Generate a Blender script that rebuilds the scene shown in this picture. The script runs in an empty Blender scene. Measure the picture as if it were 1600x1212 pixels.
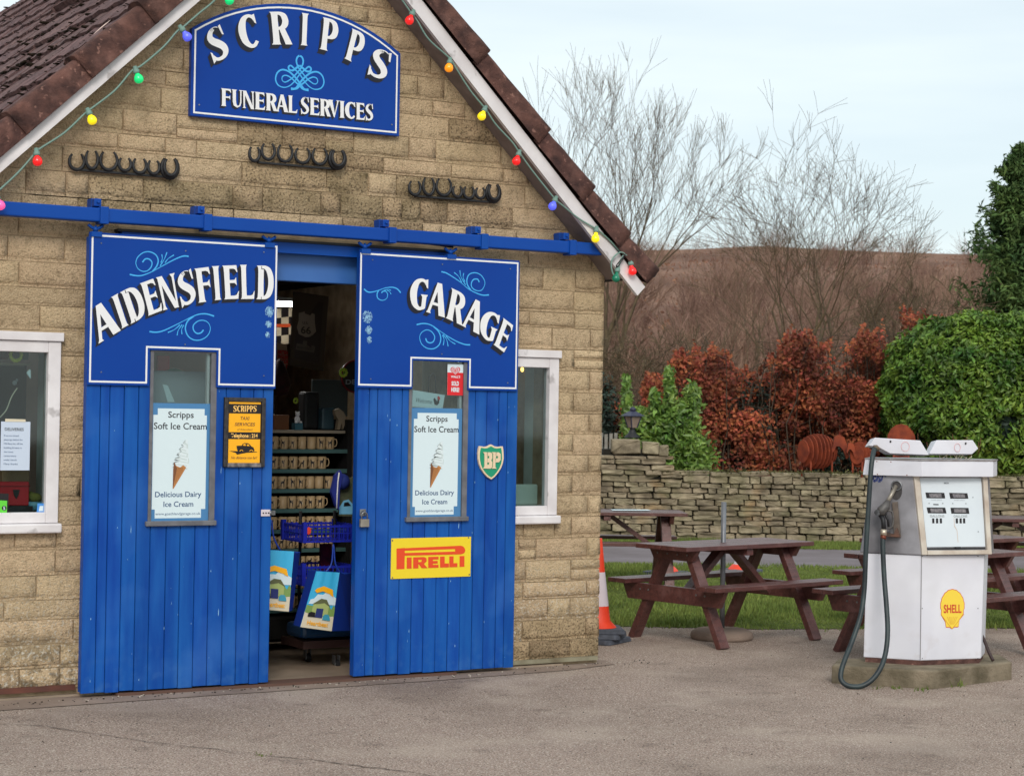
import bpy, math, random
import numpy as np
from math import sin, cos, pi, radians, sqrt
from mathutils import Matrix, Vector, noise as mnoise
random.seed(7)
scn = bpy.context.scene
COL = scn.collection

# ------------------------------------------------------------------ camera
IW, IH, FPX = 1600, 1212, 3000.0
CAM = np.array([-3.64, -10.997, 1.704])
_ya, _pi, _ro = radians(-30.81), radians(.68), radians(.96)
FW = np.array([-sin(_ya)*cos(_pi), cos(_ya)*cos(_pi), sin(_pi)])
_r = np.array([cos(_ya), sin(_ya), 0.0]); _u = np.cross(_r, FW)
RT = cos(_ro)*_r + sin(_ro)*_u
UP = -sin(_ro)*_r + cos(_ro)*_u
cd = bpy.data.cameras.new('camera'); cam = bpy.data.objects.new('camera', cd); COL.objects.link(cam)
cam.matrix_world = Matrix(((RT[0], UP[0], -FW[0], CAM[0]), (RT[1], UP[1], -FW[1], CAM[1]), (RT[2], UP[2], -FW[2], CAM[2]), (0, 0, 0, 1)))
cd.sensor_width = 36; cd.lens = 36*FPX/IW; cd.clip_end = 2000; cd.clip_start = .1
cd.dof.use_dof = True; cd.dof.focus_distance = 12.3; cd.dof.aperture_fstop = 7.0
scn.camera = cam

# ------------------------------------------------------------------ world, sun, exposure
SUN_EL, SUN_AZ = 34.0, -152.0      # azimuth clockwise from +Y
w = bpy.data.worlds.new("World"); scn.world = w; w.use_nodes = True
nt = w.node_tree; nt.nodes.clear()
out = nt.nodes.new('ShaderNodeOutputWorld'); bg = nt.nodes.new('ShaderNodeBackground')
sky = nt.nodes.new('ShaderNodeTexSky'); sky.sky_type = 'NISHITA'; sky.sun_disc = False
sky.sun_elevation = radians(SUN_EL); sky.sun_rotation = radians(SUN_AZ); sky.air_density = 1.0; sky.dust_density = 1.5; sky.ozone_density = 1.5
tc = nt.nodes.new('ShaderNodeTexCoord'); mp = nt.nodes.new('ShaderNodeMapping'); mp.inputs['Scale'].default_value = (1, 1, 7)
nz = nt.nodes.new('ShaderNodeTexNoise'); nz.inputs['Scale'].default_value = 2.2; nz.inputs['Detail'].default_value = 5
rp = nt.nodes.new('ShaderNodeMapRange'); rp.inputs[1].default_value = .3; rp.inputs[2].default_value = .7; rp.inputs[3].default_value = .62; rp.inputs[4].default_value = 1.0
mx = nt.nodes.new('ShaderNodeMix'); mx.data_type = 'RGBA'; mx.inputs[7].default_value = (8.3, 9.2, 9.3, 1)   # high thin cloud veil
nt.links.new(tc.outputs['Generated'], mp.inputs[0]); nt.links.new(mp.outputs[0], nz.inputs[0]); nt.links.new(nz.outputs[0], rp.inputs[0])
nt.links.new(rp.outputs[0], mx.inputs[0]); nt.links.new(sky.outputs[0], mx.inputs[6]); nt.links.new(mx.outputs[2], bg.inputs[0])
bg.inputs[1].default_value = 0.118; nt.links.new(bg.outputs[0], out.inputs[0])
sl = bpy.data.lights.new('sun', 'SUN'); sun = bpy.data.objects.new('sun', sl); COL.objects.link(sun)
sl.energy = 1.85; sl.angle = radians(20); sl.color = (1, .93, .84)
_a = radians(SUN_AZ); _e = radians(SUN_EL)
sun.rotation_euler = Vector((sin(_a)*cos(_e), cos(_a)*cos(_e), sin(_e))).to_track_quat('Z', 'Y').to_euler()
scn.view_settings.view_transform = 'Standard'; scn.view_settings.look = 'None'
scn.view_settings.exposure = 0.0; scn.view_settings.gamma = 1; scn.view_settings.use_curve_mapping = False

# ------------------------------------------------------------------ helpers: geometry of the view (used to take real positions off the photograph)
def ray(px, py): return FW + RT*(px-IW/2)/FPX - UP*(py-IH/2)/FPX
def F(px, py, y=0.0):                 # point of the plane Y = y
    d = ray(px, py); p = CAM + d*((y-CAM[1])/d[1]); return float(p[0]), float(p[2])
def G(px, py, z=-.03):                # point of the level z
    d = ray(px, py); p = CAM + d*((z-CAM[2])/d[2]); return float(p[0]), float(p[1])
def A(px, py, Z):                     # point at distance Z
    p = CAM + ray(px, py)*Z; return Vector((float(p[0]), float(p[1]), float(p[2])))
FH = Vector((-sin(_ya), cos(_ya), 0)); RH = Vector((cos(_ya), sin(_ya), 0)); C0 = Vector((float(CAM[0]), float(CAM[1]), 0))
def CW(X, Z, z=0.0):                  # ground frame: X to the right, Z away
    p = C0 + RH*X + FH*Z; p.z = z; return p
GZ = -.03

# ------------------------------------------------------------------ helpers: objects
def tag(o, label=None, cat=None, group=None, kind=None):
    if label: o['label'] = label
    if cat: o['category'] = cat
    if group: o['group'] = group
    if kind: o['kind'] = kind
    return o
def thing(name, label, cat, loc=(0, 0, 0), group=None):
    o = bpy.data.objects.new(name, None); COL.objects.link(o); o.location = loc; o.empty_display_size = .1
    return tag(o, label, cat, group)
def put(o, parent):
    COL.objects.link(o)
    if parent is not None:
        o.parent = parent
        if parent.type == 'EMPTY': o.matrix_parent_inverse = Matrix.Translation(-Vector(parent.location))
    return o
def copy_tree(o, parent=None):
    c = o.copy(); COL.objects.link(c); c.parent = parent
    for ch in list(o.children): copy_tree(ch, c)
    return c
class MB:
    def __init__(s): s.v = []; s.f = []; s.sm = []; s.mi = []
    def add(s, v, f, smooth=False, m=0):
        b = len(s.v); s.v += [tuple(map(float, p)) for p in v]
        s.f += [tuple(i+b for i in q) for q in f]; s.sm += [smooth]*len(f); s.mi += [m]*len(f); return s
    def box(s, x0, x1, y0, y1, z0, z1, m=0):
        v = [(x0,y0,z0),(x1,y0,z0),(x1,y1,z0),(x0,y1,z0),(x0,y0,z1),(x1,y0,z1),(x1,y1,z1),(x0,y1,z1)]
        return s.add(v, [(0,3,2,1),(4,5,6,7),(0,1,5,4),(1,2,6,5),(2,3,7,6),(3,0,4,7)], m=m)
    def prism(s, pts, y0, y1, m=0):   # outline in x,z going from y0 (front) to y1
        n = len(pts)
        if sum(pts[i][0]*pts[(i+1) % n][1]-pts[(i+1) % n][0]*pts[i][1] for i in range(n)) < 0: pts = pts[::-1]
        v = [(x, y0, z) for x, z in pts] + [(x, y1, z) for x, z in pts]
        f = [tuple(range(n)), tuple(range(2*n-1, n-1, -1))] + [(i, i+n, (i+1) % n+n, (i+1) % n) for i in range(n)]
        return s.add(v, f, m=m)
    def vprism(s, bot, top, z0, z1, m=0):   # plan outlines bottom / top
        n = len(bot); v = [(x, y, z0) for x, y in bot] + [(x, y, z1) for x, y in top]
        f = [tuple(range(n-1, -1, -1)), tuple(range(n, 2*n))] + [(i, (i+1) % n, (i+1) % n+n, i+n) for i in range(n)]
        return s.add(v, f, m=m)
    def beam(s, p0, p1, w, h, up=(0, 0, 1), m=0):
        p0, p1 = Vector(p0), Vector(p1); d = (p1-p0).normalized(); sd = d.cross(Vector(up)).normalized(); uu = sd.cross(d)
        v = [p+sd*a*w/2+uu*b*h/2 for p in (p0, p1) for a, b in ((-1,-1),(1,-1),(1,1),(-1,1))]
        return s.add(v, [(0,1,2,3),(7,6,5,4),(0,4,5,1),(1,5,6,2),(2,6,7,3),(3,7,4,0)], m=m)
    def tube(s, pts, r, n=8, cap=True, smooth=True, m=0):
        pts = [Vector(p) for p in pts]; k = len(pts)
        rr = r if isinstance(r, (list, tuple)) else [r]*k
        v = []; prev = None
        for i, p in enumerate(pts):
            d = (pts[min(i+1, k-1)]-pts[max(i-1, 0)])
            d = d.normalized() if d.length > 1e-9 else Vector((0, 0, 1))
            a = prev if prev is not None else (Vector((0, 0, 1)) if abs(d.z) < .9 else Vector((1, 0, 0)))
            e1 = (a-d*a.dot(d)); e1 = e1.normalized() if e1.length > 1e-6 else d.orthogonal().normalized()
            prev = e1; e2 = d.cross(e1)
            v += [p+(e1*cos(2*pi*j/n)+e2*sin(2*pi*j/n))*rr[i] for j in range(n)]
        f = [(i*n+j, i*n+(j+1) % n, (i+1)*n+(j+1) % n, (i+1)*n+j) for i in range(k-1) for j in range(n)]
        b = len(s.v); s.add(v, f, smooth, m)
        if cap: s.f += [tuple(b+j for j in range(n-1, -1, -1)), tuple(b+(k-1)*n+j for j in range(n))]; s.sm += [False]*2; s.mi += [m]*2
        return s
    def lathe(s, c, prof, n=16, smooth=True, m=0, sx=1, sy=1):  # prof (r,z)
        v = [(c[0]+r*cos(2*pi*j/n)*sx, c[1]+r*sin(2*pi*j/n)*sy, c[2]+z) for r, z in prof for j in range(n)]
        f = [(i*n+j, i*n+(j+1) % n, (i+1)*n+(j+1) % n, (i+1)*n+j) for i in range(len(prof)-1) for j in range(n)]
        return s.add(v, f, smooth, m)
    def ell(s, c, r, nu=10, nv=7, m=0):
        v = []
        for i in range(nv+1):
            t = -pi/2+pi*i/nv
            v += [(c[0]+r[0]*cos(t)*cos(2*pi*j/nu), c[1]+r[1]*cos(t)*sin(2*pi*j/nu), c[2]+r[2]*sin(t)) for j in range(nu)]
        return s.add(v, [(i*nu+j, i*nu+(j+1) % nu, (i+1)*nu+(j+1) % nu, (i+1)*nu+j) for i in range(nv) for j in range(nu)], True, m)
    def flat(s, pts, y, m=0):         # polygon in x,z facing the street
        n = len(pts)
        if sum(pts[i][0]*pts[(i+1) % n][1]-pts[(i+1) % n][0]*pts[i][1] for i in range(n)) < 0: pts = pts[::-1]
        return s.add([(x, y, z) for x, z in pts], [tuple(range(n))], m=m)
    def mesh(s, name, mat):
        me = bpy.data.meshes.new(name); me.from_pydata(s.v, [], s.f)
        for q in (mat if isinstance(mat, (list, tuple)) else [mat]): me.materials.append(q)
        me.polygons.foreach_set('use_smooth', s.sm); me.polygons.foreach_set('material_index', s.mi); me.update()
        return me
    def build(s, name, mat, parent=None, label=None, bevel=0, kind=None):
        o = bpy.data.objects.new(name, s.mesh(name, mat)); put(o, parent)
        if bevel:
            md = o.modifiers.new('bevel', 'BEVEL'); md.width = bevel; md.segments = 2; md.limit_method = 'ANGLE'; md.angle_limit = radians(40)
        if label: o['label'] = label
        if kind: o['kind'] = kind
        return o
def inst(me, name, parent, loc, scale=(1, 1, 1), rot=(0, 0, 0)):
    o = bpy.data.objects.new(name, me); put(o, parent); o.location = loc; o.scale = scale; o.rotation_euler = rot; return o
def big_mesh(name, V, Fq, mat, parent=None, kind=None, smooth=False):     # numpy arrays
    me = bpy.data.meshes.new(name); nv, nf, k = len(V), len(Fq), Fq.shape[1]
    me.vertices.add(nv); me.vertices.foreach_set('co', np.asarray(V, dtype=np.float32).ravel())
    me.loops.add(nf*k); me.loops.foreach_set('vertex_index', np.asarray(Fq, dtype=np.int32).ravel())
    me.polygons.add(nf); me.polygons.foreach_set('loop_start', np.arange(0, nf*k, k, dtype=np.int32))
    if smooth: me.polygons.foreach_set('use_smooth', np.ones(nf, dtype=bool))
    me.materials.append(mat); me.update(calc_edges=True)
    o = bpy.data.objects.new(name, me); put(o, parent)
    if kind: o['kind'] = kind
    return o
def cr(pts, n=5, closed=False):       # Catmull-Rom through the points
    P = [np.array(p, dtype=float) for p in pts]
    if closed: P = [P[-1]]+P+[P[0], P[1]]
    else: P = [2*P[0]-P[1]]+P+[2*P[-1]-P[-2]]
    o = []
    for i in range(1, len(P)-2):
        for k in range(n):
            t = k/n; a, b, c, d = P[i-1:i+3]
            o.append(tuple(.5*((2*b)+(c-a)*t+(2*a-5*b+4*c-d)*t*t+(3*b-a-3*c+d)*t**3)))
    if not closed: o.append(tuple(P[-2]))
    return o

# ------------------------------------------------------------------ materials
def lin(c): return tuple((x/255/12.92 if x/255 <= .04045 else ((x/255+.055)/1.055)**2.4) for x in c)+(1,)
def mat(name, c1, c2=None, sc=8.0, rough=.7, bump=0.0, bsc=60.0, metal=0.0, var=0.0, detail=4.0, spec=.5, pos=False, stretch=(1, 1, 1), coat=0.0, emit=None, island=0.0, trans=0.0):
    m = bpy.data.materials.new(name); m.use_nodes = True; t = m.node_tree; N = t.nodes; L = t.links
    b = N['Principled BSDF']; b.inputs['Roughness'].default_value = rough; b.inputs['Metallic'].default_value = metal
    b.inputs['Specular IOR Level'].default_value = spec
    if coat: b.inputs['Coat Weight'].default_value = coat; b.inputs['Coat Roughness'].default_value = .12
    c1 = lin(c1); c2 = lin(c2) if c2 else c1
    if pos: g = N.new('ShaderNodeNewGeometry'); src = g.outputs['Position']
    else: g = N.new('ShaderNodeTexCoord'); src = g.outputs['Object']
    mpn = N.new('ShaderNodeMapping'); mpn.inputs['Scale'].default_value = stretch; L.new(src, mpn.inputs[0]); src = mpn.outputs[0]
    n1 = N.new('ShaderNodeTexNoise'); n1.inputs['Scale'].default_value = sc; n1.inputs['Detail'].default_value = detail; L.new(src, n1.inputs[0])
    rg = N.new('ShaderNodeMapRange'); rg.inputs[1].default_value = .32; rg.inputs[2].default_value = .68; L.new(n1.outputs[0], rg.inputs[0])
    mxn = N.new('ShaderNodeMix'); mxn.data_type = 'RGBA'; mxn.inputs[6].default_value = c1; mxn.inputs[7].default_value = c2; L.new(rg.outputs[0], mxn.inputs[0])
    col = mxn.outputs[2]
    if var or island:
        if island: gi = N.new('ShaderNodeNewGeometry'); rnd = gi.outputs['Random Per Island']; amt = island
        else: oi = N.new('ShaderNodeObjectInfo'); rnd = oi.outputs['Random']; amt = var
        hs = N.new('ShaderNodeHueSaturation')
        r2 = N.new('ShaderNodeMapRange'); r2.inputs[3].default_value = 1-amt; r2.inputs[4].default_value = 1+amt; L.new(rnd, r2.inputs[0])
        L.new(r2.outputs[0], hs.inputs['Value']); L.new(col, hs.inputs['Color']); col = hs.outputs[0]
        wn = N.new('ShaderNodeTexWhiteNoise'); wn.noise_dimensions = '1D'; L.new(rnd, wn.inputs['W'])
        r3 = N.new('ShaderNodeMapRange'); r3.inputs[3].default_value = .5-amt*.035; r3.inputs[4].default_value = .5+amt*.035; L.new(wn.outputs[0], r3.inputs[0]); L.new(r3.outputs[0], hs.inputs['Hue'])
    L.new(col, b.inputs['Base Color'])
    if bump:
        n2 = N.new('ShaderNodeTexNoise'); n2.inputs['Scale'].default_value = bsc; n2.inputs['Detail'].default_value = 5; n2.inputs['Roughness'].default_value = .65; L.new(src, n2.inputs[0])
        bp = N.new('ShaderNodeBump'); bp.inputs['Strength'].default_value = min(bump, 1); bp.inputs['Distance'].default_value = .01*max(bump, 1); L.new(n2.outputs[0], bp.inputs['Height']); L.new(bp.outputs[0], b.inputs['Normal'])
    if emit: b.inputs['Emission Color'].default_value = lin(emit[0]); b.inputs['Emission Strength'].default_value = emit[1]
    if trans:
        tr = N.new('ShaderNodeBsdfTranslucent'); ms = N.new('ShaderNodeMixShader'); ms.inputs[0].default_value = trans
        L.new(col, tr.inputs[0]); L.new(b.outputs[0], ms.inputs[1]); L.new(tr.outputs[0], ms.inputs[2]); L.new(ms.outputs[0], N['Material Output'].inputs[0])
    m['col'] = 1
    return m
def node(t, kind, **kw):
    n = t.nodes.new(kind)
    for k, v in kw.items(): setattr(n, k, v)
    return n
def stain_mix(m, stains, colour, amount=.8, nsc=5.0):    # weathering patches with a shape of their own, (x, z, rx, rz)
    t = m.node_tree; L = t.links; b = t.nodes['Principled BSDF']; src = b.inputs['Base Color'].links[0].from_socket
    g = t.nodes.new('ShaderNodeNewGeometry'); acc = None
    n1 = node(t, 'ShaderNodeTexNoise'); n1.inputs['Scale'].default_value = nsc; n1.inputs['Detail'].default_value = 7; n1.inputs['Roughness'].default_value = .7; L.new(g.outputs['Position'], n1.inputs[0])
    for (x, z, rx, rz) in stains:
        mpn = t.nodes.new('ShaderNodeMapping'); mpn.vector_type = 'POINT'; mpn.inputs['Location'].default_value = (-x/rx, 0, -z/rz); mpn.inputs['Scale'].default_value = (1/rx, 0, 1/rz)
        L.new(g.outputs['Position'], mpn.inputs[0])
        ln = node(t, 'ShaderNodeVectorMath', operation='LENGTH'); L.new(mpn.outputs[0], ln.inputs[0])
        mr = t.nodes.new('ShaderNodeMapRange'); mr.inputs[1].default_value = 1.25; mr.inputs[2].default_value = 0; L.new(ln.outputs['Value'], mr.inputs[0])
        if acc is None: acc = mr.outputs[0]
        else: mxm = node(t, 'ShaderNodeMath', operation='MAXIMUM'); L.new(acc, mxm.inputs[0]); L.new(mr.outputs[0], mxm.inputs[1]); acc = mxm.outputs[0]
    ad = node(t, 'ShaderNodeMath', operation='ADD'); L.new(acc, ad.inputs[0]); L.new(n1.outputs[0], ad.inputs[1])
    r = t.nodes.new('ShaderNodeMapRange'); r.inputs[1].default_value = .78; r.inputs[2].default_value = 1.2; r.inputs[4].default_value = amount; L.new(ad.outputs[0], r.inputs[0])
    gate = node(t, 'ShaderNodeMath', operation='MULTIPLY'); gr = t.nodes.new('ShaderNodeMapRange'); gr.inputs[2].default_value = .15; L.new(acc, gr.inputs[0]); L.new(r.outputs[0], gate.inputs[0]); L.new(gr.outputs[0], gate.inputs[1])
    mxn = node(t, 'ShaderNodeMix', data_type='RGBA'); mxn.inputs[7].default_value = lin(colour); L.new(gate.outputs[0], mxn.inputs[0]); L.new(src, mxn.inputs[6]); L.new(mxn.outputs[2], b.inputs['Base Color'])
def speckle(m, colour, sc, lo, hi, amount, region=None):   # small flecks
    t = m.node_tree; L = t.links; b = t.nodes['Principled BSDF']; src = b.inputs['Base Color'].links[0].from_socket
    g = t.nodes.new('ShaderNodeNewGeometry'); n1 = node(t, 'ShaderNodeTexNoise'); n1.inputs['Scale'].default_value = sc; n1.inputs['Detail'].default_value = 3; L.new(g.outputs['Position'], n1.inputs[0])
    r = t.nodes.new('ShaderNodeMapRange'); r.inputs[1].default_value = lo; r.inputs[2].default_value = hi; r.inputs[4].default_value = amount; L.new(n1.outputs[0], r.inputs[0]); f = r.outputs[0]
    if region:                                             # z below region[0] and fading out at region[1]
        sp = t.nodes.new('ShaderNodeSeparateXYZ'); L.new(g.outputs['Position'], sp.inputs[0])
        rz = t.nodes.new('ShaderNodeMapRange'); rz.inputs[1].default_value = region[1]; rz.inputs[2].default_value = region[0]; L.new(sp.outputs['Z'], rz.inputs[0])
        mu = node(t, 'ShaderNodeMath', operation='MULTIPLY'); L.new(f, mu.inputs[0]); L.new(rz.outputs[0], mu.inputs[1]); f = mu.outputs[0]
    mxn = node(t, 'ShaderNodeMix', data_type='RGBA'); mxn.inputs[7].default_value = lin(colour); L.new(f, mxn.inputs[0]); L.new(src, mxn.inputs[6]); L.new(mxn.outputs[2], b.inputs['Base Color'])
def glass_mat(name, tint=(225, 235, 235), refl=.5, dirt=0.0):
    m = bpy.data.materials.new(name); m.use_nodes = True; t = m.node_tree; L = t.links; t.nodes.clear()
    o = t.nodes.new('ShaderNodeOutputMaterial'); tr = t.nodes.new('ShaderNodeBsdfTransparent'); gl = t.nodes.new('ShaderNodeBsdfGlossy'); mxs = t.nodes.new('ShaderNodeMixShader')
    tr.inputs[0].default_value = lin(tint); gl.inputs['Roughness'].default_value = .04
    lw = t.nodes.new('ShaderNodeLayerWeight'); lw.inputs[0].default_value = .25; mr = t.nodes.new('ShaderNodeMapRange'); mr.inputs[3].default_value = .04+dirt; mr.inputs[4].default_value = refl
    L.new(lw.outputs['Fresnel'], mr.inputs[0]); L.new(mr.outputs[0], mxs.inputs[0]); L.new(tr.outputs[0], mxs.inputs[1]); L.new(gl.outputs[0], mxs.inputs[2]); L.new(mxs.outputs[0], o.inputs[0])
    return m
M = {}
M['stone'] = mat('sandstone', (212, 186, 152), (192, 167, 134), sc=3, rough=.93, bump=2.2, bsc=70, var=.12, pos=True, spec=.2, detail=8)
M['dirt'] = mat('joint_dirt', (92, 80, 68), (60, 52, 44), sc=20, rough=1, pos=True)
M['stone_dark'] = mat('weathered_sandstone', (184, 160, 128), (138, 120, 92), sc=7, rough=.95, bump=2.4, bsc=60, var=.15, pos=True, spec=.15, detail=9)
M['stone_mid'] = mat('greyed_sandstone', (200, 174, 140), (160, 138, 108), sc=9, rough=.95, bump=2.4, bsc=60, var=.12, pos=True, spec=.15, detail=9)
M['mortar'] = mat('mortar', (190, 168, 138), (150, 130, 104), sc=9, rough=.95, bump=.5, bsc=120, pos=True, spec=.2)
M['blue'] = mat('gloss_blue_paint', (10, 66, 152), (14, 74, 160), sc=1.6, rough=.4, bump=.06, bsc=30, pos=True, var=.04, spec=.2)
M['blue_plank'] = mat('blue_plank_paint', (10, 66, 150), (24, 88, 168), sc=3.5, rough=.45, bump=.12, bsc=25, pos=True, var=.07, spec=.18, stretch=(4, 1, .5))
M['blue_dark'] = mat('shop_shutter_paint', (60, 110, 180), (50, 98, 170), sc=3, rough=.4, pos=True)
M['sign'] = mat('sign_blue_enamel', (8, 58, 146), (10, 64, 152), sc=1.2, rough=.3, pos=True, spec=.18)
M['white'] = mat('white_gloss_paint', (228, 224, 226), (208, 202, 204), sc=5, rough=.45, bump=.15, bsc=40, pos=True)
M['letter'] = mat('sign_white', (232, 232, 234), rough=.4)
M['shade'] = mat('sign_black', (14, 14, 34), rough=.4)
M['cyan'] = mat('sign_cyan', (64, 172, 236), rough=.4)
M['scuff'] = mat('rubbed_paint', (150, 196, 226), rough=.7)
M['black'] = mat('black_iron', (16, 17, 22), (28, 28, 32), sc=40, rough=.55)
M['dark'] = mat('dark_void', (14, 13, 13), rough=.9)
M['steel'] = mat('zinc_steel', (150, 152, 156), (110, 110, 112), sc=30, rough=.35, metal=.8)
M['grey'] = mat('grey_metal', (112, 112, 118), (90, 90, 96), sc=14, rough=.5, pos=True)
M['tile'] = mat('roof_tile_clay', (120, 94, 92), (84, 66, 68), sc=14, rough=.9, bump=1.2, bsc=50, var=.14, pos=True, spec=.2)
M['verge'] = mat('verge_tile_clay', (108, 76, 68), (66, 48, 46), sc=9, rough=.9, bump=1.0, bsc=60, var=.12, pos=True, spec=.2)
M['moss'] = mat('dry_moss', (44, 36, 28), (26, 22, 18), sc=40, rough=1, bump=1, bsc=60, pos=True, spec=.1)
M['concrete'] = mat('yard_concrete', (182, 160, 148), (152, 132, 120), sc=.55, rough=.95, bump=2.2, bsc=60, pos=True, spec=.15, detail=10)
M['apron'] = mat('apron_concrete', (126, 110, 100), (154, 136, 124), sc=2.5, rough=.95, bump=1.0, bsc=60, pos=True, spec=.15, detail=9)
M['tarmac'] = mat('lane_tarmac', (128, 120, 124), (112, 104, 106), sc=1.5, rough=.95, bump=.6, bsc=60, pos=True, spec=.2)
M['soil'] = mat('garden_soil', (58, 48, 34), (36, 34, 24), sc=4, rough=1, bump=.8, bsc=14, pos=True, spec=.1)
M['turf'] = mat('turf_base', (100, 108, 52), (72, 84, 40), sc=3, rough=1, bump=.8, bsc=40, pos=True, spec=.1)
M['blade'] = mat('grass_blade', (128, 142, 74), (98, 114, 56), sc=2, rough=.8, island=.35, trans=.25, spec=.2)
M['hill'] = mat('moor_hillside', (146, 116, 100), (104, 80, 70), sc=.08, rough=1, pos=True, spec=.05, detail=12)
M['brownwood'] = mat('picnic_stain', (100, 60, 56), (78, 46, 44), sc=6, rough=.33, bump=.35, bsc=30, var=.05, stretch=(1, 8, 8))
M['drystone'] = mat('drystone_wall_stone', (160, 147, 124), (112, 102, 86), sc=7, rough=.95, bump=1.0, bsc=40, var=.24, spec=.15, pos=True)
speckle(M['drystone'], (112, 112, 76), 3.0, .54, .70, .4); speckle(M['drystone'], (176, 136, 92), 1.6, .6, .7, .4)
M['wallcore'] = mat('wall_packing', (34, 30, 24), (22, 20, 16), sc=8, rough=1, pos=True)
M['pump'] = mat('pump_white_enamel', (222, 222, 230), (210, 210, 220), sc=2.5, rough=.4, pos=True, spec=.4)
M['pump_grey'] = mat('stainless_sheet', (156, 154, 160), (104, 102, 106), sc=4, rough=.4, metal=.3, bump=.05, pos=True)
M['hose'] = mat('rubber_hose', (24, 32, 38), (44, 58, 60), sc=10, rough=.5, pos=True)
M['plinth'] = mat('mossy_concrete', (138, 126, 108), (92, 84, 68), sc=6, rough=.95, bump=1.2, bsc=40, pos=True, spec=.15)
M['rust'] = mat('rusted_plate', (150, 66, 36), (112, 46, 28), sc=9, rough=.85, bump=.3, bsc=40)
M['orange'] = mat('cone_orange', (238, 66, 28), (220, 58, 28), sc=6, rough=.5)
M['reflect'] = mat('cone_white_sleeve', (208, 196, 204), rough=.45)
M['cone_base'] = mat('cone_rubber', (84, 88, 100), (60, 64, 74), sc=20, rough=.8, bump=.4, bsc=60)
M['cable'] = mat('string_cable', (112, 142, 132), rough=.6)
M['laurel'] = mat('laurel_leaf', (120, 148, 56), (54, 88, 34), sc=2.2, rough=.45, island=.5, trans=.2, spec=.35)
M['laurel2'] = mat('laurel_shoot_leaf', (140, 168, 78), (84, 118, 48), sc=2.2, rough=.42, island=.45, trans=.25, spec=.5)
M['beech'] = mat('beech_leaf', (176, 98, 68), (84, 46, 38), sc=1.8, rough=.65, island=.45, trans=.2, spec=.2)
M['conifer'] = mat('conifer_spray', (98, 122, 66), (54, 80, 48), sc=1.4, rough=.7, island=.45, trans=.1, spec=.2)
M['bark'] = mat('bare_bark', (104, 90, 66), (76, 64, 48), sc=6, rough=.95, island=.15)
M['scrubtwig'] = mat('scrub_twig', (158, 130, 112), (112, 86, 78), sc=.3, rough=1, island=.35, pos=True, spec=.1)
M['glass'] = glass_mat('window_glass', refl=.6)
for c_, sc_, lo_, hi_, am_ in (((226, 212, 198), 110, .52, .64, .85), ((70, 58, 52), 95, .52, .64, .8), ((178, 154, 138), 60, .55, .7, .45), ((84, 72, 66), 70, .53, .72, .45), ((190, 176, 166), 26, .55, .75, .3), ((204, 186, 172), 1.1, .52, .66, .4), ((112, 98, 90), .7, .54, .68, .35), ((96, 84, 78), 5, .6, .72, .3)): speckle(M['concrete'], c_, sc_, lo_, hi_, am_)

for k_ in ('stone_dark', 'stone_mid'): speckle(M[k_], (58, 50, 36), 70, .5, .66, .7); speckle(M[k_], (196, 178, 146), 90, .58, .7, .6)
speckle(M['stone'], (104, 90, 68), 120, .52, .70, .6); speckle(M['stone'], (226, 206, 170), 100, .56, .70, .55); speckle(M['stone'], (120, 102, 74), 30, .5, .72, .4)
speckle(M['brownwood'], (134, 98, 96), 7, .52, .72, .45); speckle(M['brownwood'], (54, 32, 30), 20, .55, .7, .5); speckle(M['blue_plank'], (60, 112, 186), 2.2, .52, .7, .4)
speckle(M['blue_plank'], (70, 116, 172), 14, .5, .8, .5, region=(-.02, .32)); speckle(M['pump'], (150, 122, 96), 9, .55, .75, .4, region=(.1, .35)); speckle(M['pump'], (180, 178, 180), 3, .5, .8, .35)
speckle(M['verge'], (146, 108, 98), 8, .5, .75, .5); speckle(M['verge'], (44, 34, 34), 14, .5, .7, .5); speckle(M['tile'], (52, 42, 42), 20, .52, .7, .5)
speckle(M['tile'], (150, 120, 112), 60, .63, .7, .5); speckle(M['verge'], (160, 120, 108), 26, .64, .72, .6)

# ================================================================== GROUND AND TERRAIN
def sheet(name, pts, z, m, kind='structure', parent=None):
    o = MB().add([(p[0], p[1], z) for p in pts], [tuple(range(len(pts)))]).build(name, m, parent); tag(o, kind=kind); return o
def cw(X, Z): p = CW(X, Z); return (p.x, p.y)
# ground sheet: level in the yard, rising behind the garden wall into the moor
XS = np.concatenate([np.linspace(-420, -30, 14), np.linspace(-20, 30, 26), np.linspace(40, 420, 14)])
ZS = np.concatenate([np.array([-40, -10, 5, 15, 26.9]), np.array([27.0, 32, 40, 50]), np.linspace(60, 300, 40), np.array([400, 700])])
def land(X, Z):
    if Z < 26.95: return GZ-.012
    t = max(0, Z-40); base = .8 if Z < 40 else .8+t*.1085
    base = min(base, .8+190*.1085-.02*max(0, t-190))
    if Z > 55: base += 1.6*mnoise.noise(Vector((X*.02, Z*.02, 0)))*min(1, (Z-55)/60)+.5*mnoise.noise(Vector((X*.09, Z*.09, 3)))-max(0, -X-5)*.012
    return base
V = []; NX = len(XS)
for Z in ZS:
    for X in XS: p = CW(X, Z); V.append((p.x, p.y, land(X, Z)))
Fq = [(i*NX+j, i*NX+j+1, (i+1)*NX+j+1, (i+1)*NX+j) for i in range(len(ZS)-1) for j in range(NX-1)]
V = np.array(V); Fq = np.array(Fq); nfront = (4)*(NX-1)
def sub(name, faces, m):
    idx = np.unique(faces); mp_ = {a: b for b, a in enumerate(idx)}
    return tag(big_mesh(name, V[idx], np.vectorize(mp_.get)(faces), m, smooth=True), kind='structure')
sub('ground', Fq[:nfront], M['soil']); sub('hillside', Fq[nfront:], M['hill'])
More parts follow.
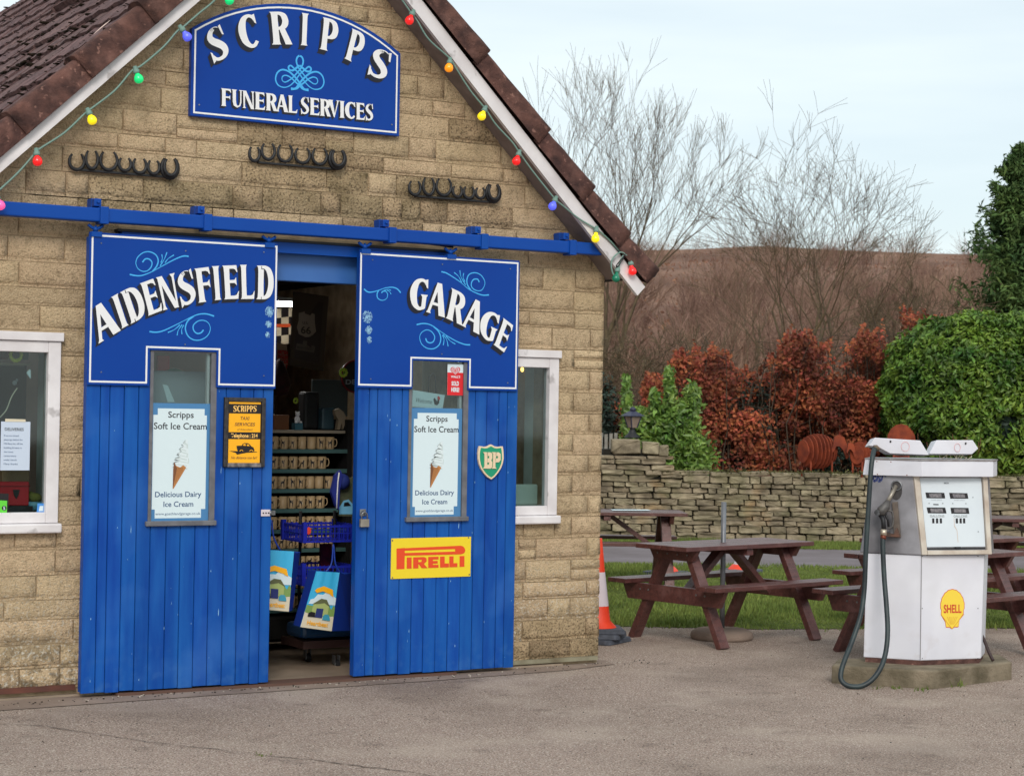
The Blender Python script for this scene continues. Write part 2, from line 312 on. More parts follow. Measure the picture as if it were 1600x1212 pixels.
# yard slab, apron, turf, lane, far verge
yard = [cw(-40, 2), cw(40, 2), cw(40, 22), cw(12, 16.55), cw(3.9, 15.92), cw(2.0, 15.55), cw(1.2, 15.6), cw(-6, 15.6), cw(-40, 20)]
sheet('yard', yard, GZ, M['concrete'])
sheet('apron', [(-6, .5), (-6, -.30), (-1, -.27), (.6, -.21), (2.2, -.2), (3.3, -.13), (3.78, .0), (3.82, .2)], GZ+.004, M['apron'])
sheet('turf', [cw(-2, 15.55), cw(1.2, 15.6), cw(2.0, 15.55), cw(3.9, 15.92), cw(12, 16.55), cw(14, 22), cw(-2, 22)], GZ+.004, M['turf'])
sheet('lane', [cw(-20, 21.9), cw(30, 21.9), cw(30, 24.95), cw(-20, 24.95)], GZ+.008, M['tarmac'])
sheet('verge_turf', [cw(-20, 24.9), cw(30, 24.9), cw(30, 26.5), cw(-20, 26.5)], GZ+.012, M['turf'])
def grass(name, X0, X1, Z0, Z1, n, h, seed, edge=None):
    r = np.random.RandomState(seed); X = r.uniform(X0, X1, n); Z = r.uniform(Z0, Z1, n)
    if edge is not None:
        k = Z > np.array([edge(x) for x in X])+r.normal(0, .06, n); X, Z = X[k], Z[k]; n = len(X)
    bx = CAM[0]+RH.x*X+FH.x*Z; by = CAM[1]+RH.y*X+FH.y*Z
    a = r.uniform(0, 2*pi, n); hh = h*r.uniform(.5, 1.5, n)*(.75+.5*np.sin(X*1.7+Z)*np.sin(Z*2.3)); wd = .007*r.uniform(.7, 1.4, n); ln = r.normal(0, .4, n)*hh; a2 = r.uniform(0, 2*pi, n)
    P = np.zeros((n, 3, 3)); P[:, 0] = np.stack([bx-np.cos(a)*wd, by-np.sin(a)*wd, np.full(n, GZ)], 1); P[:, 1] = np.stack([bx+np.cos(a)*wd, by+np.sin(a)*wd, np.full(n, GZ)], 1)
    P[:, 2] = np.stack([bx+ln*np.cos(a2), by+ln*np.sin(a2), GZ+hh], 1)
    return tag(big_mesh(name, P.reshape(-1, 3), np.arange(n*3).reshape(n, 3), M['blade']), 'short green grass between the picnic tables and the lane', 'grass', kind='stuff')
def tedge(x): return 15.6 if x < 2 else 15.55+(x-2)*.19 if x < 3.9 else 15.92+(x-3.9)*.078
grass('grass', .3, 9, 15.4, 22.1, 90000, .045, 1, tedge)
g2 = grass('verge_grass', .8, 9.5, 24.85, 26.3, 26000, .06, 2); g2['label'] = 'rough grass strip at the foot of the dry stone wall'
# cracks and slab joints in the yard: thin dirt-filled grooves
def crack(pts, w0, seed, colour='dirt'):
    w0 *= .62
    r = random.Random(seed); P = [Vector(G(*p, GZ)+(0,)) for p in pts]; mb = MB(); line = []
    for a, b in zip(P[:-1], P[1:]):
        n = max(2, int((b-a).length/.04))
        line += [a.lerp(b, k/n)+Vector((r.gauss(0, .006), r.gauss(0, .006), 0)) for k in range(n)]
    line.append(P[-1]); v = []
    for i, p in enumerate(line):
        d = (line[min(i+1, len(line)-1)]-line[max(0, i-1)]).normalized(); s = Vector((-d.y, d.x, 0)); ww = w0*r.uniform(.1, 1.0)*min(1, (i+.2)/6, (len(line)-i)/6)
        v += [p+s*ww, p-s*ww]
    mb.add([(q.x, q.y, GZ+.0045) for q in v], [(2*i, 2*i+1, 2*i+3, 2*i+2) for i in range(len(line)-1)])
    return tag(mb.build('yard_crack', M[colour]), kind='structure')
crack([(-30, 1129), (60, 1134), (150, 1147), (230, 1159), (330, 1170), (385, 1177)], .009, 1)
crack([(380, 1176), (420, 1181), (490, 1187), (540, 1194), (640, 1206), (700, 1216)], .013, 2)
crack([(-20, 1203), (90, 1205), (200, 1200), (260, 1202)], .006, 3)
crack([(1040, 1110), (1110, 1117), (1180, 1127)], .005, 4); crack([(1190, 1131), (1260, 1135), (1330, 1142), (1400, 1148)], .007, 5)
# debris
r = np.random.RandomState(5); mb = MB()
for _ in range(700):
    px, py = r.uniform(-20, 1620), 1016+196*r.beta(1.0, 1.6)
    x, y = G(px, py, GZ)
    if y > -.05 and x < 4.2: continue
    s = r.uniform(.0015, .0055); mb.ell((x, y, GZ+s*.3), (s, s*r.uniform(.6, 1.2), s*.5), 5, 3, m=int(r.randint(3)))
for _ in range(230):
    x = r.uniform(-.6, 4.1); y = -.02-abs(r.normal(0, .06)) if x < 3 else r.uniform(-.08, .1); s = r.uniform(.002, .008); mb.ell((x, y, GZ+.006), (s, s*r.uniform(.6, 1.2), s*.5), 5, 3, m=int(r.randint(3)))
tag(mb.build('grit', [mat('pale_grit', (190, 180, 166)), mat('dark_grit', (60, 54, 50)), M['moss']]), 'loose grit and small stones on the concrete yard', 'grit', kind='stuff')

# ================================================================== GARAGE BUILDING
garage = thing('garage_building', 'stone gabled garage building with clay tiled roof and white barge boards', 'garage', (1.446, .25, GZ))
WY = .12                                     # face of the wall
XL, XR = -.83, 3.722
def up_l(x): return 3.634+.953*x             # upper edge of the left barge board
def up_r(x): return 6.447-.990*x
OPEN = [(.22, 2.52, -1, 2.745), (-.70, -.127, .95, 2.12), (2.77, 3.345, .95, 2.12)]
# packing behind the stones
core = MB()
def col(x0, x1, z0, z1): core.box(x0, x1, WY+.0055, WY+.30, z0, z1)
col(XL, -.70, -.1, 2.9); col(-.70, -.127, -.1, .95); col(-.70, -.127, 2.12, 2.9); col(-.127, .22, -.1, 2.9); col(.22, 2.52, 2.745, 2.9)
col(2.52, 2.77, -.1, 2.9); col(2.77, 3.345, -.1, .95); col(2.77, 3.345, 2.12, 2.9); col(3.345, XR-.01, -.1, 2.9)
core.prism([(XL, 2.9), (XR-.01, 2.9), (XR-.01, up_r(XR)-.05), (1.448, 4.97), (XL, up_l(XL)-.05 if up_l(XL) > 2.95 else 2.95)], WY+.0055, WY+.30)
core.box(XR-.30, XR-.01, WY+.30, 10.2, -.1, 2.75); core.box(XL, XL+.28, WY+.30, 10.2, -.1, 2.75); core.box(XL, XR-.01, 10.2, 10.45, -.1, 2.75)
core.build('mortar_wall', M['mortar'], garage)
zs = [.02, .145, .285, .43, .545, .69, .84, .985, 1.13, 1.27, 1.41, 1.55, 1.69, 1.835, 1.985, 2.13, 2.275, 2.38, 2.53, 2.68, 2.80, 2.925, 3.075, 3.225, 3.33, 3.48, 3.63, 3.735, 3.885, 4.03, 4.175, 4.28, 4.43, 4.58, 4.69, 4.84, 4.95]
def stone_mesh(nx, nz, seed):
    r = random.Random(seed); v = []; f = []
    us = [0, .012]+sorted([(i+r.uniform(-.3, .3))/nx for i in range(1, nx)])+[.988, 1]; k = len(us)
    lip = r.uniform(.07, .15); ws = [0, lip, lip+.07]+[lip+.07+(.94-lip-.07)*(j/(nz-1.0)) for j in range(1, nz-1)]+[.965, 1]; nw = len(ws)
    bulge = r.uniform(.004, .010); top = r.uniform(.15, .9); strong = r.random() < .75
    jag = [r.uniform(-.035, .05)*(1 if strong else .4) for _ in us]
    for j, t in enumerate(ws):
        for i, u_ in enumerate(us):
            y = -bulge*(1+(top-1)*(t-lip)/(1-lip))-r.uniform(-.001, .0014)-.003*mnoise.noise(Vector((u_*4, t*3, seed)))
            tt = t
            if j == 0: y = 0
            elif j == 1: y = -.0008; tt = t+jag[i]
            elif j == 2: tt = t+jag[i]*(1.1)
            elif j >= nw-2: y = y*.35 if j == nw-2 else -.0005
            if i in (0, k-1): y *= .25
            v.append((u_, y, min(.99, max(.0, tt))))
    f = [(j*k+i, j*k+i+1, (j+1)*k+i+1, (j+1)*k+i) for j in range(nw-1) for i in range(k-1)]; sm = [2 <= j < nw-2 for j in range(nw-1) for i in range(k-1)]; ns = len(f)
    ring = [i for i in range(k)]+[j*k+k-1 for j in range(1, nw)]+[(nw-1)*k+i for i in range(k-2, -1, -1)]+[j*k for j in range(nw-2, 0, -1)]
    b = len(v); v += [(v[q][0], .03, v[q][2]) for q in ring]; n = len(ring)
    f += [(ring[(q+1) % n], ring[q], b+q, b+(q+1) % n) for q in range(n)]
    me = bpy.data.meshes.new('stone'); me.from_pydata(v, [], f); me.materials.append(M['stone'])
    me.polygons.foreach_set('use_smooth', sm+[False]*n); me.update(); return me
LONG = [stone_mesh(6, 4, i) for i in range(12)]; MID = [stone_mesh(4, 3, 50+i) for i in range(8)]; THIN = [stone_mesh(5, 3, 90+i) for i in range(5)]
stn = F(480, 290, WY); s2 = F(455, 235, WY); s3 = F(620, 330, WY); s4 = F(190, 305, WY); s5 = F(700, 320, WY)
stain_mix(M['stone'], [(s2[0], s2[1], .30, .10), (stn[0]-.02, stn[1], .42, .20), (s3[0], s3[1], .4, .12), (s4[0], s4[1], .4, .12), (s5[0], s5[1], .34, .12), (3.45, .12, .5, .22), (-.3, .28, .3, .12), (3.3, 3.3, .3, .2)], (96, 84, 62), .5, 14)
stain_mix(M['mortar'], [(s2[0], s2[1], .30, .10)], (84, 74, 54), .2)
speckle(M['stone'], (232, 226, 212), 60, .54, .64, .8, region=(.0, .85)); speckle(M['stone'], (60, 52, 38), 24, .48, .62, .75, region=(-.05, .45))
rs = random.Random(11)
DARKST = [(stn[0], stn[1], .55, .30, .9), (s2[0], s2[1], .35, .12, .8), (s3[0], s3[1], .55, .16, .7), (s4[0]+.1, s4[1]-.02, .5, .13, .7), (s5[0], s5[1], .45, .14, .8), (3.5, .1, .5, .2, .7), (3.0, 3.5, .4, .12, .3)]
def place_stone(x0, x1, z0, z1):
    j = .0024; wd, h = x1-x0, z1-z0
    me = rs.choice(THIN if h < .085 else LONG if wd/h > 1.7 else MID)
    o = inst(me, 'stone', garage, (x0+j, WY+rs.uniform(-.002, .003), z0+j), (wd-2*j, 1, h-2*j))
    cx, cz = (x0+x1)/2, (z0+z1)/2
    for (a, b, ra, rb_, pr) in DARKST:
        if ((cx-a)/ra)**2+((cz-b)/rb_)**2 < rs.uniform(.5, 1.15) and rs.random() < pr: o.material_slots[0].link = 'OBJECT'; o.material_slots[0].material = M['stone_dark' if rs.random() < .6 else 'stone_mid']; break
for ci, (z0, z1) in enumerate(zip(zs[:-1], zs[1:])):
    xa, xb = XL, XR
    if z0 > 2.7: xa = max(XL, (z0+.05-3.634)/.953); xb = min(XR, (6.447-z0-.05)/.990)
    if xb-xa < .12: continue
    segs = [(xa, xb)]
    for (a, b, lo, hi) in OPEN:
        if z1 <= lo+.03 or z0 >= hi-.03: continue
        if z0 < lo-.06: place_stone(a, (a+b)/2+.04, z0, lo-.008); place_stone((a+b)/2+.04, b, z0, lo-.008)
        ns_ = []
        for s, e in segs:
            if b <= s or a >= e: ns_.append((s, e)); continue
            if a-s > .03: ns_.append((s, a))
            if e-b > .03: ns_.append((b, e))
        segs = ns_
    for s, e in segs:
        x = s
        while x < e-.001:
            L_ = rs.choice([.14, .2, .24, .3, .34, .4, .45, .5, .58]); 
            if abs(e-XR) < .01 and e-x < .65 and e-x > .3: L_ = (e-x)-(.11 if ci % 2 else .24) if e-x-.11 > .12 else e-x
            if e-(x+L_) < .1: L_ = e-x
            if L_ > .75: L_ *= .5
            if z1-z0 > .14 and L_ < .42 and rs.random() < .1:
                zm = z0+(z1-z0)*rs.uniform(.45, .55); place_stone(x, x+L_, z0, zm); place_stone(x, x+L_, zm, z1)
            else: place_stone(x, x+L_, z0, z1)
            x += L_
# return wall stones on the right-hand side of the building (seen only from the side)
for ci, (z0, z1) in enumerate(zip(zs[:19], zs[1:20])):
    inst(LONG[ci % 9], 'stone', garage, (XR-.03, WY+.004, z0+.0035), (.33 if ci % 2 else .2, 1, z1-z0-.007), (0, 0, radians(90)))
mb = MB()      # left-hand side wall, out of the picture
for z0, z1 in zip(zs[:20], zs[1:21]):
    y = WY+.02
    while y < 10.1:
        L_ = rs.choice([.24, .34, .45, .58]); me = rs.choice(LONG)
        mb.add([(XL+v.co.y-.002, y+(1-v.co.x)*(L_-.005), z0+.002+v.co.z*(z1-z0-.005)) for v in me.vertices], [tuple(q.vertices) for q in me.polygons]); y += L_
mb.build('side_wall_stones', M['stone'], garage, kind='stuff')
# door opening lintel and threshold
b = MB(); b.box(.22, 2.52, WY+.03, WY+.10, 2.50, 2.742); b.build('shutter_box', M['blue_dark'], garage, bevel=.006)
q0, q1 = F(187, 366, .1), F(700, 400, .1)
b = MB(); b.box(q0[0], q1[0], .055, WY-.001, q0[1]-.055, q0[1]+.012); b.build('lintel_trim', M['blue'], garage)
b = MB(); b.box(q0[0]-.03, q1[0]+.02, .04, WY-.002, q0[1]+.013, q0[1]+.028); b.build('flashing_strip', M['black'], garage)
# base strips under the wall
b = MB(); b.box(-.85, -.004, WY-.035, WY+.02, .012, .042); b.build('base_strip', mat('rusty_strip', (104, 58, 44), (80, 46, 38), rough=.7), garage)
b = MB(); b.box(2.97, 3.70, WY-.03, WY+.02, -.004, .022); b.build('base_strip', mat('weathered_strip', (150, 146, 124), (110, 100, 80), rough=.8), garage)
# windows
def window(x0, x1, right_hidden=False):
    wf = MB()
    wf.box(x0, x0+.075, WY-.03, WY+.05, 1.0, 2.065); wf.box(x1-.075, x1, WY-.03, WY+.05, 1.0, 2.065)
    wf.box(x0+.075, x1-.075, WY-.028, WY+.05, 2.0, 2.065); wf.box(x0+.075, x1-.075, WY-.028, WY+.05, 1.0, 1.062)
    wf.box(x0-.012, x1+.012, WY-.045, WY+.05, 2.067, 2.118)
    o = wf.build('window', M['white'], garage, bevel=.004)
    s = MB(); s.box(x0-.015, x1+.015, WY-.065, WY+.05, .942, .998); s.build('sill', M['white'], o, bevel=.01)
    g = MB(); g.box(x0+.07, x1-.07, WY+.012, WY+.018, 1.055, 2.005); g.build('glass_pane', M['glass'], o)
    rv = MB(); rv.box(x0-.03, x0-.001, WY+.05, WY+.42, .93, 2.13); rv.box(x1+.001, x1+.03, WY+.05, WY+.42, .93, 2.13); rv.box(x0, x1, WY+.3, WY+.42, .90, 1.05); rv.box(x0, x1, WY+.052, WY+.3, 1.0, 1.058)
    rv.build('window_reveal', mat('reveal_paint', (186, 196, 192), (166, 176, 172), rough=.7), o)
    wm = MB()                                    # wired safety glass: fine square mesh inside the pane
    return o
window(-.70, -.127); window(2.77, 3.345)
# rainwater goods at the right eave
b = MB()
b.box(3.66, 3.74, -.07, WY, 2.735, 2.775); b.build('eave_block', M['white'], garage, bevel=.01)
b = MB(); b.box(3.74, 3.80, WY+.02, WY+.4, 2.66, 2.73); b.build('eave_bracket', M['black'], garage)
gx, gz = F(1017, 425, -.05)
b = MB(); b.tube([(gx-.02, -.09, gz), (gx-.02, 10.0, gz)], .045, 10); b.build('gutter', mat('black_gutter', (22, 22, 24), rough=.25), garage)

# ---- roof
tl = 43.62; tr_ = 44.71
dl = Vector((cos(radians(tl)), 0, sin(radians(tl)))); nl = Vector((-dl.z, 0, dl.x))
dr = Vector((-cos(radians(tr_)), 0, sin(radians(tr_)))); nr = Vector((dr.z, 0, -dr.x)); nr = -nr if nr.z < 0 else nr
apex = Vector((1.448, 0, 5.014))
def slab(name, d, n, length, t0, t1, y0, y1, m, s0=0, kind=None):   # along rake from apex downwards
    a = apex-d*length; b_ = apex-d*s0
    v = []
    for y in (y0, y1): v += [a+n*t0+Vector((0, y, 0)), b_+n*t0+Vector((0, y, 0)), b_+n*t1+Vector((0, y, 0)), a+n*t1+Vector((0, y, 0))]
    o = MB().add(v, [(0, 1, 2, 3), (7, 6, 5, 4), (0, 4, 5, 1), (1, 5, 6, 2), (2, 6, 7, 3), (3, 7, 4, 0)]).build(name, m, garage); return o
LL = 3.55; LR = 3.43
slab('roof_deck', dl, nl, LL-.03, .0, .028, -.05, 10.4, M['moss']); slab('roof_deck', dl, nl, 0, .0, .028, 3.4, 12.3, M['moss'], s0=-2.05); core.v
MB().box(apex.x+dl.x*1.98, apex.x+dl.x*2.02, 3.45, 12.2, apex.z-1.6, apex.z+dl.z*1.98).build('ridge_upstand', M['moss'], garage); slab('roof_deck', dr, nr, LR-.08, .0, .028, -.05, 10.4, M['moss'])
o = slab('barge_board', dl, nl, LL, -.062, 0, -.1, -.07, M['white']); o = slab('barge_board', dr, nr, LR+.04, -.088, 0, -.1, -.07, M['white'])
speckle(M['white'], (120, 112, 110), 7, .66, .72, .5)
M['soffit'] = mat('soffit_board', (134, 120, 116), (112, 100, 96), rough=.8)
slab('soffit', dr, nr, LR-.12, -.088, -.07, -.069, WY+.02, M['soffit']); slab('soffit', dl, nl, LL-.05, -.062, -.045, -.069, WY+.02, M['soffit'])
def tile_mesh(L_, W_, T, seed, m):
    r = random.Random(seed); v = []
    nu, nv_ = 4, 4
    for i in range(nu+1):
        for j in range(nv_+1):
            s, y = i/nu*L_, j/nv_*W_
            top = T+.004*(1-i/nu)+r.uniform(-.003, .003)-(.006 if j in (0, nv_) else 0)+(.006*cos(j*pi))
            ed = r.uniform(-.012, .012) if i == 0 else 0
            v.append((s+ed, y+(r.uniform(0, .008) if j == 0 else 0), top))
    k = nv_+1; f = [(i*k+j, (i+1)*k+j, (i+1)*k+j+1, i*k+j+1) for i in range(nu) for j in range(nv_)]; n0 = len(f)
    b = len(v); v += [(v[j][0], v[j][1], -.005) for j in range(k)]; f += [(j, j+1, b+j+1, b+j) for j in range(nv_)]
    c = len(v); v += [(v[i*k][0], v[i*k][1], -.005) for i in range(nu+1)]; f += [(i*k, c+i, c+i+1, (i+1)*k) for i in range(nu)]
    c = len(v); v += [(v[i*k+nv_][0], v[i*k+nv_][1], -.005) for i in range(nu+1)]; f += [(i*k+nv_, (i+1)*k+nv_, c+i+1, c+i) for i in range(nu)]
    me = bpy.data.meshes.new('roof_tile'); me.from_pydata(v, [], f); me.materials.append(m); me.update(); return me
TG, TW = .345, .64
TM = [tile_mesh(TG+.05, TW-.014, .020, i, M['tile']) for i in range(7)]
rt = random.Random(4)
def basis(d, n, flip=False): 
    y = Vector((0, 1, 0)); return Matrix(((d.x, y.x, n.x), (d.y, y.y, n.y), (d.z, y.z, n.z)))
Bl = basis(dl, nl); mossL = MB()
tilt = Matrix.Rotation(radians(3.2), 3, 'Y')
for i in range(16):
    s = LL-.02-i*TG                 # distance below the apex of the tail
    for j in range(19):
        y = .19+j*TW+rt.uniform(-.004, .004)
        if s < .1 and y < 3.4: continue
        p = apex-dl*(s+rt.uniform(-.012, .012))+nl*.045+Vector((0, y, 0))
        o = inst(rt.choice(TM), 'roof_tile', garage, p); R3 = Bl @ tilt @ Matrix.Rotation(rt.gauss(0, .006), 3, 'Z') @ Matrix.Rotation(rt.gauss(0, .008), 3, 'X')
        o.rotation_euler = R3.to_euler()
        for _ in range(13 if j < 9 else 4):           # moss at tail and side joints
            side = rt.random() < .55
            q = p+(dl*rt.uniform(0, TG)+Vector((0, rt.gauss(0, .006), 0))+nl*.02 if side else dl*rt.gauss(-.006, .008)+Vector((0, rt.uniform(0, TW), 0))+nl*rt.uniform(.0, .022))
            sz = rt.uniform(.003, .009)*(2.6 if rt.random() < .14 else 1)
            mossL.ell(q, (sz*(2.6 if side else 1.0), sz*(1.0 if side else 3.6), sz*.6), 5, 3)
mossL.build('moss', M['moss'], garage, kind='stuff')
Br = basis(dr, nr); mb = MB()       # hidden right-hand slope: one mesh
for i in range(10):
    for j in range(8):
        p = apex-dr*(LR-.05-i*TG)+nr*.04+Vector((0, .19+j*TW, 0)); R3 = Br @ tilt; me = TM[(i*5+j) % 7]
        mb.add([R3 @ v.co+p for v in me.vertices], [tuple(q.vertices) for q in me.polygons])
mb.build('roof_tiles', M['tile'], garage, kind='stuff')
def verge_mesh(L_, seed, sg=1):
    r = random.Random(seed); v = []; f = []; n = 7
    prof = [(.0, .0), (-.002, .06), (.0, .115), (.012, .138), (.05, .148), (.14, .145), (.20, .125), (.21, .05)]   # (y, height)
    k = len(prof)
    for i in range(n):
        s = L_*i/(n-1); lift = .030*(1-i/(n-1))
        for (y, h) in prof: v.append((s+(r.uniform(-.004, .004) if i else 0), y+r.uniform(-.0025, .0025)-.016*(1-i/(n-1))*(1 if y < .03 else 0), h+lift*(1 if h > .03 else .2)+(r.uniform(-.003, .003) if h > .03 else 0)))
    f = [(i*k+j, (i+1)*k+j, (i+1)*k+j+1, i*k+j+1) for i in range(n-1) for j in range(k-1)]; m0 = len(f)
    f.append(tuple(range(k)))
    v = [(a*sg, b_, c) for a, b_, c in v]
    me = bpy.data.meshes.new('verge_tile'); me.from_pydata(v, [], f); me.materials.append(M['verge']); me.polygons.foreach_set('use_smooth', [True]*m0+[False]); me.update(); return me
VMh = [verge_mesh(.56, i) for i in range(4)]; VMr = [verge_mesh(.56, i, -1) for i in range(4)]
# joints of the left verge as in the photograph
js = [F(*p, -.12) for p in ((38, 215), (144, 122), (240, 39))]
sx = [(apex.x-a)/dl.x for a, _ in js]; VG = (sx[0]-sx[2])/2
k0 = sx[1]-VG*int(sx[1]/VG)
sJ = [k0+VG*k for k in range(-1, 9) if k0+VG*k < LL+.2]
for s in sJ:
    if s < .1: continue
    o = inst(rt.choice(VMh), 'verge_tile', garage, apex-dl*min(s, LL)+nl*.002+Vector((0, -.128, 0)), ((VG+.03)/.56, 1, 1)); o.rotation_euler = Bl.to_euler()
jr = [F(*p, -.12) for p in ((742, 100), (838, 195), (908, 292), (964, 386))]
sr = sorted([(a-apex.x)/-dr.x for a, _ in jr]); VGr = (sr[-1]-sr[0])/3
ss = [sr[0]-2*VGr, sr[0]-VGr]+sr+[LR+.02]
for i, s in enumerate(ss):
    if s < .15: continue
    L_ = s-(ss[i-1] if i else 0)+.03
    o = inst(VMr[i % 4], 'verge_tile', garage, apex-dr*s+nr*.002+Vector((0, -.128, 0)), (min(L_, 1)/.56, 1, .92)); o.rotation_euler = Matrix(((-dr.x, 0, nr.x), (0, 1, 0), (-dr.z, 0, nr.z))).to_euler()
# pale lichen patch on the left verge
px_, pz_ = F(176, 45, -.1)
lp = MB(); rr = random.Random(2); cpt = Vector((px_, 0, pz_))
pts = [(cos(a)*.05*(.7+.5*rr.random())*1.3, sin(a)*.035*(.7+.5*rr.random())) for a in [2*pi*i/14 for i in range(14)]]
hgt = (cpt-apex).dot(nl); sdn = (cpt-apex).dot(dl)
lp.add([apex+dl*(sdn+a*1.0)+nl*(.178)+Vector((0, .02+b*.9, 0)) for a, b in pts]+[apex+dl*sdn+nl*.181+Vector((0, .02, 0))], [(i, (i+1) % 14, 14) for i in range(14)])
lp.build('lichen_patch', mat('pale_lichen', (214, 186, 174)), garage)

# ---- sliding door rail with brackets
za = F(0, 311, -.05)[1]; zb = F(0, 334, -.05)[1]; za2 = F(900, 380, -.05)[1]; zb2 = F(900, 398, -.05)[1]
zt, zbm = (za+za2)/2, (zb+zb2)/2
b = MB(); b.box(-.95, 3.735, -.055, .03, zbm, zt); rail = b.build('door_rail', M['blue'], garage, bevel=.008)
for px in (163, 325, 614, 758, 896):
    x = F(px, 350, -.06)[0]; b = MB()
    b.box(x-.026, x+.026, -.068, .03, zbm-.012, zt+.008); b.box(x-.052, x-.004, .03, WY-.01, zt-.02, zt+.062); b.box(x-.050, x-.006, -.02, .03, zt+.012, zt+.058)
    b.tube([(x-.028, -.02, zt+.036), (x-.028, -.034, zt+.036)], .009, 6)
    b.build('rail_bracket', M['blue'], rail, bevel=.004)

# ================================================================== GLYPHS (flared sign-writer's capitals, unit boxes)
def bnd(o, i, sm=True):
    if sm: o, i = cr(o, 4), cr(i, 4)
    return [[o[k], o[k+1], i[k+1], i[k]] for k in range(len(o)-1)]
def rib(pts, asp=.5, n=4):
    c = cr(pts, n); o = []; i = []
    for k, (x, y, h) in enumerate(c):
        a, b_ = c[max(0, k-1)], c[min(len(c)-1, k+1)]; tx, ty = (b_[0]-a[0])*asp, b_[1]-a[1]; l = math.hypot(tx, ty) or 1
        o.append((x-ty/l*h/asp, y+tx/l*h)); i.append((x+ty/l*h/asp, y-tx/l*h))
    return [[o[k], o[k+1], i[k+1], i[k]] for k in range(len(o)-1)]
def stem(x0, x1, fl=.05, fr=.05, z0=0, z1=1):
    d = z1-z0; return bnd([(x0-fl, z1), (x0, z1-.09*d), (x0+.012, .5*d+z0), (x0, z0+.09*d), (x0-fl, z0)], [(x1+fr, z1), (x1, z1-.09*d), (x1-.012, .5*d+z0), (x1, z0+.09*d), (x1+fr, z0)])
ARMS = {'t': [(.4, 1), (.95, 1), (1, .79), (.93, .80), (.86, .87), (.72, .9), (.4, .9)], 'm': [(.4, .565), (.76, .565), (.90, .64), (.92, .40), (.78, .475), (.4, .475)], 'b': [(.4, 0), (1, 0), (1.07, .24), (.99, .2), (.9, .12), (.74, .1), (.4, .1)]}
SS = [(.90, .80, .03), (.78, .91, .045), (.56, .952, .048), (.30, .885, .066), (.18, .74, .085), (.29, .61, .10), (.53, .505, .108), (.77, .38, .10), (.84, .23, .08), (.70, .10, .06), (.44, .05, .05), (.22, .08, .045), (.09, .19, .03)]
CC = [(.93, .80, .03), (.80, .915, .045), (.58, .952, .05), (.33, .87, .075), (.18, .67, .10), (.155, .45, .105), (.26, .2, .09), (.50, .06, .06), (.72, .065, .052), (.90, .19, .045)]
CT = [[(.80, .97), (.95, 1.0), (1.0, .70), (.90, .74)]]
GL = {
 'I': stem(.16, .84, .16, .16),
 'D': stem(.08, .42, .08, .0)+bnd([(.3, 1), (.55, .99), (.80, .91), (.96, .72), (1, .5), (.96, .28), (.80, .09), (.55, .01), (.3, 0)], [(.3, .91), (.44, .90), (.56, .83), (.65, .68), (.68, .5), (.65, .32), (.56, .17), (.44, .10), (.3, .09)]),
 'E': stem(.08, .46, .08, .0)+[ARMS['t'], ARMS['m'], ARMS['b']], 'F': stem(.08, .46, .08, .07)+[ARMS['t'], ARMS['m']], 'L': stem(.08, .46, .08, .07)+[ARMS['b']],
 'A': [[(.36, 1), (.60, 1), (1.0, 0), (.66, 0), (.40, .80)], [(.36, 1), (.47, .84), (.20, .06), (.25, 0), (0, 0), (.07, .08)], [(.24, .37), (.74, .37), (.76, .28), (.21, .28)]],
 'N': [[(.03, .95), (.20, .9), (.20, .1), (.28, 0), (0, 0), (.07, .1)], [(-.03, 1), (.30, 1), (1.0, -.02), (.72, -.02), (.12, .86)], [(.72, 1), (1.02, 1), (.94, .92), (.97, .0), (.86, .1), (.82, .9)]],
 'S': rib(SS)+[[(.80, .985), (.94, 1.02), (1.0, .70), (.90, .72)], [(0, .32), (.1, .27), (.18, .02), (.04, -.04)]],
 'C': rib(CC)+CT, 'G': rib(CC)+CT+[[(.60, .50), (1.04, .50), (.96, .42), (.95, .07), (.82, .02), (.70, .06), (.70, .42)]],
 'R': stem(.08, .42, .08, .06)+bnd([(.3, 1), (.6, .99), (.84, .92), (.95, .75), (.91, .59), (.74, .48), (.4, .45)], [(.3, .91), (.48, .9), (.58, .85), (.63, .74), (.6, .63), (.5, .55), (.4, .54)])+[[(.42, .50), (.72, .50), (1.04, 0), (.70, 0), (.64, .12)]],
 'P': stem(.08, .42, .08, .08)+bnd([(.3, 1), (.6, .99), (.86, .91), (1, .70), (.94, .50), (.74, .40), (.4, .37)], [(.3, .91), (.48, .9), (.60, .84), (.66, .70), (.62, .56), (.5, .47), (.4, .46)]),
 'U': bnd([(.0, 1), (.1, .92), (.1, .3), (.2, .08), (.5, -.02), (.8, .08), (.9, .3), (.9, .92), (1, 1)], [(.5, 1), (.4, .92), (.4, .35), (.45, .16), (.56, .09), (.7, .14), (.78, .33), (.78, .92), (.68, 1)], False),
 'V': [[(-.04, 1), (.42, 1), (.36, .93), (.58, .22), (.5, -.02)], [(.48, -.02), (.58, .22), (.80, .93), (.70, 1), (1.04, 1), (.92, .93), (.56, -.02)]]}
def quad_map(q, y, offx=0, offz=0):
    bl, br, tr, tlq = [F(a+offx, b+offz, y) for a, b in q]
    def f(u, v): return ((bl[0]*(1-u)+br[0]*u)*(1-v)+(tlq[0]*(1-u)+tr[0]*u)*v, (bl[1]*(1-u)+br[1]*u)*(1-v)+(tlq[1]*(1-u)+tr[1]*u)*v)
    return f
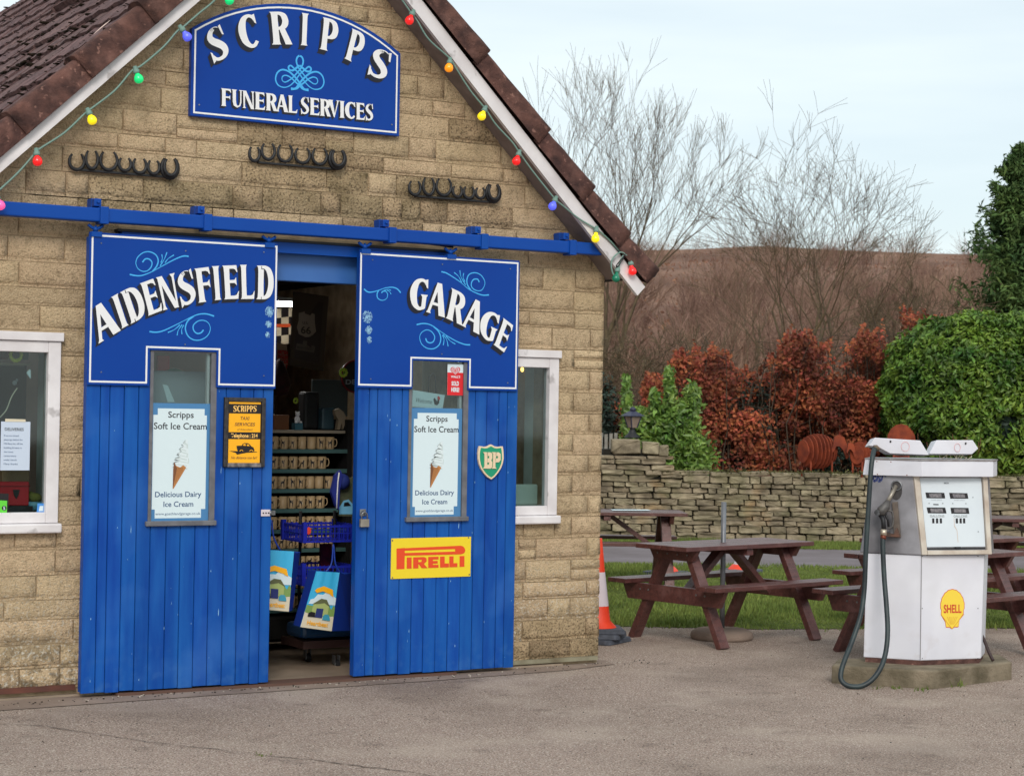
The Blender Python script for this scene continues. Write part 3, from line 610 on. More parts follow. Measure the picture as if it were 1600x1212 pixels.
def letter(ch, q, y, parent, m='letter', sh=None):
    if sh:
        b = MB(); k = 0
        for t in (1, .8, .6, .4, .2):
            f = quad_map(q, y, sh[0]*t, sh[1]*t)
            for pg in GL[ch]: b.flat([f(u, v) for u, v in pg], y-.0003-k*.00002); k += 1
        b.build('letter_shade', M['shade'], parent)
    b = MB(); f = quad_map(q, y)
    for k, pg in enumerate(GL[ch]): b.flat([f(u, v) for u, v in pg], y-.0042-k*.00003)
    return b.build('letter', M[m], parent)
def stroke(b, pts, w0, y, taper=True, n=5):      # pts in world x,z
    c = cr(pts, n); k = len(c); o = []; i = []
    for a in range(k):
        p, q = c[max(0, a-1)], c[min(k-1, a+1)]; dx, dz = q[0]-p[0], q[1]-p[1]; l = math.hypot(dx, dz) or 1
        t = a/(k-1); wv = w0*(1 if not taper else (.45+.55*abs(2*t-1)**.7))
        o.append((c[a][0]-dz/l*wv, c[a][1]+dx/l*wv)); i.append((c[a][0]+dz/l*wv, c[a][1]-dx/l*wv))
    for a in range(k-1): b.flat([o[a], o[a+1], i[a+1], i[a]], y-a*.000004)
def text_fit(s, p0, p1, hpx, y, parent, m, bold=.0, name='lettering', shear=0, dy=0):   # text between two baseline pixels on plane y
    cu = bpy.data.curves.new('t', 'FONT'); cu.body = s; cu.offset = bold; cu.resolution_u = 3
    to = bpy.data.objects.new('t', cu); me = bpy.data.meshes.new_from_object(to); bpy.data.objects.remove(to); 
    n = len(me.vertices); co = np.zeros(n*3); me.vertices.foreach_get('co', co); co = co.reshape(-1, 3)
    x0, x1 = co[:, 0].min(), co[:, 0].max(); a = F(*p0, y); b = F(*p1, y); t = F(p0[0], p0[1]-hpx, y)
    u = (co[:, 0]-x0)/(x1-x0); v = co[:, 1]/.70
    X = a[0]+(b[0]-a[0])*u+v*shear*(t[1]-a[1]); Z = a[1]+(b[1]-a[1])*u+(t[1]-a[1])*v
    co = np.stack([X, np.full(n, y+dy), Z], 1); me.vertices.foreach_set('co', co.ravel()); me.materials.append(M[m] if isinstance(m, str) else m); me.update()
    o = bpy.data.objects.new(name, me); put(o, parent); return o

# ================================================================== SLIDING DOORS
def plank(b, x0, x1, z0, z1, y0, y1, c=.004):      # board with chamfered long edges
    v = []
    for z in (z0, z1): v += [(x0, y1, z), (x0, y0+c, z), (x0+c, y0, z), (x1-c, y0, z), (x1, y0+c, z), (x1, y1, z)]
    b.add(v, [(i, (i+1) % 6, (i+1) % 6+6, i+6) for i in range(6)]+[(5, 4, 3, 2, 1, 0), (6, 7, 8, 9, 10, 11)])
DT = 2.70; PB = 1.835
def sliding_door(x0, x1, seams, y_px, win, label, pz):
    root = thing('sliding_door', label, 'door', ((x0+x1)/2, .03, 0), 'blue sliding garage doors')
    xs = [x0]+[F(s, y_px, 0)[0] for s in seams]+[x1]
    wx0, wx1, wz0, wz1 = win
    bk = MB(); bk.box(x0+.002, wx0-.02, .020, .058, .004, DT-.01); bk.box(wx1+.02, x1-.002, .020, .058, .004, DT-.01); bk.box(wx0-.02, wx1+.02, .020, .058, .004, wz0-.02); bk.box(wx0-.02, wx1+.02, .020, .058, wz1+.02, DT-.01)
    bk.build('door_core', M['blue'], root)
    rr = random.Random(int(x0*10)+3)
    for a, b_ in zip(xs[:-1], xs[1:]):
        mb = MB(); g = .0016; yy = rr.uniform(-.0012, .0012); zb = rr.uniform(-.004, .004)
        if b_ <= wx0+.012 or a >= wx1-.012: plank(mb, a+g, b_-g, zb, DT, yy, .02)
        else:
            plank(mb, a+g, b_-g, zb, wz0, yy, .02); plank(mb, a+g, b_-g, wz1, DT, yy, .02)
            if a < wx0-.012: plank(mb, a+g, wx0, wz0, wz1, yy, .02)
            if b_ > wx1+.012: plank(mb, wx1, b_-g, wz0, wz1, yy, .02)
        mb.build('plank', M['blue_plank'], root)
    fr = MB(); fr.box(wx0-.006, wx0+.014, -.006, .05, wz0, wz1); fr.box(wx1-.030, wx1+.006, -.006, .05, wz0, wz1); fr.box(wx0+.014, wx1-.03, -.004, .05, wz1-.02, wz1)
    f = fr.build('window_frame', M['grey'], root)
    s = MB(); s.box(wx0-.022, wx1+.014, -.026, .05, wz0-.008, wz0+.022); s.build('window_ledge', M['grey'], f, bevel=.004)
    wb = MB(); wb.box(wx1-.048, wx1-.031, .018, .045, wz0+.03, wz1-.02); wb.build('glazing_bead', M['white'], f)
    p = MB(); p.box(wx0+.014, wx1-.03, .010, .015, wz0+.022, wz1-.02); p.build('glass_pane', M['glass'], f)
    for px in pz:                                    # roller hangers under the rail
        x = F(px, 375, 0)[0]; h = MB()
        h.tube([(x, -.012, DT-.01), (x, -.012, zbm-.02)], .007, 8)
        h.box(x-.03, x+.035, -.028, .012, DT-.012, DT+.018); h.tube([(x, -.012, DT+.02), (x, -.012, DT+.045)], .016, 8)
        h.tube([(x-.045+.09*k/8, -.012, zbm-.016-.024*sin(pi*k/8)) for k in range(9)], .010, 6)
        h.build('roller_hanger', M['blue'], root)
    return root
wl = (F(232, 800, 0)[0], F(333, 800, 0)[0], .985, 2.04); wr = (F(637, 800, 0)[0], F(727, 800, 0)[0], .985, 2.04)
d1 = sliding_door(0, F(421, 1000, 0)[0], [151, 166, 188.5, 211, 233, 258, 280, 303, 325, 348, 370, 391, 406], 940, wl, 'left blue plank sliding door with a tall poster window and a steel hasp', (148, 419))
d2 = sliding_door(F(553, 1000, 0)[0], F(803, 1000, 0)[0], [571, 584, 604, 622.5, 642, 661, 680, 699, 718, 737, 755, 774, 787], 1000, wr, 'right blue plank sliding door standing in front of the small white window', (569, 703))
x2a, x2b = F(553, 1000, 0)[0], F(803, 1000, 0)[0]; x1b = F(421, 1000, 0)[0]
# chipped paint on the planks
for d, xa, xb, n, sd in ((d1, .02, x1b-.02, 30, 1), (d2, x2a+.02, x2b-.02, 34, 2)):
    r = random.Random(sd); b = MB()
    for k in range(n):
        x, z = r.uniform(xa, xb), r.uniform(.02, 1.82); h_ = r.uniform(.003, .018) if r.random() < .9 else .04; w_ = r.uniform(.0008, .0024)
        if wl[0]-.03 < x < wl[1]+.02 and z > .95: continue
        if wr[0]-.03 < x < wr[1]+.02 and z > .95: continue
        b.flat([(x-w_, z), (x+w_*.4, z-h_*.3), (x+w_, z+h_*.4), (x, z+h_)], -.0024)
    b.build('paint_chips', M['scuff'], d, kind='stuff')

# ================================================================== SIGNBOARDS ON THE DOORS
SY = -.018
def border(b, pts, wdt, y, closed=True):
    n = len(pts)
    for i in range(n if closed else n-1):
        a, c = Vector(pts[i]), Vector(pts[(i+1) % n]); d = (c-a).normalized(); s = Vector((-d.y, d.x))*wdt/2; e = d*wdt/2
        b.flat([tuple(a-e+s), tuple(c+e+s), tuple(c+e-s), tuple(a-e-s)], y-i*.00006)
def board_outline(x0, x1, z0, z1, w0, w1, wz): return [(x0, z0), (w0, z0), (w0, wz), (w1, wz), (w1, z0), (x1, z0), (x1, z1), (x0, z1)]
def signboard(name, label, out, inset, openside=None):
    t = thing(name, label, 'sign', (sum(p[0] for p in out)/len(out), SY, out[0][1]))
    b = MB(); b.prism(out, SY, -.003); b.build('board', M['sign'], t, bevel=.002)
    return t
def rubbed(parent, blobs, y, seed):
    r = random.Random(seed); b = MB(); k = 0
    for (px, py, rx, ry, n) in blobs:
        for _ in range(n):
            a = r.uniform(0, 2*pi); q = r.random()**.9; cx, cy = px+cos(a)*rx*q, py+sin(a)*ry*q; l = r.uniform(.6, 1.9); w_ = r.uniform(.12, .38)
            ang = r.gauss(pi/2, .45); ex, ey = cos(ang)*l, sin(ang)*l
            k += 1; b.flat([F(cx-ex, cy-ey, y), F(cx+w_, cy, y), F(cx+ex, cy+ey, y), F(cx-w_, cy, y)], y-.0006-k*.000004)
    b.build('rubbed_patch', M['scuff'], parent, kind='stuff')
ax0, ax1 = F(141, 480, SY)[0], F(432, 480, SY)[0]; azt = (F(145, 366, SY)[1]+F(434, 384, SY)[1])/2; azb = (F(140, 597, SY)[1]+F(430, 605, SY)[1])/2
aw0, aw1, awz = F(235, 560, SY)[0]-.016, F(339, 560, SY)[0]+.004, F(290, 549, SY)[1]+.006
ad = signboard('aidensfield_sign', 'blue notched signboard lettered AIDENSFIELD on the left sliding door', board_outline(ax0-.012, x1b+.002, azb-.012, azt+.012, aw0+.012, aw1-.004, awz-.004), .0)
b = MB(); border(b, board_outline(ax0+.006, x1b-.008, azb+.008, azt-.006, aw0-.008, aw1+.012, awz+.014), .011, SY-.0008, True)
b.build('border_line', M['letter'], ad)
AID = [('A', [(153.5, 537), (188.5, 516), (171.5, 464.5), (136.5, 485.5)]), ('I', [(189.7, 513.5), (200.8, 507.5), (184.3, 458.2), (173.2, 464.5)]), ('D', [(203.7, 506.2), (231, 492), (214.3, 442.9), (187, 457)]),
 ('E', [(231, 493.5), (253, 485), (240, 435), (218, 443)]), ('N', [(254.5, 485), (279.5, 478.5), (271.8, 426.5), (244, 433.5)]), ('S', [(283, 479.5), (307, 472), (299, 420), (275, 427)]),
 ('F', [(309.7, 473), (333, 470), (326.5, 417), (303.2, 420)]), ('I', [(335, 469.2), (345.5, 468), (342.2, 415.5), (330.5, 416.2)]), ('E', [(350, 467.8), (372, 466.8), (370, 414.3), (346.8, 415.2)]),
 ('L', [(376, 467.2), (396.5, 467), (394.6, 413.6), (374.5, 414)]), ('D', [(400, 467.5), (427, 468), (427.3, 415), (401, 415)])]
for ch, q in AID: letter(ch, q, SY-.001, ad, sh=(-4.6, 5.6))
def scrolls(parent, ox, oy, k, groups, y, w0):
    b = MB()
    for gi, (pts, wf) in enumerate(groups): stroke(b, [F(ox+a*k, oy+c*k, y) for a, c in pts], w0*wf, y-.0007-gi*.0004, True)
    b.build('scroll_ornament', M['cyan'], parent)
K8 = 140/1095
scrolls(ad, 200, 385, K8, [([(20,342),(80,355),(150,358),(220,340),(300,305),(400,250),(500,195),(600,145),(680,118),(740,122)], 1), ([(300,305),(350,240),(368,170),(340,105),(270,68),(190,75),(120,130),(95,200),(120,270),(180,305),(240,295),(285,245),(290,190),(255,155),(210,155),(175,195)], 1), ([(400,200),(418,150),(412,98)], .8), ([(390,240),(440,160),(475,72)], .8), ([(450,200),(490,150),(560,105)], .8)], SY, .0045)
scrolls(ad, 200, 385, K8, [([(262,1040),(340,1048),(430,1030),(560,970),(680,910),(780,860),(870,828),(960,825),(1052,852)], 1), ([(800,855),(730,910),(700,1000),(730,1090),(800,1140),(890,1140),(970,1090),(1005,1010),(985,940),(930,905),(860,910),(800,960),(800,1020),(840,1062),(890,1055),(922,1020)], 1), ([(485,1052),(560,1020),(635,958)], .8), ([(598,1085),(615,1020),(660,955)], .8), ([(657,1073),(655,1010),(680,960)], .8)], SY, .0045)
rubbed(ad, [(421, 487, 7, 8.5, 300), (419.5, 506.5, 5, 5.5, 150), (418, 523, 3.6, 4.8, 80)], SY, 5)
gx0, gx1 = F(562, 480, SY)[0], F(808, 480, SY)[0]; gzt = (F(563, 394.5, SY)[1]+F(811, 410, SY)[1])/2; gzb = (F(561, 603, SY)[1]+F(806, 608, SY)[1])/2
gw0, gw1, gwz = F(643, 575, SY)[0], F(733, 575, SY)[0], F(690, 563, SY)[1]
ga = signboard('garage_sign', 'blue notched signboard lettered GARAGE on the right sliding door', board_outline(gx0-.006, gx1+.012, gzb-.012, gzt+.012, gw0+.010, gw1-.006, gwz-.006), .0)
b = MB(); border(b, board_outline(gx0+.004, gx1-.001, gzb+.008, gzt-.006, gw0-.004, gw1+.006, gwz+.012), .011, SY-.0008); b.build('border_line', M['letter'], ga)
GAR = [('G', [(640.1, 483), (664.3, 485.2), (670, 436.9), (643.5, 433)]), ('A', [(665.1, 487.2), (694.6, 496.2), (702.2, 447.3), (672.8, 438.3)]), ('R', [(695.6, 496.5), (720.6, 508.3), (729.8, 461.6), (704.8, 449.8)]),
 ('A', [(720.6, 508.3), (748.4, 522.9), (760.4, 477), (732.6, 462.4)]), ('G', [(747, 524.6), (770, 535.9), (781.9, 493.1), (757, 482)]), ('E', [(770.6, 538.1), (787, 550.5), (802.1, 508.9), (785.8, 496.5)])]
for ch, q in GAR: letter(ch, q, SY-.001, ga, sh=(-4.8, 5.0))
K3 = .1125
scrolls(ga, 630, 420, K3, [([(530,40),(600,60),(700,120),(800,190),(900,275),(1000,330),(1100,365),(1190,362)], 1), ([(940,300),(890,220),(885,140),(920,75),(1000,55),(1080,90),(1130,170),(1125,240),(1080,300),(1010,300),(955,260),(945,200),(975,150),(1030,145),(1055,185)], 1), ([(705,50),(770,110),(810,190)], .8), ([(785,22),(800,110),(865,225)], .8), ([(838,60),(830,120),(855,180)], .8)], SY, .0045)
scrolls(ga, 630, 420, K3, [([(185,775),(260,760),(340,765),(420,800),(520,870),(640,950),(760,1015),(860,1050),(930,1055)], 1), ([(420,800),(490,870),(520,960),(500,1050),(430,1105),(340,1105),(260,1050),(228,960),(250,890),(320,848),(390,870),(435,940),(420,1005),(375,1028),(330,1010),(310,965)], 1), ([(545,920),(565,980),(555,1060)], .8), ([(550,910),(600,980),(622,1075)], .8), ([(590,930),(650,1000),(722,1045)], .8)], SY, .0045)
K7 = .132
scrolls(ga, 560, 400, K7, [([(65,390),(110,425),(170,425),(240,405),(320,378),(400,370),(460,390),(500,435)], 1), ([(240,405),(220,450),(230,500),(280,525),(330,505),(345,460),(325,420),(290,418),(272,437)], .9), ([(300,410),(350,395),(385,408)], .7), ([(340,405),(370,425),(385,452)], .7)], SY, .0045)
rubbed(ga, [(574, 495, 8, 10, 320), (576, 515.5, 5.4, 6.5, 170), (576.5, 530.5, 3.8, 6, 90)], SY, 6)

# ================================================================== GABLE SIGN
BY = WY-.045
def arc_pts(y, dx=0, dy=0, n=20):
    L0, T0, R0 = F(300+dx, 44+dy*.6, y), F(440, 6+dy, y), F(626-dx, 84+dy*.6, y)
    x1_, z1_, x2_, z2_, x3_, z3_ = *L0, *T0, *R0          # circle through three points
    a_ = np.array([[x2_-x1_, z2_-z1_], [x3_-x2_, z3_-z2_]])*2; b_ = np.array([x2_**2-x1_**2+z2_**2-z1_**2, x3_**2-x2_**2+z3_**2-z2_**2])
    c = np.linalg.solve(a_, b_); R_ = math.hypot(x1_-c[0], z1_-c[1]); t0 = math.atan2(z1_-c[1], x1_-c[0]); t1 = math.atan2(z3_-c[1], x3_-c[0])
    return [(c[0]+R_*cos(t0+(t1-t0)*k/n), c[1]+R_*sin(t0+(t1-t0)*k/n)) for k in range(n+1)]
bl_, br_ = F(297, 181, BY), F(625, 213, BY); zb_ = (bl_[1]+br_[1])/2
sc = thing('funeral_services_sign', 'arched blue signboard lettered SCRIPPS FUNERAL SERVICES high on the gable', 'sign', ((bl_[0]+br_[0])/2, BY, zb_))
ar = arc_pts(BY); x_l, x_r = ar[0][0], ar[-1][0]
MB().prism([(x_l, zb_)]+ar+[(x_r, zb_)], BY, WY-.004).build('board', M['sign'], sc, bevel=.003)
ai = arc_pts(BY, 5.5, 6); b = MB(); o_ = [(ai[0][0], zb_+.022)]+ai+[(ai[-1][0], zb_+.022)]
border(b, o_, .011, BY-.0008, True); b.build('border_line', M['letter'], sc)
SCR = [('S', [(332.5, 98.5), (360, 90), (344.5, 39), (319.5, 47.5)]), ('C', [(378, 76.5), (406, 74), (397.5, 22), (370, 24.5)]), ('R', [(424.5, 70.2), (455.2, 70), (450, 18.5), (420, 19)]), ('I', [(469.2, 71), (480, 72), (482.2, 22.2), (471, 20.5)]),
 ('P', [(498.8, 76.8), (524, 83.5), (530, 33.5), (504, 27.2)]), ('P', [(537.5, 91.5), (560, 102.5), (573, 55), (549.3, 44.8)]), ('S', [(573, 115), (600, 128.5), (613, 85.5), (586, 72)])]
for ch, q in SCR: letter(ch, q, BY-.001, sc, sh=(-4.3, 6.2))
FS = 'F 62 158|U 163 268|N 270 380|E 386 480|R 490 598|A 592 708|L 706 790|S 828 905|E 914 1003|R 1010 1112|V 1096 1198|I 1200 1250|C 1258 1352|E 1358 1440|S 1450 1522'
for q in FS.split('|'):
    ch, a, c = q.split(); a, c = float(a), float(c)
    tp = lambda x: 358+(x-65)*.1065; bt = lambda x: 527+(x-60)*.100
    P = [(335+x*.1625, 80+y_*.1625) for x, y_ in ((a, bt(a)), (c, bt(c)), (c, tp(c)), (a, tp(a)))]
    letter(ch, P, BY-.001, sc, sh=(-2.6, 3.0))
def mir(pts): return [(1640-x, yv+.065*((1640-x)-x)) for x, yv in pts]
k1 = [(905,372),(860,365),(815,300),(765,240),(710,195),(650,180),(603,212),(588,275),(615,330),(670,350),(722,335),(772,290),(820,225),(868,182),(905,152),(928,168),(920,195),(885,195),(850,165),(822,140)]
k2 = [(905,380),(850,365),(820,335),(780,300),(735,258),(690,235),(655,245),(650,280),(680,300),(735,270),(790,215),(835,158),(853,105),(844,65),(823,46)]
scrolls(sc, 335, 80, .1625, [(k1, 1.1), (mir(k1), 1.1), (k2, 1.0), (mir([(x, y_) for x, y_ in k2]), 1.0)], BY, .0062)
b = MB()
for (a, c) in ((311, 164), (466, 187), (612, 195), (440, 14)):
    x, z = F(a, c, BY); b.lathe((x, 0, z), [(0, 0)], 3); b.tube([(x, BY-.0005, z), (x, BY-.004, z)], .005, 6)
b.build('screw_heads', M['steel'], sc, kind='stuff')
for t_, pts in ((ad, ((158, 380), (412, 394), (290, 392), (158, 581), (412, 587), (289, 538))), (ga, ((582, 406), (691, 413), (797, 420), (579, 592), (793, 598), (690, 553)))):
    b = MB()
    for (a, c) in pts: x, z = F(a, c, SY); b.tube([(x, SY-.0005, z), (x, SY-.004, z)], .0045, 6)
    b.build('screw_heads', M['steel'], t_, kind='stuff')

# ================================================================== SMALL SIGNS
def panel(px, y0, y1, name, m, parent, bevel=0):      # pixel quad BL BR TR TL -> upright board between y0 (front) and y1
    pts = [F(a, c, y0) for a, c in px]; x0 = (pts[0][0]+pts[3][0])/2; x1 = (pts[1][0]+pts[2][0])/2; z0 = (pts[0][1]+pts[1][1])/2; z1 = (pts[2][1]+pts[3][1])/2
    MB().box(x0, x1, y0, y1, z0, z1).build(name, m, parent, bevel=bevel); return x0, x1, z0, z1
for nm, c in (('yellow', (250, 178, 16)), ('pyel', (236, 208, 36)), ('pred', (226, 72, 26)), ('ink', (22, 16, 20)), ('paper', (212, 228, 234)), ('posterblue', (70, 126, 176)), ('navy', (44, 78, 122)), ('text_dark', (34, 36, 44)), ('cone_art', (184, 124, 70)), ('cone_art2', (120, 74, 42)), ('cream_art', (216, 228, 232)), ('cream_art2', (196, 210, 210)), ('green', (18, 146, 108)), ('cream', (228, 204, 172)), ('red', (214, 28, 38)), ('shellyel', (240, 208, 70)), ('shellred', (206, 74, 44)), ('mugc', (186, 160, 122)), ('shelf', (70, 104, 104)), ('crate', (26, 40, 168)), ('bagsky', (60, 176, 224)), ('bagblue', (24, 60, 158)), ('sand', (214, 204, 180)), ('foliage_art', (124, 156, 84)), ('cardboard', (150, 118, 84)), ('teal', (60, 150, 176)), ('lime', (170, 196, 50)), ('faint', (150, 156, 160)), ('pinkfaint', (232, 176, 178)), ('skyart', (120, 190, 226)), ('greyart', (150, 158, 164))):
    M[nm] = mat(nm+'_print', c, rough=.45)
ty = -.022
tx = thing('taxi_sign', 'yellow and black SCRIPPS taxi services sign in a black frame', 'sign', (*F(380, 730, 0)[:1], ty, 1.33))
x0, x1, z0, z1 = panel([(349, 729), (413, 730), (415, 622), (350, 620)], -.012, -.002, 'backboard', M['ink'], tx)
b = MB(); wv = .026
b.box(x0, x0+wv, ty, -.0121, z0, z1); b.box(x1-wv, x1, ty, -.0121, z0, z1); b.box(x0+wv, x1-wv, ty, -.0121, z1-wv, z1); b.build('frame', mat('worn_black_frame', (24, 22, 26), (60, 56, 56), sc=40, rough=.5), tx, bevel=.004)
b = MB(); b.box(x0+wv, x1-wv, ty, -.0121, z0, z0+wv); b.build('frame_bottom', mat('worn_frame_edge', (60, 56, 58), (140, 132, 130), sc=30, rough=.6), tx, bevel=.003)
bx0, bx1, bz0, bz1 = x0+wv+.006, x1-wv-.006, z0+wv+.004, z1-wv-.006; yy = -.0128
def zy(py): return F(381, py, yy)[1]
b = MB()
for (ta, tb) in ((626.5, 631), (646, 675), (686, 723)): b.flat([(bx0, zy(tb)), (bx1, zy(tb)), (bx1, zy(ta)), (bx0, zy(ta))], yy)
b.build('yellow_face', M['yellow'], tx)
M['taxi_text'] = mat('taxi_text', (246, 196, 110), rough=.4)
P = [(363.7+i*6.0, 0) for i in range(7)]
for i, ch in enumerate('SCRIPPS'):
    a = 364.2+[0, 6, 11.6, 17.4, 20.6, 26, 31.2][i]; wd = [5, 5, 5.4, 2.4, 4.8, 4.8, 5][i]
    letter(ch, [(a, 643), (a+wd, 643.2), (a+wd, 633.7), (a, 633.3)], yy+.003, tx, 'taxi_text')
text_fit('TAXI', (375, 655.5), (389, 656), 5, yy-.001, tx, 'cone_art2', .02, shear=.2)
text_fit('SERVICES', (366.5, 665), (398, 665.4), 5, yy-.001, tx, 'cone_art2', .02, shear=.2)
text_fit('of Aidensfield', (370.5, 672), (394, 672.4), 2.8, yy-.001, tx, 'cone_art2', 0, shear=.2)
text_fit('Telephone : 214', (361, 683), (402.5, 683.6), 6, yy-.0005, tx, 'taxi_text', .03)
text_fit('No distance too far!', (361, 716.5), (401, 716.8), 4, yy-.001, tx, 'cone_art2', 0.01, shear=.2)
b = MB(); K = 85/792
def T(x, y_): return F(340+x*K, 610+y_*K, yy)
b.flat([T(*p) for p in ((165, 878), (300, 882), (560, 888), (580, 896), (420, 905), (280, 932), (262, 905), (215, 892))], yy-.001)
b.flat([T(*p) for p in ((276, 804), (350, 800), (365, 775), (390, 764), (440, 765), (470, 785), (490, 812), (520, 825), (538, 872), (520, 884), (290, 882), (278, 835))], yy-.0014)
b.build('taxi_picture', M['ink'], tx); b = MB()
for q in (((366, 800), (378, 776), (404, 776), (410, 803)), ((426, 805), (424, 780), (445, 782), (468, 806))): b.flat([T(*p) for p in q], yy-.0018)
for cx in (345, 488): b.flat([T(cx+cos(a)*26, 884+sin(a)*24) for a in [pi+pi*k/8 for k in range(9)]], yy-.0018)
b.build('taxi_picture_gaps', M['yellow'], tx, kind='stuff'); b = MB()
for cx in (345, 488): b.flat([T(cx+cos(a)*17, 884+sin(a)*16) for a in [2*pi*k/10 for k in range(10)]], yy-.0022)
b.build('taxi_picture_wheels', M['ink'], tx, kind='stuff')

pi_ = thing('pirelli_sign', 'yellow enamel plate lettered PIRELLI in red on the right door', 'sign', (2.33, -.006, .61))
x0, x1, z0, z1 = panel([(611, 905), (736, 899), (735, 837), (611, 842)], -.006, -.002, 'plate', M['pyel'], pi_)
z0 = .612; 
def Pq(x, y_): return F(560+x*.25, 800+y_*.25, -.0065)
b = MB()
b.flat([Pq(*p) for p in ((238, 226), (290, 222), (288, 354), (238, 356))], -.0070)
b.flat([Pq(*p) for p in ((262, 225), (640, 208), (655, 213), (664, 225), (668, 237), (604, 240), (604, 229), (288, 240))], -.0074)
b.flat([Pq(*p) for p in ((288, 254), (604, 245), (604, 239), (668, 236), (664, 250), (655, 258), (640, 262), (288, 271))], -.0078)
for i, (ch, a, c) in enumerate((('I', 302, 332), ('R', 342, 428), ('E', 436, 500), ('L', 510, 565), ('L', 568, 618), ('I', 632, 662))):
    tp, bt = lambda x: 282-(x-300)*.027, lambda x: 352-(x-300)*.034; f = lambda u, v: Pq(a+(c-a)*u, bt(a)*(1-v)+tp(a)*v-(c-a)*.03*u)
    BL = {'I': [[(0, 0), (1, 0), (1, 1), (0, 1)]], 'L': [[(0, 0), (.52, 0), (.52, 1), (0, 1)], [(.5, 0), (1, 0), (1, .36), (.5, .36)]], 'E': [[(0, 0), (.45, 0), (.45, 1), (0, 1)], [(.4, 0), (1, 0), (1, .27), (.4, .27)], [(.4, .38), (.92, .38), (.92, .62), (.4, .62)], [(.4, .75), (1, .75), (1, 1), (.4, 1)]],
      'R': [[(0, 0), (.38, 0), (.38, 1), (0, 1)], [(.36, .78), (.36, 1), (.8, 1), (.97, .88), (.97, .6), (.8, .4), (.36, .36), (.36, .55), (.6, .57), (.62, .76)], [(.38, .42), (.75, .42), (1.04, 0), (.62, 0)]]}[ch]
    for k, pg in enumerate(BL): b.flat([f(*p) for p in pg], -.0078-.0002*k)
b.build('lettering', M['pred'], pi_)
b = MB()
for (a, c) in ((612.5+.6, 844), (732, 839.5), (613, 902), (733, 897)): x, z = F(a, c, -.006); b.tube([(x, -.0062, z), (x, -.009, z)], .005, 6)
b.build('screw_heads', M['steel'], pi_, kind='stuff')

bp_ = thing('bp_shield', 'green shield badge with cream letters BP on the right door', 'badge', (2.83, -.02, 1.25)); K = 60/909
def B_(x, y_, y=-.02): return F(740+x*K, 680+y_*K, y)
half = [(412, 210), (370, 235), (310, 262), (240, 268), (140, 250), (118, 330), (106, 430), (110, 560), (135, 690), (175, 790), (240, 890), (320, 980), (418, 1045)]
rgt = [(690, 252), (560, 262), (480, 240)]
rt_ = [(418, 1045), (500, 985), (580, 890), (650, 780), (695, 660), (715, 540), (712, 430), (705, 330), (690, 255), (640, 262), (570, 270), (500, 258), (440, 225)]
outl = half+rt_[1:]
MB().prism([B_(*p) for p in outl], -.022, -.002).build('rim', M['cream'], bp_, bevel=.003)
cx_, cy_ = 412, 600
inn = [(cx_+(x-cx_)*.86, 605+(y_-605)*.885) for x, y_ in outl]
MB().prism([B_(*p, -.0235) for p in inn], -.0235, -.0222).build('green_field', M['green'], bp_)
b = MB()
for pg in ([(222, 395), (330, 398), (318, 785), (228, 783), (258, 745), (262, 440)], [(318, 398), (405, 400), (438, 430), (440, 540), (415, 590), (440, 630), (438, 750), (405, 785), (318, 785), (318, 695), (366, 693), (372, 640), (318, 638), (318, 545), (370, 543), (372, 487), (318, 486)]): b.prism([B_(*p, -.029) for p in pg], -.030, -.0236)
for pg in ([(430, 395), (540, 398), (515, 640), (515, 750), (545, 785), (435, 785), (458, 745), (465, 440)], [(525, 398), (600, 400), (638, 440), (638, 580), (600, 635), (515, 638), (515, 545), (578, 543), (582, 490), (525, 487)]): b.prism([B_(*p, -.029) for p in pg], -.0302, -.0236)
b.build('lettering', M['cream'], bp_)

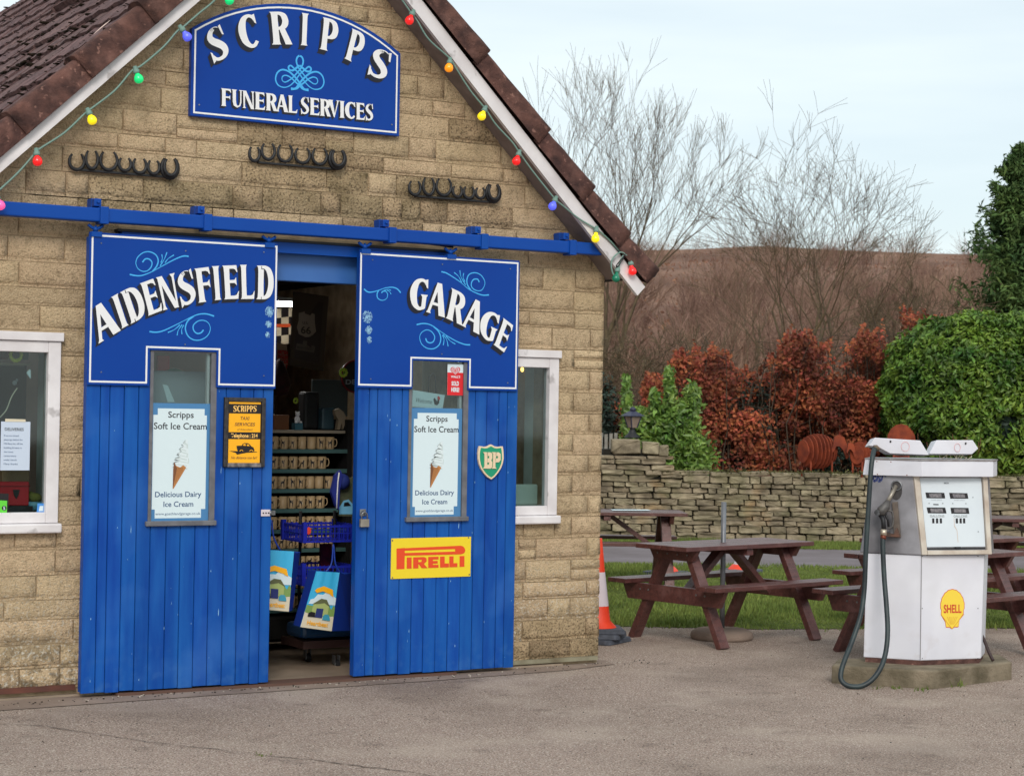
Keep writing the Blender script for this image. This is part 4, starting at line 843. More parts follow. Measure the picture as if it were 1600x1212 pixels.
# ---- ice cream posters
def poster(px, cx, y, label, k):
    t = thing('ice_cream_poster', label, 'poster', (*F(cx, 815, y)[:1], y, 1.0), 'soft ice cream posters in the door windows')
    L_, R_, T_, Bm = px      # outer pixel box at left/right/top/bottom
    x0, x1 = F(L_, 720, y)[0], F(R_, 720, y)[0]; z0, z1 = F(cx, Bm, y)[1], F(cx, T_, y)[1]; W_, H_ = x1-x0, z1-z0
    MB().box(x0, x1, y, y+.004, z0, z1).build('sheet', M['posterblue'], t)
    def Q(u, v): return (x0+W_*u, z0+H_*v)
    b = MB(); b.flat([Q(*p) for p in ((.05, .10), (.10, .10), (.10, .025), (.86, .025), (.86, .10), (.93, .10), (.93, .90), (.89, .90), (.89, .955), (.12, .955), (.12, .90), (.05, .90))], y-.0006); b.build('white_field', M['paper'], t)
    def tx_(s, u0, u1, v, h, m, bold):
        cu = bpy.data.curves.new('t', 'FONT'); cu.body = s; cu.offset = bold; cu.resolution_u = 3; to = bpy.data.objects.new('t', cu); me = bpy.data.meshes.new_from_object(to); bpy.data.objects.remove(to)
        co = np.zeros(len(me.vertices)*3); me.vertices.foreach_get('co', co); co = co.reshape(-1, 3); a_, b_ = co[:, 0].min(), co[:, 0].max()
        X = x0+W_*(u0+(u1-u0)*(co[:, 0]-a_)/(b_-a_)); Z = z0+H_*(v+h*co[:, 1]/.7)
        me.vertices.foreach_set('co', np.stack([X, np.full(len(X), y-.0012), Z], 1).ravel()); me.materials.append(M[m]); me.update(); put(bpy.data.objects.new('lettering', me), t)
    tx_('Scripps', .29, .71, .878, .052, 'text_dark', .012); tx_('Soft Ice Cream', .06, .93, .78, .055, 'text_dark', .012)
    tx_('Delicious Dairy', .10, .86, .205, .045, 'navy', .012); tx_('Ice Cream', .24, .73, .122, .045, 'navy', .012); tx_('www.goathlandgarage.co.uk', .11, .85, .052, .022, 'navy', 0)
    r = random.Random(k); b = MB(); c2 = MB()
    for i in range(26):      # whipped swirl: overlapping pale strokes
        v = .45+.22*i/26; wv = .115*(1-(i/26)**1.3)+.02; cx2 = .50+.08*(i/26)+.02*sin(i*1.3); dst = b if i % 3 else c2
        dst.flat([Q(cx2-wv+wv*1.9*t_, v+.018*sin(pi*t_)+.03*t_) for t_ in [q/6 for q in range(7)]]+[Q(cx2+wv*.9-wv*1.8*t_, v-.012+.02*t_) for t_ in [q/4 for q in range(5)]], y-.0008-i*.00003)
    b.build('ice_cream_picture', M['cream_art'], t); c2.build('ice_cream_shading', M['cream_art2'], t)
    b = MB(); b.flat([Q(*p) for p in ((.385, .275), (.40, .275), (.60, .455), (.55, .475), (.50, .455), (.43, .47), (.40, .505), (.388, .44))], y-.0020); b.build('cone_picture', M['cone_art'], t)
    b = MB(); b.flat([Q(*p) for p in ((.385, .275), (.398, .30), (.45, .445), (.43, .47), (.40, .505), (.388, .44))], y-.0022)
    for i in range(7): b.flat([Q(.395+.024*i, .30+.02*i), Q(.40+.024*i, .30+.02*i), Q(.45+.016*i, .455), Q(.445+.016*i, .455)], y-.0023-i*.00002)
    b.build('cone_shading', M['cone_art2'], t); return t
poster((233.5, 328.5, 630, 813.5), 281, .005, 'soft ice cream poster in the window of the left door, beside the taxi sign', 1)
poster((641.5, 721, 637.5, 808), 682, .005, 'soft ice cream poster in the window of the right door, above the tyre maker sign', 2)

# ---- things seen through the two door windows
def wall_box(px, y0, y1, name, m, label, cat, bevel=0):
    pts = [F(a, c, y0) for a, c in px]; x0 = min(p[0] for p in pts); x1 = max(p[0] for p in pts); z0 = min(p[1] for p in pts); z1 = max(p[1] for p in pts)
    o = MB().box(x0, x1, y0, y1, z0, z1).build(name, m, None, bevel=bevel); tag(o, label, cat); return o
fz = thing('ice_cream_machine', 'grey ice cream machine behind the glass of the left door', 'machine', (.62, .35, 0))
x0, z0 = F(236, 632, .2); x1, z1 = F(330, 581, .2)
MB().box(x0-.03, x1+.1, .2, .75, 0, z1).build('cabinet', M['greyart'], fz, bevel=.01)
b = MB(); b.flat([F(*p, .199) for p in ((254, 600), (262, 602), (273, 628), (262, 628))], .1985); b.build('swoosh_stripe', M['paper'], fz)
b = MB(); b.lathe((F(272, 580, .4)[0], .4, F(272, 583, .4)[1]), [(.07, 0), (.065, .012), (.02, .03), (0, .035)], 12); b.build('green_lid', M['green'], fz)
b = MB(); x, z = F(258, 568, .9); b.box(x-.05, x+.03, .9, .93, z-.05, z+.05); tag(b.build('red_package', M['red']), 'red package on the shelf behind the left door window', 'package')
ws_ = thing('walls_sticker', 'red and white WALLS SOLD HERE sticker in the right door window', 'sticker', (*F(711, 615, .006)[:1], .006, 1.8))
x0, x1, z0, z1 = panel([(698.5, 617), (723, 618), (724, 569), (699.5, 569)], .0062, .0072, 'sticker_white', M['paper'], ws_)
b = MB(); zr = F(710, 582, .006)[1]; b.flat([(x0, z0), (x1, z0), (x1, zr), (x0, zr)], .0056); b.build('sticker_red', M['red'], ws_)
def heart(cx, cy, s, y, m, parent):
    pts = [F(cx+s*16*sin(a)**3/17, cy-s*(13*cos(a)-5*cos(2*a)-2*cos(3*a)-cos(4*a))/17, y) for a in [2*pi*k/20 for k in range(20)]]
    MB().flat(pts, y).build('heart_mark', M[m], parent)
for i, (s, m) in enumerate(((8.2, 'red'), (6.6, 'paper'), (5.2, 'red'), (3.6, 'paper'), (2.3, 'red'))): heart(711.5, 579, s, .0052-.0004*i, m, ws_)
text_fit("WALL'S", (704.5, 590), (719, 590.3), 3.3, .005, ws_, 'paper', .03); text_fit('SOLD', (705.5, 602), (717, 602.3), 6.4, .005, ws_, 'paper', .04); text_fit('HERE!', (705, 611.5), (717.5, 612), 6.4, .005, ws_, 'paper', .04)
wb_ = thing('welcome_plaque', 'white tilted Welcome plaque with a cockerel behind the right door window', 'plaque', (*F(668, 637, .03)[:1], .03, 1.7))
MB().prism([F(*p, .024) for p in ((643.5, 635.5), (691.5, 639), (695, 617), (645, 609))], .024, .036).build('plaque', M['paper'], wb_)
text_fit('Welcome', (648.5, 628), (674.5, 631), 7, .0232, wb_, 'text_dark', -.004, shear=.3)
b = MB(); b.flat([F(*p, .0234) for p in ((677, 624), (679, 621), (683, 627), (684, 620), (687, 620), (686, 630), (683, 633), (679, 632))], .0228); b.build('cockerel_picture', M['ink'], wb_)
b = MB(); b.flat([F(*p, .0234) for p in ((683, 621), (685, 618), (688, 622), (686, 626))], .0222); b.build('cockerel_comb', M['red'], wb_)
b = MB(); b.tube([Vector((F(669, 609, .06)[0], .06, F(669, 616, .06)[1])), Vector((F(671, 586, .06)[0], .06, F(671, 588, .06)[1])), Vector((F(677, 583, .06)[0], .06, F(677, 583, .06)[1])), Vector((F(680, 588, .06)[0], .06, F(680, 588, .06)[1])), Vector((F(681, 614, .06)[0], .06, F(681, 614, .06)[1]))], .004, 5)
tag(b.build('wire_hanger', M['black']), 'black wire hook behind the glass above the welcome plaque', 'hook')
b = MB(); x, z = F(668, 562, .5); x_, z_ = F(682, 615, .5); b.box(x-.03, x_+.06, .5, .52, z_, z+.1); tag(b.build('wall_picture', M['sand']), 'pale card hanging behind the right door window', 'card')

# ---- hasp and padlock
hs_ = thing('hasp', 'steel hasp plate on the edge of the left sliding door', 'hasp', (*F(416, 801, 0)[:1], -.006, 1.04))
x, z = F(416, 801, -.004); b = MB(); b.box(x-.036, x+.026, -.008, -.0025, z-.021, z+.021); b.build('plate', M['reflect'], hs_, bevel=.006)
b = MB()
for dx in (-.022, -.004, .014): b.tube([(x+dx, -.0085, z), (x+dx, -.011, z)], .005, 6)
b.build('screw_heads', M['black'], hs_, kind='stuff')
b = MB(); b.tube([(x+.028, -.006, z-.014), (x+.028, -.006, z+.014)], .007, 8); b.box(x+.028, x+.06, -.006, -.003, z-.014, z+.014); b.build('hinge', M['steel'], hs_)
pd = thing('padlock', 'steel padlock hanging from a staple on the right door edge', 'padlock', (*F(569, 822, 0)[:1], -.02, .93))
x, z = F(566.5, 800, -.004); x2, z2 = F(568.8, 816, -.02)
b = MB(); b.box(x-.02, x+.024, -.006, -.0025, z-.024, z+.02); b.build('staple_plate', M['steel'], pd, bevel=.002)
b = MB(); b.box(x2-.031, x2+.031, -.036, -.012, z2-.028, z2+.022); b.build('lock_body', mat('lock_brass_steel', (176, 168, 158), (140, 132, 122), rough=.4, metal=.5), pd, bevel=.003)
b = MB(); b.tube([(x2-.02, -.024, z2+.02), (x2-.02, -.024, z2+.045)]+[(x2-.02*cos(a), -.024, z2+.045+.02*sin(a)) for a in [pi*k/8 for k in range(1, 8)]]+[(x2+.02, -.024, z2+.045), (x2+.02, -.024, z2+.02)], .005, 8); b.build('shackle', M['steel'], pd)
b = MB(); b.tube([(x+.004, -.003, z+.008), (x+.004, -.028, z+.004), (x+.004, -.003, z-.006)], .004, 6); b.build('staple', M['steel'], pd)

# ================================================================== HORSESHOE RACKS
def shoe(b, cx, cy, wd, hg, y, tk, th=0, gap=0.0):      # U of tapered bar, pixel centre/bottom
    n = 14; pts = []; rad = []
    for k in range(n+1):
        t = k/n; a = pi+pi*t*1.0
        # egg-shaped U opening upwards
        ang = radians(130)+radians(280)*t; px = cx+wd/2*cos(ang)*(1-.10*max(0, sin(ang))); py = cy-hg/2*sin(ang)
        x, z = F(px, py, y); pts.append(Vector((x, y-.004*sin(pi*t), z))); rad.append(tk*(.6+.4*sin(pi*t)))
    b.tube(pts, rad, 7)
def rack(label, shoes, bar, y=WY-.03):
    x, z = F(bar[0][0], bar[0][1], y); t = thing('horseshoe_rack', label, 'horseshoe rack', (F((bar[0][0]+bar[1][0])/2, bar[0][1], y)[0], y, z), 'black horseshoe racks on the gable wall')
    for i, (cx, cy, wd, hg) in enumerate(shoes):
        b = MB(); shoe(b, cx, cy, wd, hg, y-.006*(i % 2), .0115 if i < len(shoes)-1 else .017); b.build('horseshoe', M['black'], t)
    cx, cy, wd, hg = shoes[-1]; b = MB(); shoe(b, cx+1.5, cy-1, wd*.82, hg*.86, y-.03, .012); b.build('horseshoe', M['black'], t)
    q0, q1 = F(*bar[0], y), F(*bar[1], y); b = MB(); b.box(q0[0], q1[0], y-.004, y+.028, (q0[1]+q1[1])/2-.006, (q0[1]+q1[1])/2+.006); b.build('mounting_bar', M['black'], t)
def zs_(ox, oy, k, L_): return [(ox+a*k, oy+c*k, w_*k, h_*k) for a, c, w_, h_ in L_]
rack('rack of seven horseshoes on the left of the gable under the yellow bulb', zs_(0, 130, .2, [(598, 608, 118, 140), (716, 590, 95, 158), (848, 600, 135, 160), (975, 630, 95, 112), (1090, 640, 105, 128), (1200, 652, 92, 118), (1325, 655, 125, 168)]), ((126, 266), (268, 276)))
rack('rack of six horseshoes in the middle of the gable on the darkest stones', zs_(380, 200, .165, [(105, 240, 100, 150), (235, 215, 125, 170), (395, 230, 140, 180), (560, 255, 140, 160), (722, 262, 140, 172), (890, 285, 145, 190)]), ((404, 254), (528, 264)))
rack('rack of seven horseshoes on the right of the gable nearest the blue bulb', zs_(620, 200, .206, [(135, 450, 88, 118), (240, 435, 85, 145), (355, 440, 115, 145), (458, 478, 70, 90), (545, 485, 80, 100), (632, 490, 70, 90), (730, 485, 100, 145)]), ((650, 308), (770, 314)))

# ================================================================== STRINGS OF COLOURED BULBS
BC = {'red': (240, 30, 30), 'yellow': (255, 226, 20), 'green': (20, 214, 120), 'blue': (90, 100, 240), 'pink': (250, 90, 160), 'orange': (255, 150, 20), 'darkgreen': (10, 120, 90)}
BM = {k: mat('bulb_'+k, c, rough=.18, emit=(c, .55 if k != 'darkgreen' else 0), spec=.7) for k, c in BC.items()}
def bulbs(label, cable, bl, y):
    q = F(*cable[0], y); t = thing('light_string', label, 'string lights', (q[0], y, q[1]), 'strings of coloured bulbs along the roof edge')
    P = [Vector((F(a, c, yy_)[0], yy_, F(a, c, yy_)[1])) for (a, c, yy_) in [(p[0], p[1], p[2] if len(p) > 2 else y) for p in cable]]
    MB().tube(cr(P, 5), .0062, 6).build('cable', M['cable'], t)
    for (a, c, b0, b1, colr) in bl:           # socket pixel, bulb pixel
        s = Vector((F(a, c, y-.01)[0], y-.01, F(a, c, y-.01)[1])); e = Vector((F(b0, b1, y-.02)[0], y-.02, F(b0, b1, y-.02)[1])); d = (e-s).normalized(); sd = d.cross(Vector((0, 1, 0))).normalized(); ot = sd.cross(d)
        def rev(prof, n=12):
            v = [s+d*h+(sd*cos(2*pi*j/n)+ot*sin(2*pi*j/n))*r_ for r_, h in prof for j in range(n)]; return v, [(i*n+j, i*n+(j+1) % n, (i+1)*n+(j+1) % n, (i+1)*n+j) for i in range(len(prof)-1) for j in range(n)]
        b = MB(); b.add(*rev([(0, -.022), (.012, -.02), (.014, 0), (.019, .004), (.020, .018), (.016, .026), (.0, .027)]), smooth=True); b.build('socket', M['cable'], t)
        L_ = (e-s).length; b = MB(); b.add(*rev([(.012, .024), (.014, L_-.024), (.024, L_-.012), (.0285, L_+.004), (.026, L_+.018), (.016, L_+.028), (0, L_+.032)]), smooth=True)
        o = b.build('bulb', BM[colr], t); o['label'] = ('dark green' if colr == 'darkgreen' else colr)+' bulb'
bulbs('string of coloured bulbs along the left barge board', [(-20, 312), (0, 296), (30, 268), (52, 243), (58, 236), (66, 230), (100, 208), (128, 182), (138, 173), (148, 166), (180, 141), (203, 114), (212, 107), (222, 102), (255, 74), (276, 50), (287, 42), (310, 22), (335, 1), (348, -22), (360, -40)],
      [(57, 237, 58.5, 251, 'red'), (138, 174, 143.5, 187, 'yellow'), (212, 109, 216.5, 122.5, 'green'), (283, 44, 292, 57, 'blue'), (352, -14, 358, 0, 'green'), (-6, 306, 0, 320, 'pink')], -.11)
bulbs('string of coloured bulbs along the right barge board ending in a hanging loop', [(600, -40), (628, 0), (642, 20), (652, 33), (670, 62), (702, 91), (712, 106), (735, 142), (758, 170), (775, 195), (800, 222), (811, 238), (828, 262), (850, 290), (868, 312), (880, 322), (905, 342), (930, 357), (942, 366), (955, 378), (966, 390), (974, 396), (982, 404)],
      [(645, 20, 640, 31.5, 'red'), (703, 95, 701.5, 105.5, 'orange'), (758, 170, 753, 181, 'yellow'), (811, 239, 807, 251, 'red'), (868, 311, 863.5, 321.5, 'blue'), (932, 358, 930.5, 372, 'yellow'), (985, 409, 988, 423, 'red'), (965, 420, 962.5, 434, 'darkgreen')], -.115)
t = [o for o in bpy.data.objects if o.name.startswith('light_string')][-1]
lp = [(980, 400), (970, 394), (958, 403), (955, 415), (958, 428), (963, 432), (967, 426), (968, 410), (974, 399)]
MB().tube(cr([Vector((F(a, c, -.13)[0], -.13, F(a, c, -.13)[1])) for a, c in lp], 4), .006, 6).build('cable_loop', M['cable'], t)
lp = [(977, 397), (971, 405), (963, 415), (966, 416), (975, 402)]
MB().tube(cr([Vector((F(a, c, -.135)[0], -.135, F(a, c, -.135)[1])) for a, c in lp], 4), .004, 6).build('cable_tie', M['black'], t)

# ================================================================== INSIDE THE SHOP
IN = mat('shop_wall_plaster', (176, 156, 144), (156, 138, 126), sc=3, rough=.9, pos=True)
b = MB(); b.box(XL+.3, XR-.3, 5.0, 5.15, 0, 2.9); b.build('shop_back_wall', IN, garage)
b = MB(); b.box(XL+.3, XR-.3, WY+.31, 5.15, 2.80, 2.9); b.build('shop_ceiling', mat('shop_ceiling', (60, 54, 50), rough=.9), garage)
b = MB(); b.box(XL+.3, XR-.31, WY-.03, 5.15, -.06, -.014); b.build('shop_floor', mat('shop_floor', (158, 140, 122), (130, 114, 98), sc=3, rough=.6, bump=.2, bsc=80, pos=True), garage)
b = MB(); b.box(.22, 2.52, -.02, WY+.02, -.06, -.0105); b.build('threshold', mat('threshold_strip', (92, 66, 56), rough=.8), garage)
b = MB(); b.box(2.25, 2.31, 2.9, 5.0, 0, 2.8); b.build('partition', IN, garage)
# display unit with mugs (shelves of dog mugs)
MY = 1.55
un = thing('mug_shelf_unit', 'dark shelf unit packed with dog mugs inside the open doorway', 'shelf unit', (1.9, MY+.1, 0))
sx0, sx1 = F(405, 800, MY)[0], F(541, 800, MY)[0]
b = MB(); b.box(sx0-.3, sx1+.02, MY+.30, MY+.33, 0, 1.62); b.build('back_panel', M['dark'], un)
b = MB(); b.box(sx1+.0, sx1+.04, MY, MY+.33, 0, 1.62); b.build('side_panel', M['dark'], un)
shz = []
for i, py in enumerate((702, 733, 764, 795, 827, 857, 889, 920, 950)):
    z = F(470, py, MY)[1]; shz.append(z); xe = sx1
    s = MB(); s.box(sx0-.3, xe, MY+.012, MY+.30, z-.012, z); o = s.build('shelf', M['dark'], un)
    s = MB(); s.box(sx0-.3, xe, MY, MY+.011, z-.026, z+.002); s.build('shelf_edge', M['shelf'], o)
z0 = F(470, 672, MY)[1]; s = MB(); s.box(sx0-.3, sx1-.02, MY, MY+.4, z0-.02, z0); s.build('top_board', mat('unit_top', (150, 140, 124), rough=.5), un)
DOG = [(-.30, .12), (-.27, .12), (-.25, .40), (-.22, .12), (-.18, .12), (-.15, .42), (.10, .45), (.14, .12), (.18, .12), (.19, .40), (.23, .12), (.27, .12), (.26, .55), (.34, .66), (.30, .74), (.22, .80), (.17, .70), (.12, .62), (-.24, .60), (-.33, .68), (-.35, .64), (-.28, .52)]
def mug_mesh(k):
    r = random.Random(k); b = MB(); H_, R_ = .086, .031
    b.lathe((0, 0, 0), [(0, .001), (R_*.96, .001), (R_, .006), (R_, H_), (R_*.93, H_), (R_*.9, .01)], 14)
    b.tube([(R_*.95, .0, .072), (R_+.014, 0, .07), (R_+.02, 0, .046), (R_+.014, 0, .024), (R_*.95, 0, .018)], .004, 5)
    bd = b.mesh('mug_body', M['mugc'])
    fx = -1 if r.random() < .4 else 1; wv, hv = r.uniform(.85, 1.15), r.uniform(.85, 1.1); v = []
    for (x, z) in DOG:
        a = x*fx*wv*1.5*.9; v.append((sin(a)*(R_+.0008), -cos(a)*(R_+.0008), -.002+z*hv*.096+r.uniform(-.001, .001)))
    p = MB().add(v, [tuple(range(len(v)))] if fx > 0 else [tuple(range(len(v)-1, -1, -1))]).mesh('dog_print', M['ink']); return bd, p
MUGS = [mug_mesh(i) for i in range(7)]
ords_ = ['first', 'second', 'third', 'fourth', 'fifth', 'sixth', 'seventh', 'eighth', 'ninth', 'tenth', 'eleventh', 'twelfth']
words_ = ['first', 'second', 'third', 'fourth', 'fifth', 'sixth', 'seventh', 'eighth', 'ninth']
rm = random.Random(8); mw = F(470, 700, MY)[0]-F(455.5, 700, MY)[0]
for i, z in enumerate(shz):
    n_end = {0: 528, 1: 514, 2: 528, 3: 524, 4: 526, 5: 526, 6: 515, 7: 500, 8: 500}[i]
    x = sx0-.02; k = 0
    while x < F(n_end, 800, MY)[0]-mw*.45:
        bd, pr = MUGS[rm.randrange(7)]; turned = rm.random() < .12
        t = thing('dog_mug', 'stoneware dog mug, %s from its left end on the %s shelf of the mug unit' % (ords_[k], words_[i]), 'mug', (x, MY+.05+rm.uniform(-.004, .004), z+.001), 'dog mugs on the shelf unit')
        t.rotation_euler = (0, 0, rm.gauss(0, .15)+(1.3 if turned else -.5)); 
        for me, nm in ((bd, 'mug_body'), (pr, 'dog_print')): o = bpy.data.objects.new(nm, me); COL.objects.link(o); o.parent = t
        t.scale = (1.04, 1.04, 1.04); x += mw*rm.uniform(.98, 1.06); k += 1
# things on top of the unit
def block(name, label, cat, px0, py0, px1, py1, y, d, m, bevel=.004):
    x0, z0 = F(px0, py1, y); x1, z1 = F(px1, py0, y); return tag(MB().box(x0, x1, y, y+d, z0, z1).build(name, m, bevel=bevel), label, cat)
block('orange_box', 'small brown box on the top board beside the left door edge', 'box', 429, 648, 452, 671, MY+.1, .1, M['cone_art2'])
block('dark_canister', 'tall black canister in the middle of the top board', 'canister', 475, 612, 500, 671, MY+.2, .12, M['black'], .02)
tn = block('blue_tin', 'dull blue tin to the right of the black canister', 'tin', 503, 637, 523, 671, MY+.15, .1, mat('tin_blue', (58, 84, 96), rough=.4), .012)
block('grey_board', 'dark grey souvenir board propped behind the canister', 'board', 487, 594, 544, 650, MY+.35, .02, mat('souvenir_board', (74, 84, 86), rough=.6))
be = thing('teddy', 'small white teddy figure on a teal box', 'toy', (*F(464, 660, MY)[:1], MY+.05, z0))
x, z = F(464.5, 655, MY+.05); b = MB(); b.ell((x, MY+.05, z), (.022, .018, .026), 10, 8); b.ell((x, MY+.045, z+.036), (.018, .016, .017), 10, 8); b.ell((x-.014, MY+.05, z+.053), (.006, .005, .006)); b.ell((x+.014, MY+.05, z+.053), (.006, .005, .006)); b.ell((x-.018, MY+.03, z-.02), (.010, .012, .009)); b.ell((x+.018, MY+.03, z-.02), (.010, .012, .009)); b.build('body', M['letter'], be)
b = MB(); b.box(x-.03, x+.03, MY+.02, MY+.08, z0+.001, z-.026); b.build('teal_box', mat('teal_box', (50, 96, 112)), be)
gg = thing('pale_figurine', 'cream dog figurine at the right end of the top board', 'figurine', (*F(530, 660, MY)[:1], MY+.05, z0))
b = MB(); b.prism([F(*p, MY+.05) for p in ((527, 671), (529, 656), (524, 648), (523, 641), (530, 638), (537, 643), (541, 652), (540, 660), (536, 671), (534, 660), (531, 671))], MY+.05, MY+.09); b.build('body', mat('figurine_cream', (150, 134, 112)), gg)
def flower(label, px, py, y, s):
    x, z = F(px, py, y); t = thing('lime_flower', label, 'ornament', (x, y, z)); b = MB()
    for k in range(9):
        a = 2*pi*k/9; b.ell((x+cos(a)*s*.7, y, z+sin(a)*s*.7), (s*.34, s*.15, s*.34), 7, 5)
    b.build('petals', M['lime'], t); b = MB(); b.ell((x, y-.01, z), (s*.3, s*.2, s*.3), 8, 6); b.build('flower_centre', mat('flower_centre', (110, 140, 30)), t)
flower('large lime paper flower by the right door edge inside the shop', 536.5, 582, MY-.2, .036); flower('small lime paper flower left of the black canister', 462, 626, MY+.1, .022)
# round red sign half hidden behind the right door
x, z = F(556, 588, MY+.1); t = thing('round_sign', 'dark round sign with a red rim half hidden by the right door', 'sign', (x, MY+.1, z))
b = MB(); b.tube([(x, MY+.1, z), (x, MY+.12, z)], .12, 28, smooth=False); b.build('disc', M['ink'], t); b = MB(); n = 28
b.tube([(x+.118*cos(2*pi*k/n), MY+.095, z+.118*sin(2*pi*k/n)) for k in range(n+1)], .007, 6, cap=False); b.build('red_rim', mat('dull_red', (130, 20, 26)), t)
text_fit('DEE', (540, 600), (562, 600), 7, MY+.095, t, 'greyart', .03)
# framed route shield poster, hung on an angle
t = thing('framed_poster', 'dark framed poster with a highway shield numbered 66 hanging inside the doorway', 'poster', (*F(475, 560, 1.9)[:1], 1.9, 1.85))
def P3(px, py): return A(px, py, 13.25+(px-475)*.011-(565-py)*.0012)
def quad3(b, pts, off=0): b.add([P3(*p)-FH*off for p in pts], [tuple(range(len(pts)))])
b = MB(); fo = [(452, 570), (505, 580), (513, 463), (458, 455)]
v = [P3(*p) for p in fo]+[P3(*p)+FH*.03 for p in fo]; b.add(v, [(0, 1, 2, 3), (7, 6, 5, 4), (0, 4, 5, 1), (1, 5, 6, 2), (2, 6, 7, 3), (3, 7, 4, 0)]); b.build('frame', M['ink'], t)
b = MB(); quad3(b, [(460, 560), (499, 568), (505, 473), (465, 466)], .004); b.build('poster_sheet', mat('poster_sheet', (52, 46, 48)), t)
b = MB(); quad3(b, [(467, 489), (480, 486), (492, 491), (492, 503), (494, 518), (486, 526), (478, 527), (467, 522), (464, 511), (467, 500)], .008); b.build('shield', mat('shield_grey', (156, 146, 132)), t)
def text3(s, px0, py0, px1, py1, hp, m, par):
    cu = bpy.data.curves.new('t', 'FONT'); cu.body = s; cu.offset = .02; to = bpy.data.objects.new('t', cu); me = bpy.data.meshes.new_from_object(to); bpy.data.objects.remove(to)
    x0 = min(v.co.x for v in me.vertices); x1 = max(v.co.x for v in me.vertices)
    for v in me.vertices:
        u, w_ = (v.co.x-x0)/(x1-x0), v.co.y/.7; v.co = P3(px0+(px1-px0)*u, py0+(py1-py0)*u-hp*w_)-FH*.012
    me.materials.append(m); put(bpy.data.objects.new('lettering', me), par)
text3('66', 470.5, 520.5, 486, 522, 11, M['ink'], t); text3('U.S.', 473, 506, 482, 507, 4, M['ink'], t)
b = MB(); quad3(b, [(462, 546), (491, 551), (492.5, 541), (484, 539), (483, 533), (474, 532), (473, 538), (464, 536)], .008); b.build('ribbon_panel', mat('ribbon_grey', (98, 92, 84)), t); text3('MAIN STREET', 464.5, 544, 490, 548.5, 4, M['ink'], t)
# left side: posters, flag, lamp
lamp = thing('strip_lamp', 'lit fluorescent strip lamp on the shop ceiling by the left door', 'lamp', (*F(440, 475, 2.6)[:1], 2.6, 2.3))
x, z = F(455, 475.5, 2.6); b = MB(); b.box(x-1.1, x, 2.58, 2.62, z-.018, z+.018); b.build('tube', mat('lit_tube', (255, 255, 255), emit=((255, 252, 245), 34)), lamp)
b = MB(); b.box(x-1.1, x+.01, 2.57, 2.65, z+.019, z+.05); b.build('housing', M['paper'], lamp)
t = thing('chequered_flag', 'black and white chequered flag with an orange hem behind the left door edge', 'flag', (*F(440, 520, 3.0)[:1], 3.0, 2.0))
for nm, m, par in (('white_squares', mat('flag_cream', (190, 176, 150)), 0), ('black_squares', M['ink'], 1)):
    b = MB()
    for i in range(5):
        for j in range(4):
            if (i+j) % 2 == par: b.flat([F(405+i*11.5, 482+j*14+1.5*sin(i), 3.0), F(416.5+i*11.5, 482+j*14+1.5*sin(i+1), 3.0), F(416.5+i*11.5, 496+j*14+1.5*sin(i+1), 3.0), F(405+i*11.5, 496+j*14+1.5*sin(i), 3.0)], 3.0)
    b.build(nm, m, t, kind='stuff')
b = MB(); b.flat([F(400, 506, 3.0), F(453, 506, 3.0), F(453, 511, 3.0), F(400, 511, 3.0)], 2.99); b.build('orange_hem', mat('hem_orange', (190, 70, 20)), t)
t = thing('red_lettered_poster', 'cream poster with red lettering tilted behind the left door edge', 'poster', (*F(443, 560, 2.4)[:1], 2.4, 1.8))
MB().prism([F(*p, 2.4) for p in ((425, 575), (450, 571), (448, 538), (423, 534))], 2.4, 2.41).build('sheet', mat('old_paper', (196, 176, 150)), t)
for i, s in enumerate(('BRITISH', 'ENGLISH', 'GOODS', 'RALLY')): text_fit(s, (434, 552+i*7), (450, 554+i*7), 5.5, 2.395, t, 'red', .05)
b = MB(); x, z = F(436, 590, 2.2); b.lathe((x, 2.2, z), [(0, -.14), (.07, -.12), (.09, -.05), (.06, .05), (.03, .12), (0, .14)], 12); tag(b.build('red_black_bag', mat('bag_dark_red', (70, 16, 22), (20, 14, 16), sc=12)), 'dark red and black bag hanging behind the left door edge', 'bag')
# side wall clutter seen through right window handled below
# ---- trolley with blue crates
tr = thing('display_trolley', 'dark wheeled trolley stacked with blue crates in the doorway', 'trolley', (1.75, .75, 0))
TY = .62
x0, zq = F(474, 1010, TY); x1 = F(560, 1010, TY)[0]
b = MB(); b.box(x0, x1, TY, TY+.36, F(510, 1012, TY)[1], F(510, 1000, TY)[1]); b.build('base_board', mat('trolley_wood', (70, 44, 40), rough=.6), tr)
b = MB(); b.tube([(x0+.1, TY+.3, .08), (x0+.1, TY+.3, 1.0)], .012, 8); b.tube([(x1-.05, TY+.3, .08), (x1-.05, TY+.3, 1.0)], .012, 8); b.build('upright', M['black'], tr)
def castor(px, py, y):
    x, z = F(px, py, y); b = MB(); b.tube([(x-.012, y, z), (x+.012, y, z)], .032, 16, smooth=False); o = b.build('castor', M['black'], tr)
    b = MB(); b.tube([(x-.016, y, z), (x+.016, y, z)], .013, 10); b.box(x-.02, x-.014, y-.01, y+.03, z, z+.06); b.box(x+.014, x+.02, y-.01, y+.03, z, z+.06); b.build('castor_fork', M['steel'], o)
castor(526, 1037, TY); castor(481, 1027, TY+.25)
